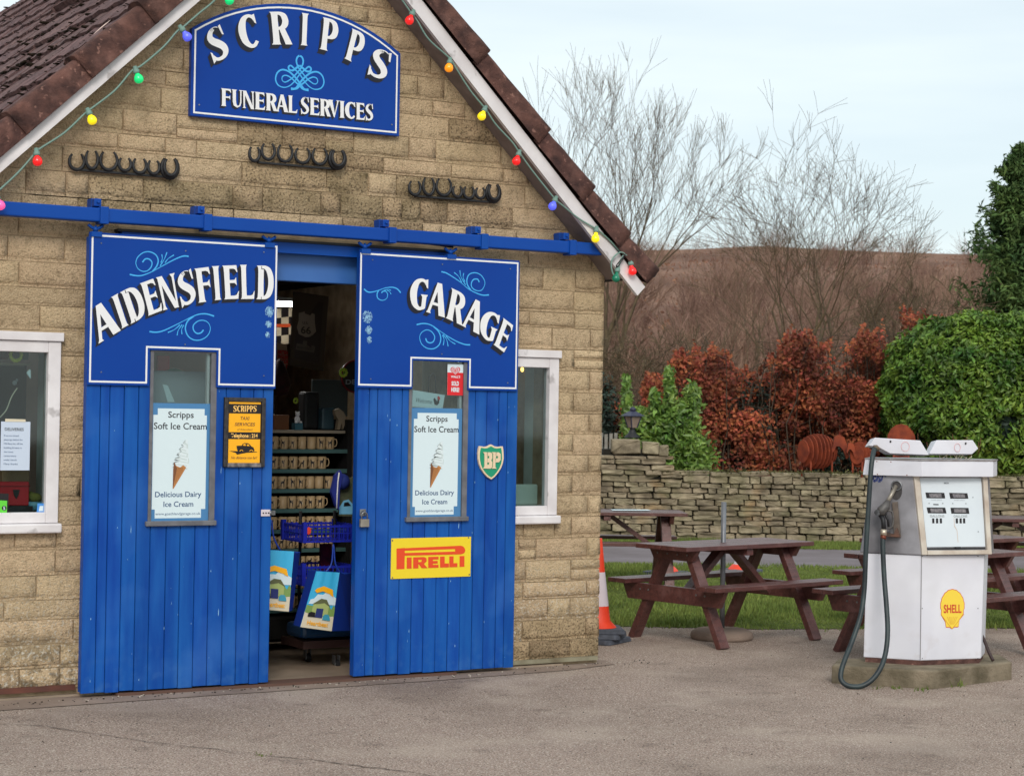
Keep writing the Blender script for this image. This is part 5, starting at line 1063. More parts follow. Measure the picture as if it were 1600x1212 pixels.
def crate(label, px0, px1, pyt, pyb, y, d):
    x0, zt_ = F(px0, pyt, y); x1, zb_ = F(px1, pyb, y); t = thing('plastic_crate', label, 'crate', ((x0+x1)/2, y+d/2, zb_), 'blue plastic crates on the trolley')
    b = MB(); b.box(x0, x1, y, y+d, zb_, zb_+.008); b.build('crate_floor', M['crate'], t)
    b = MB(); k = 0
    for (a, c, vert) in (((x0, y), (x1, y), 0), ((x0, y+d), (x1, y+d), 0), ((x0, y), (x0, y+d), 1), ((x1, y), (x1, y+d), 1)):
        p, q = Vector((*a, 0)), Vector((*c, 0)); n = 12
        for zz, h in ((zb_+.006, .012), (zt_-.012, .014), ((zb_+zt_)/2, .006)): b.beam(p+Vector((0, 0, zz)), q+Vector((0, 0, zz)), .008, h)
        for i in range(n+1): s = p.lerp(q, i/n); b.beam(s+Vector((0, 0, zb_)), s+Vector((0, 0, zt_)), .006, .007, up=(0, 1, 0))
    for cx, cy in ((x0, y), (x1, y), (x0, y+d), (x1, y+d)): b.box(cx-.014, cx+.014, cy-.014, cy+.014, zb_, zt_+.018)
    b.build('crate_sides', M['crate'], t); return t
crate('upper blue mesh crate on the trolley, holding a cap', 476, 556, 820, 846, TY, .34)
crate('lower blue mesh crate behind the standing shopping bag', 474, 552, 884, 912, TY+.05, .34)
b = MB(); x, z = F(482.5, 829, TY-.01); b.lathe((x, TY-.008, z), [(0, 0)], 3); b.add([(x+.02*cos(a)*(1 if k % 2 else .78), TY-.008, z+.028*sin(a)*(1 if k % 2 else .78)) for k, a in enumerate([2*pi*i/20 for i in range(20)])], [tuple(range(19, -1, -1))]); tag(b.build('price_star', mat('star_orange', (226, 70, 40))), 'small orange star price tag on the upper crate', 'price tag')
# cap lying in upper crate
t = thing('baseball_cap', 'blue baseball cap with pale piping above the upper crate', 'cap', (*F(533, 760, TY+.1)[:1], TY+.1, 1.05))
x, z = F(534, 752, TY+.1); b = MB(); b.ell((x, TY+.1, z), (.055, .06, .055), 14, 8); b.build('crown', mat('cap_blue', (24, 44, 120), rough=.8), t)
b = MB(); b.prism([F(*p, TY+.08) for p in ((514, 768), (520, 742), (528, 734), (532, 742), (527, 765), (526, 796), (521, 790))], TY+.04, TY+.07); b.build('peak', mat('cap_blue2', (24, 40, 130), rough=.8), t)
b = MB(); b.tube([Vector((F(a, c, TY+.035)[0], TY+.035, F(a, c, TY+.035)[1])) for a, c in ((530, 738), (528, 752), (527, 770), (526, 794))], .005, 5); b.build('piping', M['letter'], t)
# card and toy beside the cap
t = thing('souvenir_card', 'souvenir card with a pale blue car behind the padlocked door edge', 'card', (*F(542, 800, TY+.12)[:1], TY+.12, 1.0))
MB().prism([F(*p, TY+.12) for p in ((529, 806), (552, 806), (552, 745), (533, 748))], TY+.12, TY+.13).build('card', mat('card_green', (66, 78, 50), (90, 90, 70), sc=30), t)
b = MB()
for k, q in enumerate((((530, 803), (552, 803), (552, 788), (545, 780), (537, 782), (530, 793)),)): b.flat([F(*p, TY+.115) for p in q], TY+.117)
b.build('car_picture', M['skyart'], t)
b = MB(); b.flat([F(*p, TY+.115) for p in ((537, 791), (538, 785), (544, 784), (549, 790))], TY+.1155); b.build('car_window_picture', M['ink'], t)
# purple cloth hanging
b = MB(); x, z = F(508, 870, TY+.3); b.box(x-.03, x+.05, TY+.30, TY+.33, z-.09, z+.09); tag(b.build('magenta_cloth', mat('magenta_cloth', (110, 14, 56), (60, 10, 40), sc=14, rough=.9)), 'dark magenta cloth behind the handles of the standing bag', 'cloth')
# ---- shopping bags
def bag(label, front, side, y, text_at, clip, handle):
    x, z = F(front[0][0], front[0][1], y); t = thing('shopping_bag', label, 'bag', (x, y, z), 'souvenir shopping bags')
    def at(u, v, off=0.0, yy=None):
        bl, br, tr_q, tlq = [F(p[0], p[1], (y if yy is None else yy)) for p in front]
        return ((bl[0]*(1-u)+br[0]*u)*(1-v)+(tlq[0]*(1-u)+tr_q[0]*u)*v, (bl[1]*(1-u)+br[1]*u)*(1-v)+(tlq[1]*(1-u)+tr_q[1]*u)*v)
    n = 8; m = 6; b = MB(); v = []
    for j in range(m+1):
        for i in range(n+1):
            px, pz = at(i/n, j/m); v.append((px, y+.006*sin(i*2.1)*(j/m)**2, pz))
    b.add(v, [(j*(n+1)+i, j*(n+1)+i+1, (j+1)*(n+1)+i+1, (j+1)*(n+1)+i) for j in range(m) for i in range(n)], True); b.build('front_panel', M['bagsky'], t)
    s0, s1 = F(*front[1], y), F(*front[2], y); q0, q1 = F(*side[0], y+.12), F(*side[1], y+.12); l0, l1 = F(*front[0], y), F(*front[3], y)
    b = MB(); b.add([(s0[0], y, s0[1]), (q0[0], y+.13, q0[1]), (q1[0], y+.13, q1[1]), ((s1[0]+q1[0])/2-.004, y+.06, (s1[1]+q1[1])/2-.01), (s1[0], y, s1[1])], [(0, 1, 2, 3, 4)])
    b.add([(l0[0], y+.001, l0[1]), (l0[0]+.01, y+.13, l0[1]), (l1[0]+.01, y+.13, l1[1]), (l1[0], y+.001, l1[1])], [(0, 3, 2, 1)])
    b.add([(l0[0]+.01, y+.13, l0[1]), (q0[0], y+.13, q0[1]), (q1[0], y+.13, q1[1]), (l1[0]+.01, y+.13, l1[1])], [(0, 1, 2, 3)]); b.build('side_panel', M['bagblue'], t)
    def art(name, m, polys, dy, kind=None):
        b = MB()
        for k, pg in enumerate(polys): b.flat([at(u, v_) for u, v_ in pg], y-dy-k*.0002)
        b.build(name, M[m] if isinstance(m, str) else m, t, kind=kind)
    art('picture_road', 'sand', [[(0, 0), (1, 0), (1, .30), (.6, .33), (0, .30)]], .003)
    art('picture_cloud', 'paper', [[(.05, .42), (.08, .50), (.2, .52), (.3, .6), (.5, .6), (.62, .66), (.8, .62), (1, .56), (1, .44)]], .003)
    art('picture_trees', 'foliage_art', [[(0, .27), (.5, .22), (1, .25), (1, .40), (.94, .44), (.88, .36), (.78, .42), (.7, .38), (.0, .40)]], .0045)
    art('picture_house', mat('house_art', (166, 180, 110)), [[(.22, .24), (.22, .42), (.45, .52), (.78, .44), (.78, .24)]], .006)
    art('picture_roof', mat('roof_art', (96, 100, 66)), [[(.18, .42), (.45, .53), (.66, .52), (.82, .40), (.6, .46), (.45, .44)]], .0072)
    art('picture_bus', mat('bus_art', (36, 48, 110)), [[(.36, .20), (.36, .36), (.60, .36), (.60, .20)]], .0085); art('picture_car', 'teal', [[(.62, .17), (.62, .23), (.68, .27), (.80, .27), (.86, .22), (.88, .17)]], .0095)
    art('picture_dark_car', 'ink', [[(.12, .20), (.12, .26), (.2, .29), (.34, .28), (.36, .20)]], .0095)
    art('banner', 'yellow', [[(.14, .66), (.20, .70), (.45, .75), (.82, .70), (.88, .58), (.78, .60), (.74, .62), (.45, .66), (.24, .62)]], .008)
    c0, c1 = at(.16, .06), at(.84, .06); me_px = None
    cu = bpy.data.curves.new('t', 'FONT'); cu.body = 'Heartbeat'; cu.offset = .02; to = bpy.data.objects.new('t', cu); me = bpy.data.meshes.new_from_object(to); bpy.data.objects.remove(to)
    xa = min(q.co.x for q in me.vertices); xb = max(q.co.x for q in me.vertices)
    for q in me.vertices: u, w_ = (q.co.x-xa)/(xb-xa), q.co.y/.7; X_, Z_ = at(.16+.68*u, .06+.075*w_); q.co = (X_, y-.009, Z_)
    me.materials.append(M['yellow']); put(bpy.data.objects.new('lettering', me), t)
    b = MB(); b.tube(cr([Vector((F(a, c, y+.03)[0], y+.03, F(a, c, y+.03)[1])) for a, c in handle], 5), .006, 6); b.build('handle', M['bagblue'], t); return t
bag('bright blue picture bag standing against the right door edge', [(469, 979), (518, 985.5), (530, 894), (494, 892)], [(548, 985), (550, 895)], TY-.30, None, None, [(508, 894), (518, 880), (521, 850), (524, 880), (532, 895)])
bag('bright blue picture bag hanging behind the left door edge', [(405, 951), (451, 955), (459, 861), (404, 858)], [(458, 953), (470, 862)], .30, None, None, [(424, 812), (428, 840), (438, 860)])
# black floor clutter
block('black_bin', 'low black bin under the mug shelves behind the trolley', 'bin', 405, 962, 545, 1000, MY-.15, .3, M['dark'])
t = tag(MB().box(x0, x1+.05, TY+.02, TY+.3, F(500, 998, TY)[1], F(500, 975, TY)[1]).build('teal_bag', mat('teal_plastic', (30, 70, 110), rough=.4), bevel=.03), 'dark teal plastic packet on the trolley base', 'packet')

# ---- seen through the left white window
wy = WY+.010
nt_ = thing('deliveries_notice', 'white paper notice headed DELIVERIES taped inside the left white window', 'notice', (*F(24, 735, wy)[:1], wy, 1.2))
x0, x1, z0, z1 = panel([(0, 734), (46, 735), (47.5, 659), (2, 658)], wy-.002, wy, 'sheet', mat('notice_paper', (196, 208, 226), rough=.6), nt_)
b = MB(); b.flat([F(*p, wy-.003) for p in ((8, 658.5), (40, 659), (40, 655), (8, 654))], wy-.0035); b.build('tape', M['sand'], nt_)
text_fit('DELIVERIES', (7.5, 672.5), (37, 673), 4.6, wy-.003, nt_, 'text_dark', .01)
for i, (s, e) in enumerate((('If we are closed', 29), ('please go behind the', 35), ('Mill Race Inn, off the', 35.5), ('building & leave in', 34), ('the house', 20.5), ('conservatory', 25.5), ('under bench', 26), ('07700 000', 27.5))):
    if i == 7: s = 'Many thanks'
    text_fit(s, (6.5-.1*i, 681.5+i*6.3), (e, 681.8+i*6.3), 2.6, wy-.003, nt_, 'navy', 0)
rb = thing('red_case', 'red lidded case with a black lock standing in the left white window', 'case', (*F(24, 790, WY+.1)[:1], WY+.1, 1.05))
y = WY+.10; x0, z0 = F(0, 790, y); x1, z1 = F(46, 752, y); MB().box(x0-.12, x1, y, y+.15, z0, z1).build('case_body', mat('case_red', (186, 20, 34), rough=.4), rb, bevel=.006)
b = MB(); b.box(x0-.125, x1+.004, y-.004, y+.15, z1-.03, z1-.024); b.build('lid_edge', mat('case_dark_red', (120, 12, 22)), rb); b = MB(); xx, zz = F(25, 770, y); b.prism([(xx-.02, zz+.02), (xx+.02, zz+.02), (xx+.014, zz-.01), (xx, zz-.035), (xx-.014, zz-.01)], y-.008, y-.001); b.build('lock', M['black'], rb)
b = MB(); b.box(x0-.2, x1+.02, y-.01, y+.15, z0-.055, z0-.002); tag(b.build('black_tray', M['black']), 'black tray under the red case in the left window', 'tray')
b = MB(); q0, q1 = F(2, 752, y+.04), F(45, 734, y+.04); b.box(q0[0], q1[0], y+.03, y+.10, q0[1], q1[1]); tag(b.build('cardboard_box', M['cardboard']), 'brown cardboard box on the red case', 'box')
hg = thing('green_rating_sticker', 'green and black hygiene sticker numbered 5 low in the left white window', 'sticker', (*F(6, 803, wy)[:1], wy, 1.03))
b = MB(); b.flat([F(*p, wy) for p in ((-8, 803), (12.5, 803), (13.5, 771), (-8, 770))], wy-.001); b.build('sticker_black', M['ink'], hg)
b = MB(); b.flat([F(*p, wy) for p in ((-6, 801), (10.5, 801.5), (11, 782), (-6, 781))], wy-.0016); b.build('sticker_green', mat('rating_green', (96, 206, 60)), hg)
b = MB(); x, z = F(6.3, 793.5, wy); b.tube([(x, wy-.0018, z), (x, wy-.0022, z)], .014, 16, smooth=False); b.build('rating_disc', M['ink'], hg); text_fit('5', (5, 796), (8, 796), 5, wy-.0028, hg, 'paper', .02)
b = MB(); b.flat([F(*p, wy) for p in ((57, 802), (70, 802.5), (70.5, 786), (58.5, 786))], wy-.001); st = b.build('blue_sticker', mat('sticker_blue', (70, 140, 214))); tag(st, 'small blue square sticker in the lower right corner of the left white window', 'sticker')
b = MB(); b.flat([F(*p, wy) for p in ((60.5, 798), (67, 798), (67.5, 790), (62, 790))], wy-.0016); b.build('sticker_emblem', M['paper'], st)
x, z = F(54, 783, WY+.14); b = MB(); b.lathe((x, WY+.14, z-.05), [(0, 0), (.05, 0), (.062, .05), (.058, .05), (.045, .01)], 16); tag(b.build('blue_bowl', mat('bowl_blue', (96, 150, 170), rough=.4)), 'pale blue bowl beside the red case', 'bowl')
b = MB(); b.ell((x+.01, WY+.16, z+.02), (.04, .03, .03)); b.ell((x-.02, WY+.17, z+.03), (.03, .03, .03)); tag(b.build('olive_cloth', mat('olive_cloth', (120, 116, 50), rough=.9)), 'olive yellow cloth in the pale blue bowl', 'cloth')
x, z = F(25, 554, WY+.08); t = thing('sunflower_ring', 'yellow flower ring near the top of the left white window', 'ornament', (x, WY+.08, z)); b = MB()
for k in range(14):
    a = 2*pi*k/14; b.ell((x+cos(a)*.032, WY+.08, z+sin(a)*.036), (.012, .006, .012), 6, 4)
b.build('petals', mat('petal_yellow', (200, 206, 50)), t); b = MB(); b.tube([(x, WY+.075, z), (x, WY+.085, z)], .022, 14); b.build('flower_centre', M['dark'], t)
for nm, lab, px, py, c in (('red_book_box', 'red boxed souvenir on the high shelf of the left window', 8, 555, (120, 34, 28)), ('green_tin', 'green tin on the high shelf of the left window', 40, 556, (30, 84, 62)), ('orange_tin', 'orange tin beside the flower ring in the left window', 17, 552, (150, 60, 36))):
    block(nm, lab, 'tin' if 'tin' in nm else 'box', px-6, py-10, px+5, py+6, WY+.45, .08, mat(nm, c))
b = MB(); q0, q1 = F(-30, 566, WY+.44), F(47, 562, WY+.44); b.box(q0[0]-.2, q1[0], WY+.43, WY+.6, q0[1]-.012, q0[1]+.0); tag(b.build('window_shelf', M['sand']), 'thin wooden shelf inside the left white window', 'shelf')
t = tag(MB().box(-.5, .0, 1.2, 1.25, 1.2, 1.95).build('dark_rack', M['dark']), 'dark display rack inside the left white window', 'rack')
b = MB(); b.tube(cr([Vector((F(a, c, WY+.2)[0], WY+.2, F(a, c, WY+.2)[1])) for a, c in ((0, 652), (10, 640), (18, 620), (27, 606))], 5), .004, 5); tag(b.build('twig', M['sand']), 'pale bare twig decoration behind the left window glass', 'twig')
b = MB(); x, z = F(23, 598, WY+.25); b.ell((x, WY+.25, z), (.015, .015, .015)); b.ell((x+.01, WY+.24, z+.016), (.009, .009, .009)); tag(b.build('grey_figurine', M['greyart']), 'tiny grey bird figurine on the twig in the left window', 'figurine')
b = MB(); b.flat([F(*p, WY+.06) for p in ((41, 582), (48, 592), (48, 578), (46, 577))], WY+.06); tag(b.build('paper_scrap', M['paper']), 'torn white paper stuck to the reveal of the left window', 'paper')
# right white window: panel heater and hanging dark cloth
b = MB(); q0, q1 = F(800, 792, WY+.3), F(852, 768, WY+.3); b.box(2.80, 3.32, WY+.18, WY+.24, 1.06, 1.20); tag(b.build('panel_heater', mat('heater_white', (196, 206, 198), rough=.5), bevel=.01), 'white panel heater low behind the right white window', 'heater')
b = MB(); b.tube([(2.98, WY+.5, 2.0), (2.97, WY+.5, 1.6), (3.0, WY+.5, 1.3), (3.01, WY+.5, 1.2)], [.01, .03, .05, .06], 8); tag(b.build('dark_coat', M['dark']), 'dark coat hanging behind the right white window', 'coat')
for i, (px, py) in enumerate(((816, 577), (843, 587))):  # warm reflections of the window, built as small glowing beads, no lamps
    x, z = F(px, py, WY+.5); b = MB(); b.ell((x, WY+.5, z), (.012, .012, .018)); tag(b.build('warm_reflection', mat('warm_glow', (255, 200, 110), emit=((255, 190, 90), 6))), ('larger' if i == 0 else 'smaller')+' glowing bead standing in for a warm reflection in the right white window', 'bulb')

# ================================================================== PICNIC TABLES
def bolt(b, p, n, r_=.008): p = Vector(p); n = Vector(n); b.tube([p, p+n*.006], r_, 6)
def picnic(name, label, L_, W_, TW_, centre, ang, z=GZ, grp='maroon picnic tables'):
    t = thing(name, label, 'picnic table', (0, 0, 0), grp); H_ = .745; S = .465; n = 4; bw = (TW_-.008*(n-1))/n
    for i in range(n):
        y0 = -TW_/2+i*(bw+.008); MB().box(-L_/2, L_/2, y0, y0+bw, H_-.034, H_).build('table_board', M['brownwood'], t, bevel=.004)
    sw = .20
    for s in (-1, 1):
        for k in range(2):
            y0 = s*(W_/2)-(sw if s > 0 else 0)+k*(sw/2+.002); MB().box(-L_/2, L_/2, y0, y0+sw/2-.004, S-.034, S).build('seat_board', M['brownwood'], t, bevel=.004)
    for e in (-1, 1):
        x = e*(L_/2-.20)
        for s in (-1, 1):
            MB().beam((x, s*.11, H_-.035), (x, s*(W_/2-.10), 0), .05, .095, up=(1, 0, 0)).build('leg', M['brownwood'], t, bevel=.003)
        v = MB(); xx = x+e*.048; h = .125
        v.add([(xx-.022, -W_/2+.03, S-.035), (xx-.022, W_/2-.03, S-.035), (xx-.022, W_/2-.09, S-.035-h), (xx-.022, -W_/2+.09, S-.035-h), (xx+.022, -W_/2+.03, S-.035), (xx+.022, W_/2-.03, S-.035), (xx+.022, W_/2-.09, S-.035-h), (xx+.022, -W_/2+.09, S-.035-h)], [(0, 1, 2, 3), (7, 6, 5, 4), (0, 4, 5, 1), (1, 5, 6, 2), (2, 6, 7, 3), (3, 7, 4, 0)])
        v.build('seat_beam', M['brownwood'], t, bevel=.003)
        xo = x+e*.050; v = MB()
        v.add([(xo-.022, -TW_/2+.02, H_-.035), (xo-.022, TW_/2-.02, H_-.035), (xo-.022, TW_/2-.07, H_-.115), (xo-.022, -TW_/2+.07, H_-.115), (xo+.022, -TW_/2+.02, H_-.035), (xo+.022, TW_/2-.02, H_-.035), (xo+.022, TW_/2-.07, H_-.115), (xo+.022, -TW_/2+.07, H_-.115)], [(0, 1, 2, 3), (7, 6, 5, 4), (0, 4, 5, 1), (1, 5, 6, 2), (2, 6, 7, 3), (3, 7, 4, 0)])
        v.build('top_beam', M['brownwood'], t, bevel=.003)
        MB().beam((e*.06, 0, H_-.05), (x-e*.05, 0, S-.12), .045, .09, up=(0, 1, 0)).build('brace', M['brownwood'], t, bevel=.003)
        bo = MB()
        for yy_ in (-.12, -.04, .04, .12): bolt(bo, (xo+e*.022, yy_*1.3, H_-.07), (e, 0, 0))
        for yy_ in (-W_*.30, W_*.30, -W_*.22, W_*.22): bolt(bo, (xx+e*.022, yy_, S-.08), (e, 0, 0))
        bo.build('bolts', M['steel'], t, kind='stuff')
    MB().box(-.035, .035, -TW_/2+.02, TW_/2-.02, H_-.085, H_-.035).build('centre_batten', M['brownwood'], t, bevel=.003)
    t.location = (centre[0], centre[1], z); t.rotation_euler = (0, 0, radians(ang)); return t
t1 = picnic('picnic_table', 'maroon picnic table on the yard with the grey parasol pole through it', 1.44, 1.14, .54, (5.43, .93), 9.8)
picnic('picnic_table', 'maroon picnic table on the grass right behind the corner of the garage', 1.6, 1.3, .62, (7.10, 5.15), -28)
picnic('picnic_table', 'maroon picnic table directly behind the petrol pump, its left end showing', 1.44, 1.16, .56, (6.33, -.44), 9)
picnic('picnic_table', 'maroon picnic table behind the one at the petrol pump', 1.5, 1.16, .58, (7.62, .82), 8)
picnic('picnic_table', 'far maroon picnic table at the right edge of the yard near the wall', 1.8, 1.2, .62, (10.6, 3.1), -26)
# paper on rear-left table
pl = thing('table_paper', 'white menu card lying on the rear left picnic table', 'menu', (*A(972, 793, 19.3)[:2], .74))
x, y = G(975, 796, .722); MB().add([(x-.2, y-.1, .7225), (x+.18, y-.22, .7225), (x+.28, y-.02, .7225), (x-.1, y+.1, .7225)], [(0, 1, 2, 3)]).build('card', M['paper'], pl)
# parasol pole and base
px_, py_ = 5.40, .93
t = thing('parasol_base', 'grey steel pole standing in a round concrete base under the front picnic table', 'parasol stand', (px_, py_, GZ))
b = MB(); b.lathe((px_, py_, GZ), [(0, 0), (.235, 0), (.245, .02), (.235, .055), (.20, .075), (.06, .085), (0, .085)], 28); b.build('concrete_base', M['apron'], t)
topz = None
d_ = ray(1125, 784); tt = ((px_-CAM[0])*FH.x+(py_-CAM[1])*FH.y)/(d_[0]*FH.x+d_[1]*FH.y); topz = float(CAM[2]+d_[2]*tt)
b = MB(); b.tube([(px_, py_, GZ+.07), (px_, py_, topz)], .020, 12); b.build('pole', mat('galvanised_pole', (128, 130, 136), (104, 106, 112), sc=9, rough=.45, metal=.4), t)
b = MB(); b.tube([(px_+.02, py_, topz-.06), (px_+.026, py_, topz-.06)], .006, 6); b.build('pole_pin', M['black'], t)
# ================================================================== CONES
def cone(label, pos, h, base_n):
    t = thing('traffic_cone', label, 'traffic cone', (pos[0], pos[1], GZ), 'orange and white traffic cones'); z0 = GZ+.001
    for k in range(base_n):
        s = .20-.006*k; rz = Matrix.Rotation(.3*k+.5, 3, 'Z'); hh = .036
        v = [rz @ Vector((a*s, c*s, 0)) for a, c in ((-1, -.86), (-.86, -1), (.86, -1), (1, -.86), (1, .86), (.86, 1), (-.86, 1), (-1, .86))]
        b = MB(); b.vprism([(pos[0]+q.x, pos[1]+q.y) for q in v], [(pos[0]+q.x*.96, pos[1]+q.y*.96) for q in v], z0, z0+hh); b.build('rubber_base', M['cone_base'], t, bevel=.006); z0 += hh+.001
    b = MB(); b.lathe((pos[0], pos[1], z0), [(.14, 0), (.13, .012), (.092, .05), (.078, h*.24)], 24); b.build('lower_cone', M['orange'], t)
    b = MB(); b.lathe((pos[0], pos[1], z0), [(.079, h*.24), (.047, h*.62)], 24); b.build('white_sleeve', M['reflect'], t)
    b = MB(); b.lathe((pos[0], pos[1], z0), [(.046, h*.62), (.022, h*.98), (.02, h), (0, h)], 24); b.build('upper_cone', M['orange'], t); return t
cone('orange traffic cone on stacked grey bases at the corner of the garage', G(934, 1002), .67, 3)
cone('orange traffic cone on the grass behind the front table, nearest the pole', G(1157, 894), .22, 1)
cone('orange traffic cone on the grass behind the front table, nearest the garage', G(1040, 897), .12, 1)
b = MB(); x, y = G(922, 1025); b.ell((x, y, GZ+.012), (.035, .02, .012), 7, 5); b.ell((x+.03, y-.01, GZ+.01), (.02, .02, .01), 7, 5); tag(b.build('orange_scrap', M['rust']), 'orange brick scrap on the ground at the garage corner', 'brick scrap')

# ================================================================== PETROL PUMP
ppl = G(1456, 1076.5); PC = Vector((ppl[0], ppl[1], 0)); pm = thing('petrol_pump', 'old white petrol pump with a SHELL badge and a black hose', 'petrol pump', (PC.x, PC.y, GZ))
def rel(p3): return Vector(p3)
# plinth
pts = [G(1299, 1067), G(1456, 1076.5), G(1581, 1061)]; far = [Vector((*p, 0)) for p in pts]
bk = [far[2]+FH*.42+RH*.02, far[1]+FH*.72, far[0]+FH*.34+RH*.10]
plan = [(p.x, p.y) for p in far+bk]
PH = .118
b = MB(); b.vprism(plan, plan, GZ-.05, GZ+PH); pl_ = b.build('plinth', M['plinth'], None, bevel=.012); tag(pl_, 'mossy concrete plinth under the petrol pump', 'plinth')
bz = GZ+PH
def at_z(px, py, z): x, y = G(px, py, z); return Vector((x, y, 0))
c_ = at_z(1438, 1036, bz+.012); dep = float((c_-C0).dot(FH))
def loc(px, dd, ref=1034):      # plan point at pixel column px, dd behind the front corner
    Z = dep+dd; d = ray(px, ref); p = CAM+d*(Z/float(d @ np.array([FH.x, FH.y, 0]))); return (float(p[0]), float(p[1]))
def zat(px, py, dd):
    d = ray(px, py); Z = dep+dd; return float(CAM[2]+d[2]*(Z/float(d @ np.array([FH.x, FH.y, 0]))))
dl_, dr__ = .13, .16
def plan6(l, c, r, grow=0, ref=900): return [loc(l, dl_, ref), loc(c, -grow, ref), loc(r, dr__, ref), loc(r+6, dr__+.28, ref), loc(c+8, .62, ref), loc(l+8, dl_+.26, ref)]
def ccw(P): return P if sum(P[i][0]*P[(i+1) % len(P)][1]-P[(i+1) % len(P)][0]*P[i][1] for i in range(len(P))) > 0 else P[::-1]
zb0, zb1 = bz+.03, zat(1439, 867, 0)
b = MB(); b.vprism(ccw(plan6(1352, 1438, 1530, 0, 1030)), ccw(plan6(1352, 1438, 1530, 0, 1030)), bz, zb0); b.build('foot_frame', M['verge'], pm)
def planar(Bs, Cb, Ct, px, z):      # plan point at column px and height z on the plane through three points
    n = (Cb-Bs).cross(Ct-Bs); lo, hi = 300., 1400.
    for _ in range(40):
        py = (lo+hi)/2; d = Vector(ray(px, py)); p = Vector(CAM)+d*((Bs-Vector(CAM)).dot(n)/d.dot(n))
        if p.z > z: lo = py
        else: hi = py
    return (p.x, p.y)
def top6(bot, zb_, zt_, l, c, r, grow, ref):
    t_ = plan6(l, c, r, grow, ref); v3 = lambda q, z: Vector((q[0], q[1], z)); Cb, Ct = v3(bot[1], zb_), v3(t_[1], zt_)
    t_[0] = planar(v3(bot[0], zb_), Cb, Ct, l, zt_); t_[2] = planar(v3(bot[2], zb_), Cb, Ct, r, zt_); return t_
LB = plan6(1349, 1438, 1532.5, 0, 1030); LT = top6(LB, zb0, zb1, 1354, 1440, 1538, 0, 868)
b = MB(); b.vprism(ccw(list(LB)), ccw(list(LT)), zb0, zb1); b.build('lower_cabinet', M['pump'], pm, bevel=.006)
zh1 = zat(1427, 744, 0)
UB = plan6(1343.5, 1439, 1547, .012, 866); UT = top6(UB, zb1+.002, zh1, 1362, 1426, 1540, -.03, 745)
b = MB(); b.vprism(ccw(list(UB)), ccw(list(UT)), zb1+.002, zh1); hs = b.build('upper_housing', M['pump_grey'], pm, bevel=.005)
# display face: white panel set on the right-hand face
def on_face(u, v, off=0.0):     # u 0..1 corner to right, v 0..1 bottom to top
    B0, B1 = Vector((*UB[1], zb1+.002)), Vector((*UB[2], zb1+.002)); T0, T1 = Vector((*UT[1], zh1)), Vector((*UT[2], zh1))
    n = (B1-B0).cross(T0-B0).normalized(); n = -n if n.dot(FH) > 0 else n
    return (B0*(1-u)+B1*u)*(1-v)+(T0*(1-u)+T1*u)*v+n*off
def fpoly(b, pts, off, k=0): b.add([on_face(u, v, off) for u, v in pts], [tuple(range(len(pts)))])
def fbox(name, pts, o0, o1, m, par, bevel=0):
    n = len(pts); v = [on_face(u, w_, o1) for u, w_ in pts]+[on_face(u, w_, o0) for u, w_ in pts]
    return MB().add(v, [tuple(range(n)), tuple(range(2*n-1, n-1, -1))]+[(i, i+n, (i+1) % n+n, (i+1) % n) for i in range(n)]).build(name, m, par, bevel=bevel)
ivory = mat('pump_trim_ivory', (206, 198, 186), (176, 160, 146), sc=8, rough=.5)
fbox('display_panel', [(.09, .10), (.93, .10), (.93, .98), (.09, .98)], .0, .006, mat('dial_face', (214, 222, 228), (206, 214, 222), sc=3, rough=.3), pm)
fbox('face_trim', [(.0, .0), (.075, .0), (.075, 1), (.0, 1)], .0, .018, ivory, pm, .002); fbox('face_trim', [(.94, .0), (1.0, .0), (1.0, 1), (.94, 1)], .0, .022, ivory, pm, .002); fbox('face_trim', [(.075, .0), (.94, .0), (.94, .055), (.075, .055)], .0, .026, ivory, pm, .003)
fbox('panel_seam', [(.09, .07), (.93, .07), (.93, .085), (.09, .085)], .0, .004, M['dark'], pm); fbox('panel_catch', [(.49, .075), (.56, .075), (.56, .10), (.49, .10)], .006, .016, M['black'], pm)
CL = [(.13, .80, .36), (.52, .80, .36), (.14, .585, .36), (.53, .585, .36)]
# pixel helper on that face: columns from the photograph's close-up
def fp(zx, zy):       # close-up coords (1313x1212 for region 1430,740 - 1560,860)
    px, py = 1430+zx*130/1313, 740+zy*120/1212; d = ray(px, py); o = on_face(0, 0); e1 = on_face(1, 0)-o; e2 = on_face(0, 1)-o; n = e1.cross(e2); s = (o-Vector(CAM)).dot(n)/Vector(d).dot(n); p = Vector(CAM)+Vector(d)*s
    n2 = n.normalized(); n2 = -n2 if n2.dot(FH) > 0 else n2; return p, n2
def fdraw(name, polys, off, m, par, kind=None):
    b = MB()
    for k, pg in enumerate(polys):
        q = [fp(*c) for c in pg]; b.add([p+n*(off+k*.0001) for p, n in q], [tuple(range(len(pg)))])
    return b.build(name, M[m] if isinstance(m, str) else m, par, kind=kind)
wd_ = mat('counter_glass', (92, 90, 96), (140, 134, 136), sc=60, rough=.2)
for q in ([(152, 295), (450, 300), (466, 388), (170, 385)], [(527, 300), (815, 306), (830, 392), (545, 392)], [(172, 530), (465, 532), (485, 625), (192, 622)], [(548, 534), (832, 538), (846, 630), (562, 628)]):
    fdraw('counter_window', [q], .0072, 'ink', pm); cx, cy = sum(p[0] for p in q)/4, sum(p[1] for p in q)/4
    fdraw('counter_wheels', [[(cx+(x-cx)*.66, cy+(y_-cy)*.62) for x, y_ in q]], .0080, wd_, pm)
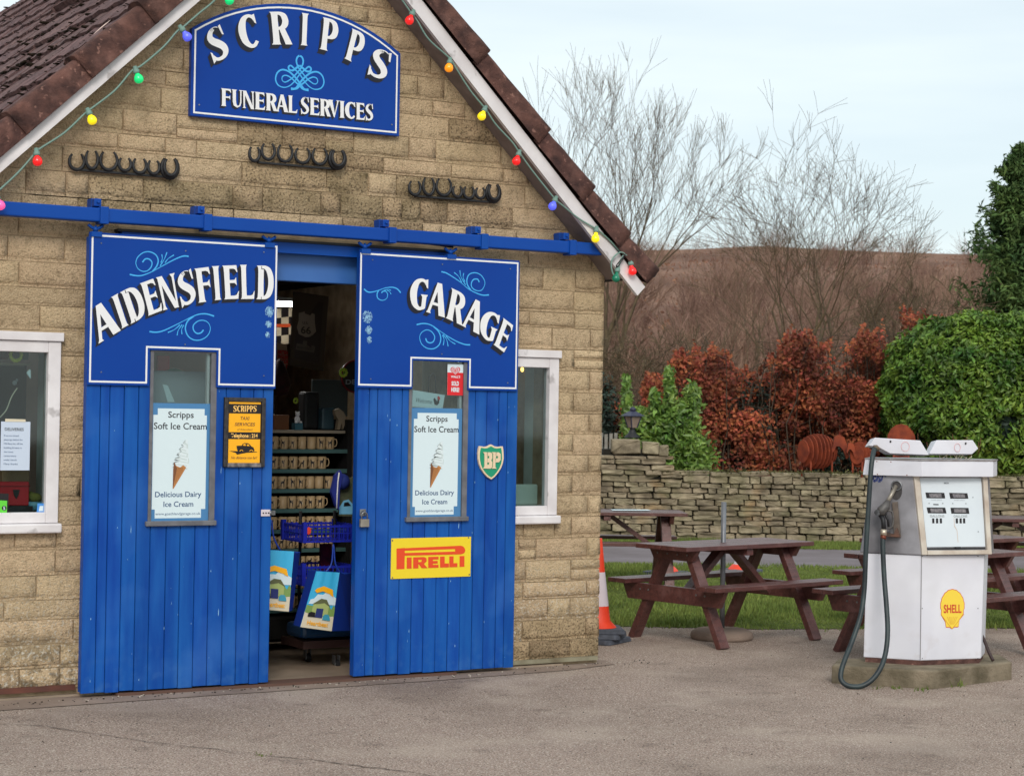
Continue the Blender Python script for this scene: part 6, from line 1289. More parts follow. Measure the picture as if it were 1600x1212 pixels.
def ftext(s, x0, y0, x1, y1, h, m, bold=.01):
    cu = bpy.data.curves.new('t', 'FONT'); cu.body = s; cu.offset = bold; to = bpy.data.objects.new('t', cu); me = bpy.data.meshes.new_from_object(to); bpy.data.objects.remove(to)
    xa = min(q.co.x for q in me.vertices); xb = max(q.co.x for q in me.vertices)
    for q in me.vertices: u, w_ = (q.co.x-xa)/(xb-xa), q.co.y/.7; p, n = fp(x0+(x1-x0)*u, y0+(y1-y0)*u-h*w_); q.co = p+n*.0078
    me.materials.append(M[m]); put(bpy.data.objects.new('lettering', me), pm)
ftext('GALLONS', 222, 682, 450, 684, 36, 'faint'); ftext('GALLONS', 596, 684, 812, 686, 36, 'faint'); ftext('THIS SALE', 240, 418, 410, 418, 14, 'faint', 0); ftext('THIS SALE', 600, 424, 770, 424, 14, 'faint', 0); ftext('BECK', 445, 158, 525, 158, 22, 'grey', .03)
for x0 in (258, 318, 378, 630, 690, 745): fdraw('price_slot', [[(x0, 702), (x0+34, 702), (x0+36, 780), (x0+2, 780)]], .0076, 'ink', pm)
fdraw('price_line', [[(275, 475), (360, 478), (360, 494), (275, 490)]], .0076, 'ink', pm)
fdraw('screw_marks', [[(x-9, y_-9), (x+9, y_-9), (x+9, y_+9), (x-9, y_+9)] for x, y_ in ((210, 465), (583, 468), (790, 470), (425, 466), (900, 372), (985, 912))], .0076, 'faint', pm, kind='stuff')
fdraw('rust_run', [[(600, 690), (606, 690), (616, 820), (655, 890), (672, 1080), (664, 1080), (646, 892), (606, 830)]], .0066, mat('rust_run', (200, 182, 170)), pm)
def lf0(px, py):
    B0, B1 = Vector((*LB[1], zb0)), Vector((*LB[2], zb0)); T0 = Vector((*LT[1], zb1)); n = (B1-B0).cross(T0-B0); d = Vector(ray(px, py)); s = (B0-Vector(CAM)).dot(n)/d.dot(n); return Vector(CAM)+d*s
# canopy band
zc0, zc1 = zat(1441, 744.5, -.03), zat(1440, 720, -.03)
b = MB(); b.vprism(ccw(plan6(1348, 1441, 1552, .035, 744)), ccw(plan6(1351.5, 1440, 1552, .035, 720)), zc0, zc1); b.build('canopy', M['pump'], pm, bevel=.004)
b = MB(); b.vprism(ccw(plan6(1351, 1440, 1553.5, .04, 719)), ccw(plan6(1351, 1440, 1553.5, .04, 719)), zc1+.001, zc1+.010); b.build('canopy_trim', mat('canopy_edge', (150, 146, 148), (120, 110, 108), sc=20, rough=.4), pm)
b = MB()
for px, py in ((1370, 721), (1371, 741), (1417, 742), (1392, 721.5)): p = Vector((*loc(px, dl_*(1441-px)/93-.05, py), zat(px, py, 0))); b.ell(p, (.004, .004, .004), 6, 4)
b.build('rivets', M['rust'], pm, kind='stuff')
b = MB()
for py in (868.5, 950, 1028):
    for px in (1441, 1528): b.ell(lf0(px, py), (.004, .004, .004), 6, 4)
for t_ in (0, 1):
    pass
b.build('cabinet_screws', M['grey'], pm, kind='stuff')
b = MB(); b.beam(Vector((*LB[1], zb0))+Vector((-.002, -.002, 0)), Vector((*LT[1], zb1))+Vector((-.002, -.002, 0)), .004, .004, up=(1, 0, 0)); b.build('corner_seam', mat('seam_grey', (150, 148, 152)), pm)
# hose arms on top
def lid(px, d0, thick):
    Z = dep+d0; f0 = [A(a, c, Z) for a, c in px]; b = MB(); n = len(px); v = f0+[p+FH*thick-Vector((0, 0, .012)) for p in f0]
    b.add(v, [tuple(range(n)), tuple(range(2*n-1, n-1, -1))]+[(i, i+n, (i+1) % n+n, (i+1) % n) for i in range(n)]); return b.build('hose_arm', M['pump'], pm, bevel=.003)
l1 = lid([(1367, 683.5), (1438, 688), (1451.5, 710.6), (1391, 708.2), (1372, 698), (1358, 696)], .06, .16); l2 = lid([(1463, 687.5), (1520, 687.5), (1528.5, 700.5), (1519, 709.3), (1451.8, 709)], .2, .16)
def ring(px, py, Z, rx, ry, m, nm, par, n=18, t0=.0016):
    b = MB(); P = [A(px+cos(2*pi*k/n)*rx, py+sin(2*pi*k/n)*ry, Z) for k in range(n+1)]; b.tube(P, t0, 4, cap=False); return b.build(nm, M[m], par)
ring(1414.5, 697.5, dep+.058, 6.4, 7.4, 'pinkfaint', 'round_badge', l1); ring(1496, 699, dep+.197, 4.6, 6.6, 'pinkfaint', 'round_badge', l2)
for (a, c, Z, l_) in ((1391.5, 689.6, dep+.058, l1), (1509, 692.5, dep+.197, l2)): b = MB(); b.ell(A(a, c, Z), (.008, .004, .008), 8, 5); b.build('arm_hole', M['ink'], l_)
b = MB(); r = random.Random(3)
for k in range(16):
    a = A(r.uniform(1455, 1518), r.uniform(708, 714), dep+.24); e = a+RH*r.uniform(-.05, .05)+Vector((0, 0, r.uniform(-.02, .035))); b.tube([a-Vector((0, 0, .03)), e], .0022, 4)
b.build('dry_stalks', M['sand'], pm, kind='stuff')
# side face (dark) with nozzle
def sp(px, py, off=0.0):    # point on the left-hand dark face
    B0, B1 = Vector((*UB[0], zb1+.002)), Vector((*UB[1], zb1+.002)); T0 = Vector((*UT[1], zh1)); n = (B1-B0).cross(T0-B0); d = Vector(ray(px, py)); s = (B0-Vector(CAM)).dot(n)/d.dot(n); n.normalize(); n = -n if n.dot(FH) > 0 else n
    return Vector(CAM)+d*s+n*off
def S(zx, zy): return (1320+zx*140/808, 670+zy*210/1212)
b = MB(); v = [sp(*S(465+52*cos(2*pi*k/20), 555+85*sin(2*pi*k/20)), .003) for k in range(20)]; b.add(v, [tuple(range(20))]); b.build('nozzle_recess', mat('recess_dark', (36, 34, 36), (70, 66, 66), sc=20), pm)
b = MB(); b.tube([sp(*S(468+44*cos(a), 510+42*sin(a)), .006) for a in [2*pi*k/20 for k in range(21)]], .005, 6, cap=False); b.build('recess_ring', M['steel'], pm)
b = MB(); P = [sp(*S(462, 512), -.0), sp(*S(430, 590), .035), sp(*S(400, 655), .06)]; b.tube(P, [.013, .014, .015], 10); b.build('nozzle_spout', mat('spout_metal', (168, 160, 148), (140, 132, 122), rough=.4, metal=.5), pm)
nz_ = MB(); nm_ = mat('nozzle_grey', (104, 100, 98), (78, 76, 76), sc=30, rough=.5, metal=.3)
nz_.tube([sp(*S(405, 650), .06), sp(*S(385, 700), .075), sp(*S(345, 745), .09), sp(*S(326, 750), .095)], [.018, .030, .034, .022], 10); nz_.build('nozzle_body', nm_, pm)
b = MB(); b.tube([sp(*S(322, 752), .098), sp(*S(318, 753), .112)], .020, 14, smooth=False); b.build('nozzle_cap', M['steel'], pm)
b = MB(); b.tube(cr([sp(*S(400, 735), .07), sp(*S(440, 745), .06), sp(*S(448, 820), .055), sp(*S(440, 880), .055), sp(*S(400, 895), .06)], 4), .007, 6); b.build('trigger_guard', nm_, pm)
b = MB(); b.tube([sp(*S(380, 760), .075), sp(*S(405, 820), .065), sp(*S(408, 880), .06)], .008, 6); b.build('trigger', M['black'], pm)
b = MB(); q = [S(432, 660), S(478, 655), S(508, 975), S(450, 980)]; v = [sp(*p, .02) for p in q]+[sp(*p, -.0) for p in q]; b.add(v, [(0, 1, 2, 3), (0, 4, 5, 1), (1, 5, 6, 2), (2, 6, 7, 3), (3, 7, 4, 0)]); b.build('nozzle_holster', mat('holster', (110, 98, 88), (84, 74, 68), sc=14, rough=.6), pm)
b = MB(); q = [S(385, 930), S(450, 950), S(480, 890), S(508, 972), S(390, 968)]; v = [sp(*p, .05) for p in q]+[sp(*p, -.0) for p in q]; n = 5; b.add(v, [tuple(range(n))]+[(i, i+n, (i+1) % n+n, (i+1) % n) for i in range(n)]); b.build('holster_tray', mat('rusty_tray', (112, 72, 54), (70, 56, 50), sc=14), pm)
b = MB(); r = random.Random(9)
for k in range(26): a, c = S(250+r.random()**1.3*130, 425+r.uniform(-14, 46)); b.add([sp(a, c-2, .0015), sp(a+2, c-1, .0015), sp(a+1.5, c+3, .0015), sp(a-.8, c+2, .0015)], [(0, 1, 2, 3)])
b.build('sticker_remnants', mat('sticker_remnant', (44, 58, 112)), pm, kind='stuff')
# hoses
def Hp(px, py, dd): return A(px, py, dep+dd)
hp = [Hp(1366.5, 700, .05), Hp(1363, 716, -.0), Hp(1360, 745, -.03), Hp(1356.5, 800, -.05), Hp(1353, 860, -.07), Hp(1350.5, 920, -.08), Hp(1345, 960, -.12), Hp(1332, 1000, -.18), Hp(1320, 1030, -.25), Hp(1314, 1050, -.29), Hp(1315, 1063, -.31), Hp(1326, 1071, -.33), Hp(1345, 1071.5, -.34), Hp(1362, 1062, -.33), Hp(1376, 1043, -.30), Hp(1384, 1018, -.25), Hp(1387, 985, -.2), Hp(1385, 945, -.14), Hp(1381.5, 900, -.08), Hp(1379.5, 855, -.05), Hp(1379.8, 840, -.04)]
MB().tube(cr(hp, 5), .0165, 12).build('hose', M['hose'], pm)
MB().tube([Hp(1380, 842, -.04), Hp(1380.5, 836, -.035)], .019, 10).build('hose_band', mat('copper_band', (120, 62, 44), rough=.4, metal=.5), pm)
MB().tube([Hp(1380.4, 836, -.035), Hp(1381, 827, -.03)], .021, 10).build('hose_coupling', mat('brass_coupling', (196, 182, 164), rough=.35, metal=.7), pm)
MB().tube([Hp(1381, 827, -.03), Hp(1380, 812, -.02), sp(*S(345, 775), .085)], [.016, .014, .018], 10).build('swivel', M['black'], pm)
MB().tube([Hp(1365, 699, .05), Hp(1369, 699, .05), Hp(1373, 702, .06)], [.017, .018, .014], 10).build('hose_elbow', mat('elbow_green', (60, 72, 60), (150, 110, 84), sc=14, rough=.6), pm)
MB().tube(cr([Hp(1530, 985, .25), Hp(1538, 1000, .24), Hp(1545, 1018, .22), Hp(1552, 1032, .2)], 4), .011, 8).build('rear_pipe', mat('dark_pipe', (52, 34, 34), rough=.6), pm)
# badge on the lower right cabinet face
def lf(px, py, off=0.0):
    B0, B1 = Vector((*LB[1], zb0)), Vector((*LB[2], zb0)); T0 = Vector((*LT[1], zb1)); n = (B1-B0).cross(T0-B0); d = Vector(ray(px, py)); s = (B0-Vector(CAM)).dot(n)/d.dot(n); n.normalize(); n = -n if n.dot(FH) > 0 else n
    return Vector(CAM)+d*s+n*off
K = 60/909
def Lq(x, y_, off): return lf(1460+x*K, 910+y_*K, off)
sh_o = []
cx, cy = 425, 560
for k in range(0, 61):
    a = radians(200)-radians(220)*k/60; sc_ = 1+.025*abs(sin(k*pi/60*11)); sh_o.append((cx+285*cos(a)*sc_, cy-405*sin(a)*sc_*(1 if sin(a) > 0 else .6)))
sh_o = [p for p in sh_o if p[1] < 760]+[(690, 740), (590, 880), (572, 1040), (540, 1055), (470, 1055), (412, 1100), (360, 1062), (270, 1060), (250, 930), (150, 760)]
def badge(name, pts, off, m, kind=None, par=pm): return MB().add([Lq(x, y_, off) for x, y_ in pts], [tuple(range(len(pts)))]).build(name, M[m], par, kind=kind)
badge('badge_edge', sh_o, .0012, 'shellred'); badge('badge_face', [(420+(x-420)*.955, 600+(y_-600)*.965) for x, y_ in sh_o], .0018, 'shellyel')
b = MB()
for i, x in enumerate((300, 345, 385, 440, 490, 535)): b.add([Lq(x-4, 800, .0026), Lq(x+6, 800, .0026), Lq(412+(x-412)*.35+3, 985, .0026), Lq(412+(x-412)*.35-3, 985, .0026)], [(0, 1, 2, 3)])
for (p, q) in (((150, 760), (412, 1090)), ((690, 740), (412, 1090))): b.add([Lq(p[0], p[1], .0028), Lq(p[0]+14, p[1], .0028), Lq(q[0]+8, q[1], .0028), Lq(q[0]-6, q[1], .0028)], [(0, 1, 2, 3)])
b.build('badge_ribs', mat('badge_rib', (214, 150, 50)), pm, kind='stuff')
cu = bpy.data.curves.new('t', 'FONT'); cu.body = 'SHELL'; cu.offset = .025; to = bpy.data.objects.new('t', cu); me = bpy.data.meshes.new_from_object(to); bpy.data.objects.remove(to)
xa = min(q.co.x for q in me.vertices); xb = max(q.co.x for q in me.vertices)
for q in me.vertices: u, w_ = (q.co.x-xa)/(xb-xa), q.co.y/.7; q.co = Lq(215+420*u, 708-5*u-190*w_, .0034)
me.materials.append(M['shellred']); put(bpy.data.objects.new('lettering', me), pm)
# small weeds round the plinth
r = random.Random(12); b = MB()
for (px, py, n, h) in ((1492, 1071, 30, .05), (1440, 1078, 24, .025), (1400, 1075, 22, .02), (1370, 1075, 14, .02), (1190, 977, 16, .03), (1290, 985, 12, .03), (405, 1180, 20, .012)):
    for _ in range(n):
        x, y = G(px+r.gauss(0, 7), py+r.gauss(0, 1.2), GZ); a = r.uniform(0, 2*pi); hh = h*r.uniform(.5, 1.3)
        b.add([(x-.004*cos(a), y-.004*sin(a), GZ), (x+.004*cos(a), y+.004*sin(a), GZ), (x+r.gauss(0, .4)*hh, y+r.gauss(0, .4)*hh, GZ+hh)], [(0, 1, 2)])
tag(b.build('yard_weeds', M['blade']), 'small green weeds growing at the plinth and in the yard cracks', 'weeds', kind='stuff')

# ================================================================== DRY STONE WALL
WZ = 26.3
wall = thing('dry_stone_wall', 'long low dry stone wall between the lane and the garden', 'wall', tuple(CW(5, WZ, GZ)), None)
def cwv(X, Z, z): p = CW(X, Z, z); return p
def drystone(parent, X0, X1, ztop, seed, tiny=False):
    r = random.Random(seed); P = []; z = GZ; row = 0
    while z < ztop-.03:
        h = r.uniform(.05, .095) if row > 1 else r.uniform(.10, .15)
        if z+h > ztop-.05: h = ztop-z
        x = X0-r.uniform(0, .2)
        while x < X1:
            if h > .085 and r.random() < .22:
                L_ = r.uniform(.16, .34); q = h*r.uniform(.4, .6); P.append((x, z, L_, q)); P.append((x, z+q, L_, h-q)); x += L_; continue
            L_ = r.choice([.12, .16, .2, .26, .34, .42])*r.uniform(.85, 1.15); P.append((x, z, L_, h)); x += L_
        z += h; row += 1
    return P
def rough_stone(seed):
    r = random.Random(seed); n = 8; base = [(0.02, .08), (.10, .0), (.9, .0), (.99, .1), (.98, .9), (.9, 1.0), (.1, .99), (.01, .88)]
    rim = [(x+r.uniform(-.02, .02), z+r.uniform(-.07, .07)) for x, z in base]; sk = r.uniform(-.08, .08); rim = [(x, z+sk*(x-.5)) for x, z in rim]
    v = [(x, 0.0, z) for x, z in rim]+[(.5+(x-.5)*.93, -.028*r.uniform(.3, 1.5), .5+(z-.5)*.86) for x, z in rim]+[(.5+r.uniform(-.15, .15), -.034*r.uniform(.5, 1.3), .5+r.uniform(-.15, .15))]+[(x, .14, z) for x, z in rim]
    f = [(k, (k+1) % n, n+(k+1) % n, n+k) for k in range(n)]+[(n+k, n+(k+1) % n, 2*n) for k in range(n)]+[(2*n+1+k, 2*n+1+(k+1) % n, (k+1) % n, k) for k in range(n)]
    me = bpy.data.meshes.new('stone'); me.from_pydata(v, [], f); me.materials.append(M['drystone']); me.update(); return me
RS = [rough_stone(i) for i in range(20)]
ANG = math.atan2(RH.y, RH.x)
rw = random.Random(21)
def lay(parent, P, Zp, keep=None, limit=300):
    vis = []; rest = MB(); cnt = 0
    for (x, z, L_, h) in P:
        inview = keep is None or (keep[0] < x+L_/2 < keep[1])
        g = .003; loc_ = cwv(x+g, Zp+rw.uniform(-.03, .02), z+g*.5); rot = (rw.gauss(0, .03), rw.gauss(0, .02), ANG+rw.gauss(0, .03)); me = rw.choice(RS)
        if inview and cnt < limit: inst(me, 'stone', parent, loc_, (L_-g, 1, h-g*.6), rot); cnt += 1
        else:
            R3 = Matrix.Rotation(ANG, 3, 'Z'); rest.add([R3 @ Vector((v.co.x*(L_-g), v.co.y, v.co.z*(h-g)))+loc_ for v in me.vertices], [tuple(q.vertices) for q in me.polygons])
    if rest.v: rest.build('wall_stones', M['drystone'], parent, kind='stuff')
    return cnt
PP = drystone(wall, 1.0, 12.5, .865, 3)
lay(wall, PP, WZ, (1.15, 7.3), 298)
def boxcw(name, X0, X1, Z0, Z1, z0, z1, m, parent):
    v = [tuple(CW(a, c, z)) for z in (z0, z1) for a, c in ((X0, Z0), (X1, Z0), (X1, Z1), (X0, Z1))]
    return MB().add(v, [(0,3,2,1),(4,5,6,7),(0,1,5,4),(1,2,6,5),(2,3,7,6),(3,0,4,7)]).build(name, m, parent)
boxcw('wall_packing', -4, 13, WZ+.05, WZ+.42, GZ-.05, .85, M['wallcore'], wall)
# coping: flat moss-topped stones
for k in range(26):
    x = 1.9+k*.42+rw.uniform(-.03, .03); me = rw.choice(RS); inst(me, 'coping_stone', wall, cwv(x, WZ-.01, .862), (rw.uniform(.34, .42), 1, rw.uniform(.045, .075)), (0, rw.gauss(0, .02), ANG))
pier = thing('stone_pier', 'taller rough stone pier at the wall end with a lantern on top', 'pier', tuple(CW(1.65, WZ, GZ)))
lay(pier, [p for p in drystone(pier, 1.22, 2.12, 1.12, 8) if p[1] > .80], WZ-.03, None, 60)
boxcw('pier_packing', 1.26, 2.12, WZ+.0, WZ+.42, .8, 1.20, M['wallcore'], pier)
for (x, L_, z, h) in ((1.36, .42, 1.14, .21), (1.79, .24, 1.13, .19), (2.02, .14, 1.12, .15)): inst(rw.choice(RS), 'cap_stone', pier, cwv(x, WZ-.03, z), (L_, 1, h), (0, 0, ANG))
# picket fence
pf = thing('picket_fence', 'short run of weathered grey vertical boards beside the garage corner', 'fence', tuple(CW(1.25, 27.0, .8)))
for k in range(9):
    X = .9+k*.068; v = [tuple(CW(X+a, 26.9+c, z)) for z in (.78, 1.40+.01*(k % 3)) for a, c in ((0, 0), (.045, 0), (.045, .02), (0, .02))]
    MB().add(v, [(0,3,2,1),(4,5,6,7),(0,1,5,4),(1,2,6,5),(2,3,7,6),(3,0,4,7)]).build('picket', mat('weathered_board', (150, 146, 138), (120, 116, 108), sc=12) if k == 0 else bpy.data.materials['weathered_board'], pf)
boxcw('fence_rail', .8, 1.55, 26.93, 26.96, 1.1, 1.16, bpy.data.materials['weathered_board'], pf)
# lantern
lz = A(988, 684, WZ+.15); lt = thing('lantern', 'black coach lantern standing on the stone pier', 'lantern', tuple(lz)); s = WZ/3000*1.0
def LV(px, py): return A(px, py, WZ+.15)
b = MB(); c = lz; mm = s
b.lathe(c, [(0, 0), (13*mm, 0), (12*mm, 2*mm), (6*mm, 8*mm), (4*mm, 14*mm), (5*mm, 16*mm)], 12); b.build('base', M['black'], lt)
M['lampblue'] = mat('lantern_paint', (46, 48, 74), (36, 38, 60), sc=20, rough=.5)
b = MB(); q = [(a, c_) for a, c_ in ((-1, -1), (1, -1), (1, 1), (-1, 1))]
z0_, z1_ = 16*mm, 34*mm
b.vprism([(c.x+a*5*mm, c.y+e*5*mm) for a, e in q], [(c.x+a*9.5*mm, c.y+e*9.5*mm) for a, e in q], c.z+z0_, c.z+z1_); b.build('glass', mat('lamp_glass', (150, 132, 120), (124, 108, 98), rough=.2), lt)
b = MB()
for a, e in q: b.beam((c.x+a*5*mm, c.y+e*5*mm, c.z+z0_), (c.x+a*9.5*mm, c.y+e*9.5*mm, c.z+z1_), 1.6*mm, 1.6*mm, up=(1, 0, 0))
for i in range(4):
    a, e = q[i]; a2, e2 = q[(i+1) % 4]; b.beam((c.x+a*9.5*mm, c.y+e*9.5*mm, c.z+z1_), (c.x+a2*9.5*mm, c.y+e2*9.5*mm, c.z+z1_), 1.6*mm, 1.6*mm)
b.build('frame', M['lampblue'], lt)
b = MB(); b.vprism([(c.x+a*14*mm, c.y+e*14*mm) for a, e in q], [(c.x+a*4*mm, c.y+e*4*mm) for a, e in q], c.z+z1_+.5*mm, c.z+42*mm); b.build('roof', M['lampblue'], lt)
b = MB(); b.lathe((c.x, c.y, c.z+42*mm), [(4*mm, 0), (5*mm, 1.5*mm), (5*mm, 4*mm), (3*mm, 6*mm), (0, 7*mm)], 8); b.build('finial', M['lampblue'], lt)
# ================================================================== RUSTED SHEEP SCULPTURES
def sheep(label, px, py, Z, wpx, hpx, ax, nplates, head, faceon=False):
    k = Z/3000; c = A(px, py, Z); t = thing('sheep_sculpture', label, 'sculpture', (c.x, c.y, .8), 'rusted plate sheep in the garden')
    axis = (RH*cos(radians(ax))+FH*sin(radians(ax))).normalized(); sd = Vector((0, 0, 1)).cross(axis)
    Lb = wpx*k; Hb = hpx*k/2
    for i in range(nplates):
        u = -1+2*(i+.5)/nplates; rr = sqrt(max(.1, 1-u*u*.75))
        o = c+axis*u*Lb/2; n = 16; v = []
        for off in (-.006, .006): v += [o+axis*off+sd*cos(2*pi*j/n)*Hb*.8*rr+Vector((0, 0, sin(2*pi*j/n)*Hb*rr)) for j in range(n)]
        MB().add(v, [tuple(range(n)), tuple(range(2*n-1, n-1, -1))]+[(j, j+n, (j+1) % n+n, (j+1) % n) for j in range(n)]).build('plate', M['rust'], t)
    b = MB(); b.tube([c-axis*Lb*.46, c+axis*Lb*.46], Hb*.35, 8); b.build('spine', M['rust'], t)
    hx, hy, hw, hh = head; hc = A(hx, hy, Z-.05)
    b = MB(); pts = [(-.5, .1), (-.42, .45), (-.1, .55), (.25, .45), (.45, .1), (.62, -.5), (.45, -.62), (.2, -.2), (-.05, .0), (-.3, .0), (-.5, -.3), (-.62, -.25)]
    ex = RH if not faceon else RH; v = [hc+ex*x*hw*k+Vector((0, 0, z_*hh*k))-FH*.02 for x, z_ in pts]+[hc+ex*x*hw*k+Vector((0, 0, z_*hh*k))+FH*.05 for x, z_ in pts]; n = len(pts)
    b.add(v, [tuple(range(n)), tuple(range(2*n-1, n-1, -1))]+[(j, j+n, (j+1) % n+n, (j+1) % n) for j in range(n)]); b.build('head', M['rust'], t)
    for e in (-.33, .33):
        for s_ in (-.4, .4): p = c+axis*e*Lb+sd*s_*Hb; MB().tube([(p.x, p.y, .78), (p.x, p.y, c.z-Hb*.5)], .014, 6).build('leg', M['rust'], t)
    return t
sheep('large ribbed rusty sheep, its head to the right, above the wall', 1277, 705, 27.8, 62, 56, 28, 9, (1313, 697, 22, 32))
sheep('small ribbed rusty lamb between the big sheep and the petrol pump', 1344, 710, 27.6, 24, 42, 50, 5, (1330, 702, 12, 20))
sheep('rusty sheep seen end-on just over the left arm of the petrol pump', 1408, 690, 27.7, 30, 56, 80, 5, (1412, 690, 14, 26))

# ================================================================== VEGETATION
def leaves(name, pts, nrm, size, mat_, parent, seed, spread=.7, kind='stuff', ratio=.45):
    r = np.random.RandomState(seed); n = len(pts); P = np.asarray(pts); N = np.asarray(nrm)+r.normal(0, spread, (n, 3)); N /= np.linalg.norm(N, axis=1)[:, None]+1e-9
    T = np.cross(N, r.normal(0, 1, (n, 3))); T /= np.linalg.norm(T, axis=1)[:, None]+1e-9; B = np.cross(N, T)
    s = size*r.uniform(.6, 1.35, n)[:, None]; L_ = T*s; Wd = B*s*ratio; C = N*s*.12
    V = np.stack([P-L_*.5, P-L_*.1+Wd*.5+C, P+L_*.5, P-L_*.1-Wd*.5+C], 1).reshape(-1, 3)
    idx = np.arange(n)[:, None]*4; Fc = np.concatenate([idx+np.array([0, 1, 2]), idx+np.array([0, 2, 3])])
    return big_mesh(name, V, Fc, mat_, parent, kind=kind)
def blob_points(n, c, rad, seed, power=2.4, shell=.35, lump=.16, lsc=2.2, cut=None):
    r = np.random.RandomState(seed); d = r.normal(0, 1, (n, 3)); d /= np.linalg.norm(d, axis=1)[:, None]
    if power != 2: q = (np.abs(d)**power).sum(1)**(1/power); d = d/q[:, None]
    rr = 1-shell*r.random_sample(n)**1.5
    lm = np.array([mnoise.noise(Vector((float(a)*lsc, float(b_)*lsc, float(c_)*lsc+seed))) for a, b_, c_ in d])
    rr = rr*(1+lump*lm*1.6); loc_ = d*rr[:, None]
    P = np.array([list(RH*float(a*rad[0]+c[0])+FH*float(b_*rad[1]+c[1])) for a, b_, _ in loc_]); P[:, 0] += C0.x; P[:, 1] += C0.y; P[:, 2] = loc_[:, 2]*rad[2]+c[2]
    N = np.array([list(RH*float(a)+FH*float(b_)+Vector((0, 0, float(e)))) for a, b_, e in d]); N[:, 2] += .25
    return P, N
def tubes(name, segs, m, parent=None, kind=None, n=3):      # numpy tubes from (p0, p1, r0, r1)
    S_ = np.array([(*a, *b_, c, d) for a, b_, c, d in segs]); a, b_ = S_[:, :3], S_[:, 3:6]; d = b_-a; l = np.linalg.norm(d, axis=1)[:, None]+1e-9; d = d/l
    ref = np.where(np.abs(d[:, 2:3]) < .9, np.array([[0, 0, 1.]]), np.array([[1., 0, 0]])); e1 = np.cross(d, ref); e1 /= np.linalg.norm(e1, axis=1)[:, None]; e2 = np.cross(d, e1)
    V = []
    for P, R in ((a, S_[:, 6:7]), (b_, S_[:, 7:8])):
        for k in range(n): V.append(P+(e1*cos(2*pi*k/n)+e2*sin(2*pi*k/n))*R)
    V = np.stack(V, 1).reshape(-1, 3); i = np.arange(len(S_))[:, None]*2*n
    Fc = np.concatenate([i+np.array([k, (k+1) % n, n+(k+1) % n, n+k]) for k in range(n)]); return big_mesh(name, V, Fc, m, parent, kind=kind, smooth=True)
def grow(r, p, d, L_, rad, lvl, segs, up=.12, spread=.6, nb=(3, 5), maxl=5, minr=.005, wig=.16, ratio=(.55, .8)):
    n = 6 if lvl < 2 else 4 if lvl < 3 else 3; q = Vector(p); dd = Vector(d).normalized(); st = L_/n; pr = rad; nodes = []
    for k in range(n):
        dd = (dd+Vector((r.gauss(0, wig), r.gauss(0, wig), r.gauss(0, wig)*.6+up*.3))).normalized(); nq = q+dd*st; nr_ = max(minr, rad*(1-(k+1)/n*.55))
        segs.append((tuple(q), tuple(nq), pr, nr_)); q, pr = nq, nr_; nodes.append((Vector(q), Vector(dd), pr))
    if lvl >= maxl: return
    m = r.randint(*nb)
    for i in range(m):
        t = r.uniform(.25, 1) if i < m-1 else 1; nd = nodes[min(n-1, int(t*n))] if t < 1 else nodes[-1]
        a = r.gauss(0, 1), r.gauss(0, 1), r.gauss(0, .6); sd = Vector(a); sd = (sd-nd[1]*sd.dot(nd[1])).normalized()
        nd_d = (nd[1]*(1-spread*.35)+sd*spread*r.uniform(.5, 1.1)+Vector((0, 0, up))).normalized()
        grow(r, nd[0], nd_d, L_*r.uniform(*ratio), max(minr, nd[2]*r.uniform(.55, .75)), lvl+1, segs, up, spread, nb, maxl, minr, wig, ratio)
def bare_tree(name, label, base, stems, L_, rad, seed, m=None, **kw):
    r = random.Random(seed); t = thing(name, label, 'tree', tuple(base), 'bare winter trees behind the garden'); trunk = []; segs = []
    for s in range(stems):
        a = 2*pi*s/stems+r.uniform(-.5, .5); tl_ = .0 if stems == 1 else .26
        d = Vector((cos(a)*tl_, sin(a)*tl_, 1)).normalized(); sg = []
        grow(r, Vector(base)+Vector((cos(a), sin(a), 0))*.05*(stems > 1), d, L_, rad*r.uniform(.8, 1), 0, sg, **kw)
        trunk += sg[:4]; segs += sg[4:]
    tubes('trunk', trunk, m or M['bark'], t, n=7); tubes('crown', segs, m or M['bark'], t, kind='stuff'); return t
def base_at(px, Z, z=.9): p = A(px, 640, Z); return Vector((p.x, p.y, land((px-800)/3000*Z, Z) if Z > 40 else z))
bare_tree('bare_tree', 'many-stemmed bare tree rising in the middle of the sky', base_at(1255, 38), 5, 2.95, .06, 6, maxl=4, nb=(4, 5), up=.08, spread=.60, minr=.003, wig=.13, ratio=(.5, .72))
bare_tree('bare_tree', 'tall bare tree directly behind the right roof slope', base_at(935, 46), 4, 3.7, .08, 14, maxl=4, nb=(4, 5), up=.18, spread=.46, minr=.0036, wig=.12, ratio=(.5, .75))
bare_tree('bare_tree', 'bare tree with low crooked boughs just right of the garage corner', base_at(1000, 36), 4, 1.05, .035, 23, maxl=5, nb=(3, 4), up=.03, spread=.8, minr=.005)
bare_tree('bare_tree', 'slender pale bare tree left of the conifer', base_at(1400, 50), 3, 1.3, .045, 31, maxl=4, nb=(3, 4), up=.18, spread=.5, minr=.007)
bare_tree('bare_tree', 'thin pale bare sapling between the two rust hedges', base_at(1150, 30.5), 6, 1.1, .018, 41, maxl=3, nb=(2, 4), up=.25, spread=.35, minr=.004)
bare_tree('bare_tree', 'low spreading bare tree in front of the conifer', base_at(1465, 42), 4, 1.7, .03, 45, maxl=4, nb=(3, 4), up=.05, spread=.7, minr=.006)
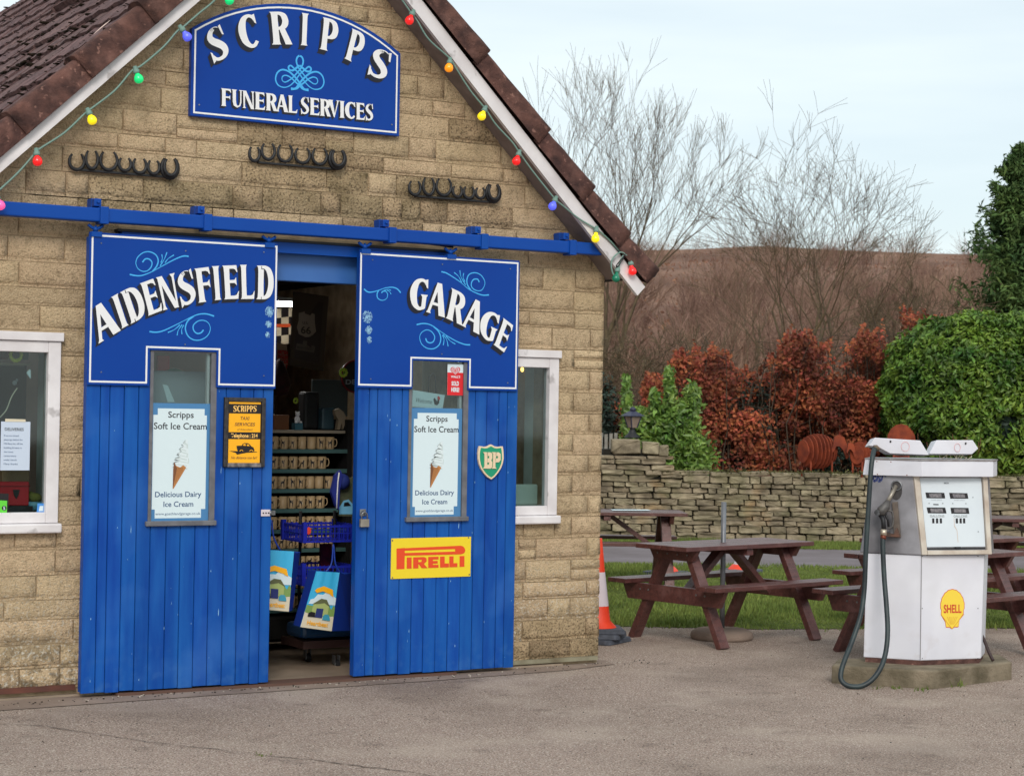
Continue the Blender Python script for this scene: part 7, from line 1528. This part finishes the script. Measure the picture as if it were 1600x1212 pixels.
# scrub wood on the hillside
r = random.Random(77); segs = []
for i in range(330):
    Z = r.uniform(42, 90) if i < 230 else r.uniform(90, 170); X = r.uniform(-.02, .36)*Z+r.uniform(-2, 3); p = CW(X, Z); p.z = land(X, Z)-.1; H_ = r.uniform(1.4, 3.0)*(1 if Z < 90 else 1.3)
    for s_ in range(r.randint(3, 6)):
        d = Vector((r.gauss(0, .3), r.gauss(0, .3), 1)).normalized(); q = p+Vector((r.gauss(0, .2), r.gauss(0, .2), 0)); mid = q+d*H_*.45
        segs.append((tuple(q), tuple(mid), .022, .014))
        for _ in range(9):
            e = (d+Vector((r.gauss(0, .5), r.gauss(0, .5), r.gauss(0, .25)))).normalized(); s0 = q+d*H_*r.uniform(.15, .5); e1 = s0+e*H_*r.uniform(.25, .5); segs.append((tuple(s0), tuple(e1), .010, .007))
            for _ in range(3): f_ = (e+Vector((r.gauss(0, .6), r.gauss(0, .6), r.gauss(0, .4)))).normalized(); segs.append((tuple(s0.lerp(e1, r.uniform(.3, 1))), tuple(e1+f_*H_*r.uniform(.1, .28)), .007, .005))
tag(tubes('scrub_wood', segs, M['scrubtwig'], None), 'brown leafless scrub covering the lower hillside', 'scrub', kind='stuff')
# far bracken clumps: low hummocks of rust leaves on the slope
Pb = []; Nb = []; rr = np.random.RandomState(3)
for i in range(9000):
    Z = rr.uniform(45, 190); X = rr.uniform(-.02, .34)*Z; v = mnoise.noise(Vector((X*.08, Z*.06, 9)))
    if v < .02: continue
    p = CW(X, Z); Pb.append((p.x, p.y, land(X, Z)+rr.uniform(.05, .7))); Nb.append((0, 0, 1))
o = leaves('bracken', Pb, Nb, .24, mat('bracken_frond', (160, 116, 90), (112, 76, 64), sc=.2, rough=1, island=.3, pos=True, spec=.1), None, 5, 1.0); tag(o, 'dead brown bracken scattered over the moor slope', 'bracken')
# beech hedge
def hedge_top(px): 
    K = [(930, 640), (960, 632), (1000, 618), (1030, 590), (1060, 560), (1095, 545), (1128, 552), (1150, 580), (1170, 596), (1195, 570), (1215, 540), (1250, 518), (1290, 540), (1320, 548), (1350, 530), (1380, 512), (1420, 500), (1480, 500), (1620, 500)]
    for (a, b_), (c, d) in zip(K[:-1], K[1:]):
        if px <= c: return b_+(d-b_)*(px-a)/(c-a)
    return 500
Pb = []; Nb = []; rr = np.random.RandomState(8); nb_ = 0
def ragged(px): return hedge_top(px)+26*mnoise.noise(Vector((px*.045, 3, 0)))+16*mnoise.noise(Vector((px*.16, 7, 0)))
while nb_ < 60000:
    px = rr.uniform(925, 1470); Z = rr.uniform(28.7, 30.6); zt_ = 1.704+(ragged(px)*-1+(628.2+.01676*px))/3000*29.5; z = .78+(zt_-.78)*rr.random_sample()**.8
    X = (px-800)/3000*Z; dens = mnoise.noise(Vector((X*1.7, Z*1.2, z*1.9)))+.5*mnoise.noise(Vector((X*5, Z*4, z*5)))
    if dens < -.08+.25*(z > zt_-.25)-.05*(Z < 29): continue
    Pb.append(tuple(CW(X, Z, z+rr.uniform(-.03, .12)))); Nb.append((-FH.x+rr.normal(0, .3), -FH.y+rr.normal(0, .3), .5)); nb_ += 1
bh = thing('beech_hedge', 'rust brown beech hedge behind the stone wall', 'hedge', tuple(CW(4, 29.6, .8)))
leaves('foliage', Pb, Nb, .068, M['beech'], bh, 9, .8, ratio=.62)
segs = []; r = random.Random(5)
for i in range(150):
    px = r.uniform(930, 1470); Z = r.uniform(28.8, 30.4); X = (px-800)/3000*Z; zt_ = 1.704+((628.2+.01676*px)-hedge_top(px))/3000*29.5; p = CW(X, Z, .75); H_ = zt_-.8
    q = p
    for k in range(5): nq = q+Vector((r.gauss(0, .07), r.gauss(0, .07), H_/5*r.uniform(.8, 1.15))); segs.append((tuple(q), tuple(nq), .016-.002*k, .014-.002*k)); segs.append((tuple(nq), tuple(nq+Vector((r.gauss(0, .25), r.gauss(0, .25), r.uniform(0, .25)))), .006, .004)); q = nq
tubes('stems', segs, mat('beech_stem', (86, 72, 58), (60, 50, 40), rough=.9), bh, kind='stuff')
# dark evergreen underplanting inside the hedge line
def bush(name, label, X, Z, c, rad, n, size, m, seed, cat='bush', thr=-.26, **kw):
    t = thing(name, label, cat, tuple(CW(X, Z, .8)), None); sp_ = kw.pop('spread', .7); rt = kw.pop('ratio', .45)
    P, N = blob_points(n, (X, Z, c), rad, seed, **kw)
    kk = np.array([mnoise.noise(Vector(tuple(p*2.2)))+.6*mnoise.noise(Vector(tuple(p*5.5))) for p in P]) > thr; P, N = P[kk], N[kk]
    leaves('foliage', P, N, size, m, t, seed, sp_, ratio=rt)
    segs = []; r_ = random.Random(seed)
    for k in range(14): a = CW(X+r_.gauss(0, rad[0]*.15), Z+r_.gauss(0, .1), .75); b_ = CW(X+r_.gauss(0, rad[0]*.5), Z+r_.gauss(0, rad[1]*.4), c+r_.uniform(-.2, .6)*rad[2]); segs.append((tuple(a), tuple(b_), .02, .008))
    tubes('stems', segs, M['bark'], t, kind='stuff'); return t
def Xp(px, Z): return (px-800)/3000*Z
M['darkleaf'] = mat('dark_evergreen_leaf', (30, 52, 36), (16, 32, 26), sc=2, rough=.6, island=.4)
bush('evergreen_bush', 'dark low evergreen under the beech hedge behind the big sheep', Xp(1300, 28.6), 28.6, .98, (.36, .3, .36), 2600, .06, M['darkleaf'], 4)
bush('evergreen_bush', 'dark gap of evergreen between the two halves of the beech hedge', Xp(1180, 29.6), 29.6, 1.45, (.42, .4, .8), 3600, .07, M['darkleaf'], 5, shell=.8)
bush('evergreen_bush', 'dark green bush tight beside the garage corner', Xp(940, 28.6), 28.6, 1.5, (.28, .4, .75), 3400, .07, M['darkleaf'], 6, shell=.7)
# big clipped laurel
bush('laurel_hedge', 'big rounded clipped green laurel behind the petrol pump', Xp(1555, 28.2), 28.4, 1.90, (1.62, 1.0, 1.36), 62000, .098, M['laurel'], 15, cat='hedge', thr=-.5, power=2.7, shell=.3, lump=.08, lsc=3.5, spread=.75, ratio=.42)
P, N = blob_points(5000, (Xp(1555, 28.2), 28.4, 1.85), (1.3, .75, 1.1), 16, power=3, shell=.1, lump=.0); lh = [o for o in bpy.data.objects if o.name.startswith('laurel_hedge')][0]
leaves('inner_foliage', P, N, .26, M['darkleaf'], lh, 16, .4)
# upright laurel bush by the pier
lb = thing('laurel_bush', 'bright green upright laurel bush behind the lantern pier', 'bush', tuple(CW(Xp(1050, 27.3), 27.3, .8)))
Pb = []; Nb = []; rr = np.random.RandomState(19); k = 27.3/3000
shoots = [(985, 740, 978, 590, 12, 26), (1000, 740, 1000, 640, 30, 40), (1030, 740, 1022, 612, 16, 34), (1048, 745, 1045, 577, 16, 30), (1065, 745, 1082, 602, 26, 44), (1045, 745, 1045, 650, 50, 90), (1085, 745, 1092, 690, 30, 46), (1070, 740, 1062, 630, 40, 60), (1020, 745, 1015, 675, 40, 70)]
for (bx, by, tx2, ty2, w1, w0) in shoots:
    for _ in range(int(16*(abs(by-ty2))*((w0+w1)/60)**1.0)):
        t = rr.random_sample(); px = bx+(tx2-bx)*t+rr.normal(0, (w0+(w1*.5-w0)*t)*.30); py = by+(ty2-by)*t+rr.normal(0, 3); Z = 27.3+rr.normal(0, .16)
        p = A(px, py, Z); Pb.append(tuple(p)); Nb.append((-FH.x*.8+rr.normal(0, .5), -FH.y*.8+rr.normal(0, .5), .35))
leaves('foliage', Pb, Nb, .115, M['laurel2'], lb, 20, .55, ratio=.36)
segs = [(tuple(A(a, b_, 27.3)), tuple(A(c, d+8, 27.3)), .018, .007) for a, b_, c, d, _, _ in shoots]; tubes('stems', segs, M['bark'], lb, kind='stuff')
Pb = [tuple(A(1062+rr.normal(0, 22), 712+rr.normal(0, 16), 27.45+rr.normal(0, .1))) for _ in range(2600)]
leaves('lower_foliage', Pb, [(-FH.x, -FH.y, .4)]*2600, .07, M['laurel'], lb, 21, .8)
# conifer
def conifer(label, px, Z, zt_, R_, n, seed, zbase):
    X = Xp(px, Z); t = thing('conifer', label, 'tree', tuple(CW(X, Z, zbase))); r_ = np.random.RandomState(seed); P = []; N = []; D = []
    tubes('trunk', [(tuple(CW(X, Z, zbase)), tuple(CW(X, Z, zt_-.4)), .22, .04)], M['bark'], t, n=8)
    H_ = zt_-zbase; nb2 = int(n/90)
    for i in range(nb2):
        u = r_.random_sample()**.8; z0 = zbase+H_*(.06+.92*u); a = r_.uniform(0, 2*pi); Rm = R_*(1-u)**.62*r_.uniform(.45, 1.28)+.10; 
        for j in range(90):
            s_ = r_.random_sample()**.55; rad_ = Rm*s_; up_ = .42*Rm*s_*s_-.04; sp_ = .07+.13*Rm*(1-abs(s_-.6)); aa = a+r_.normal(0, .16); 
            q = CW(X+rad_*cos(aa)+r_.normal(0, sp_*.45), Z+rad_*sin(aa)+r_.normal(0, sp_*.45), z0+up_+r_.normal(0, sp_*.5)); P.append(tuple(q)); N.append((r_.normal(0, .5), r_.normal(0, .5), .8))
    leaves('foliage', P, N, .20, M['conifer'], t, seed, .7, ratio=.26); return t
conifer('dark green conifer at the right edge of the sky', 1598, 44, 1.704+(655-222)/3000*44, 1.45, 30000, 3, 2.6)
bare_tree('bare_tree', 'leafless brown thicket between the clipped laurel and the conifer', base_at(1545, 36), 6, 1.2, .03, 52, m=M['scrubtwig'], maxl=4, nb=(3, 4), up=.12, spread=.6, minr=.005)
# small ground cover along the wall top
Pb = []; rr = np.random.RandomState(31)
for _ in range(2600): Pb.append(tuple(CW(rr.uniform(1.9, 8.5), rr.uniform(26.2, 26.9), .90+abs(rr.normal(0, .02)))))
tag(leaves('wall_moss', Pb, [(0, 0, 1)]*len(Pb), .04, mat('wall_moss_leaf', (96, 96, 52), (70, 66, 38), sc=3, rough=1, island=.3), None, 32, .8), 'moss and short weeds along the top of the stone wall', 'moss')
b = MB(); r = random.Random(1)
for _ in range(26): a = A(1490+r.gauss(0, 20), 712, 27.2+r.uniform(-.1, .1)); b.tube([a, a+Vector((r.gauss(0, .05), r.gauss(0, .05), r.uniform(.1, .32)))], .004, 4)
tag(b.build('dead_stems', mat('dead_stem', (132, 82, 50), (100, 66, 44), sc=10)), 'dead orange brown stems showing above the petrol pump', 'dead stems', kind='stuff')
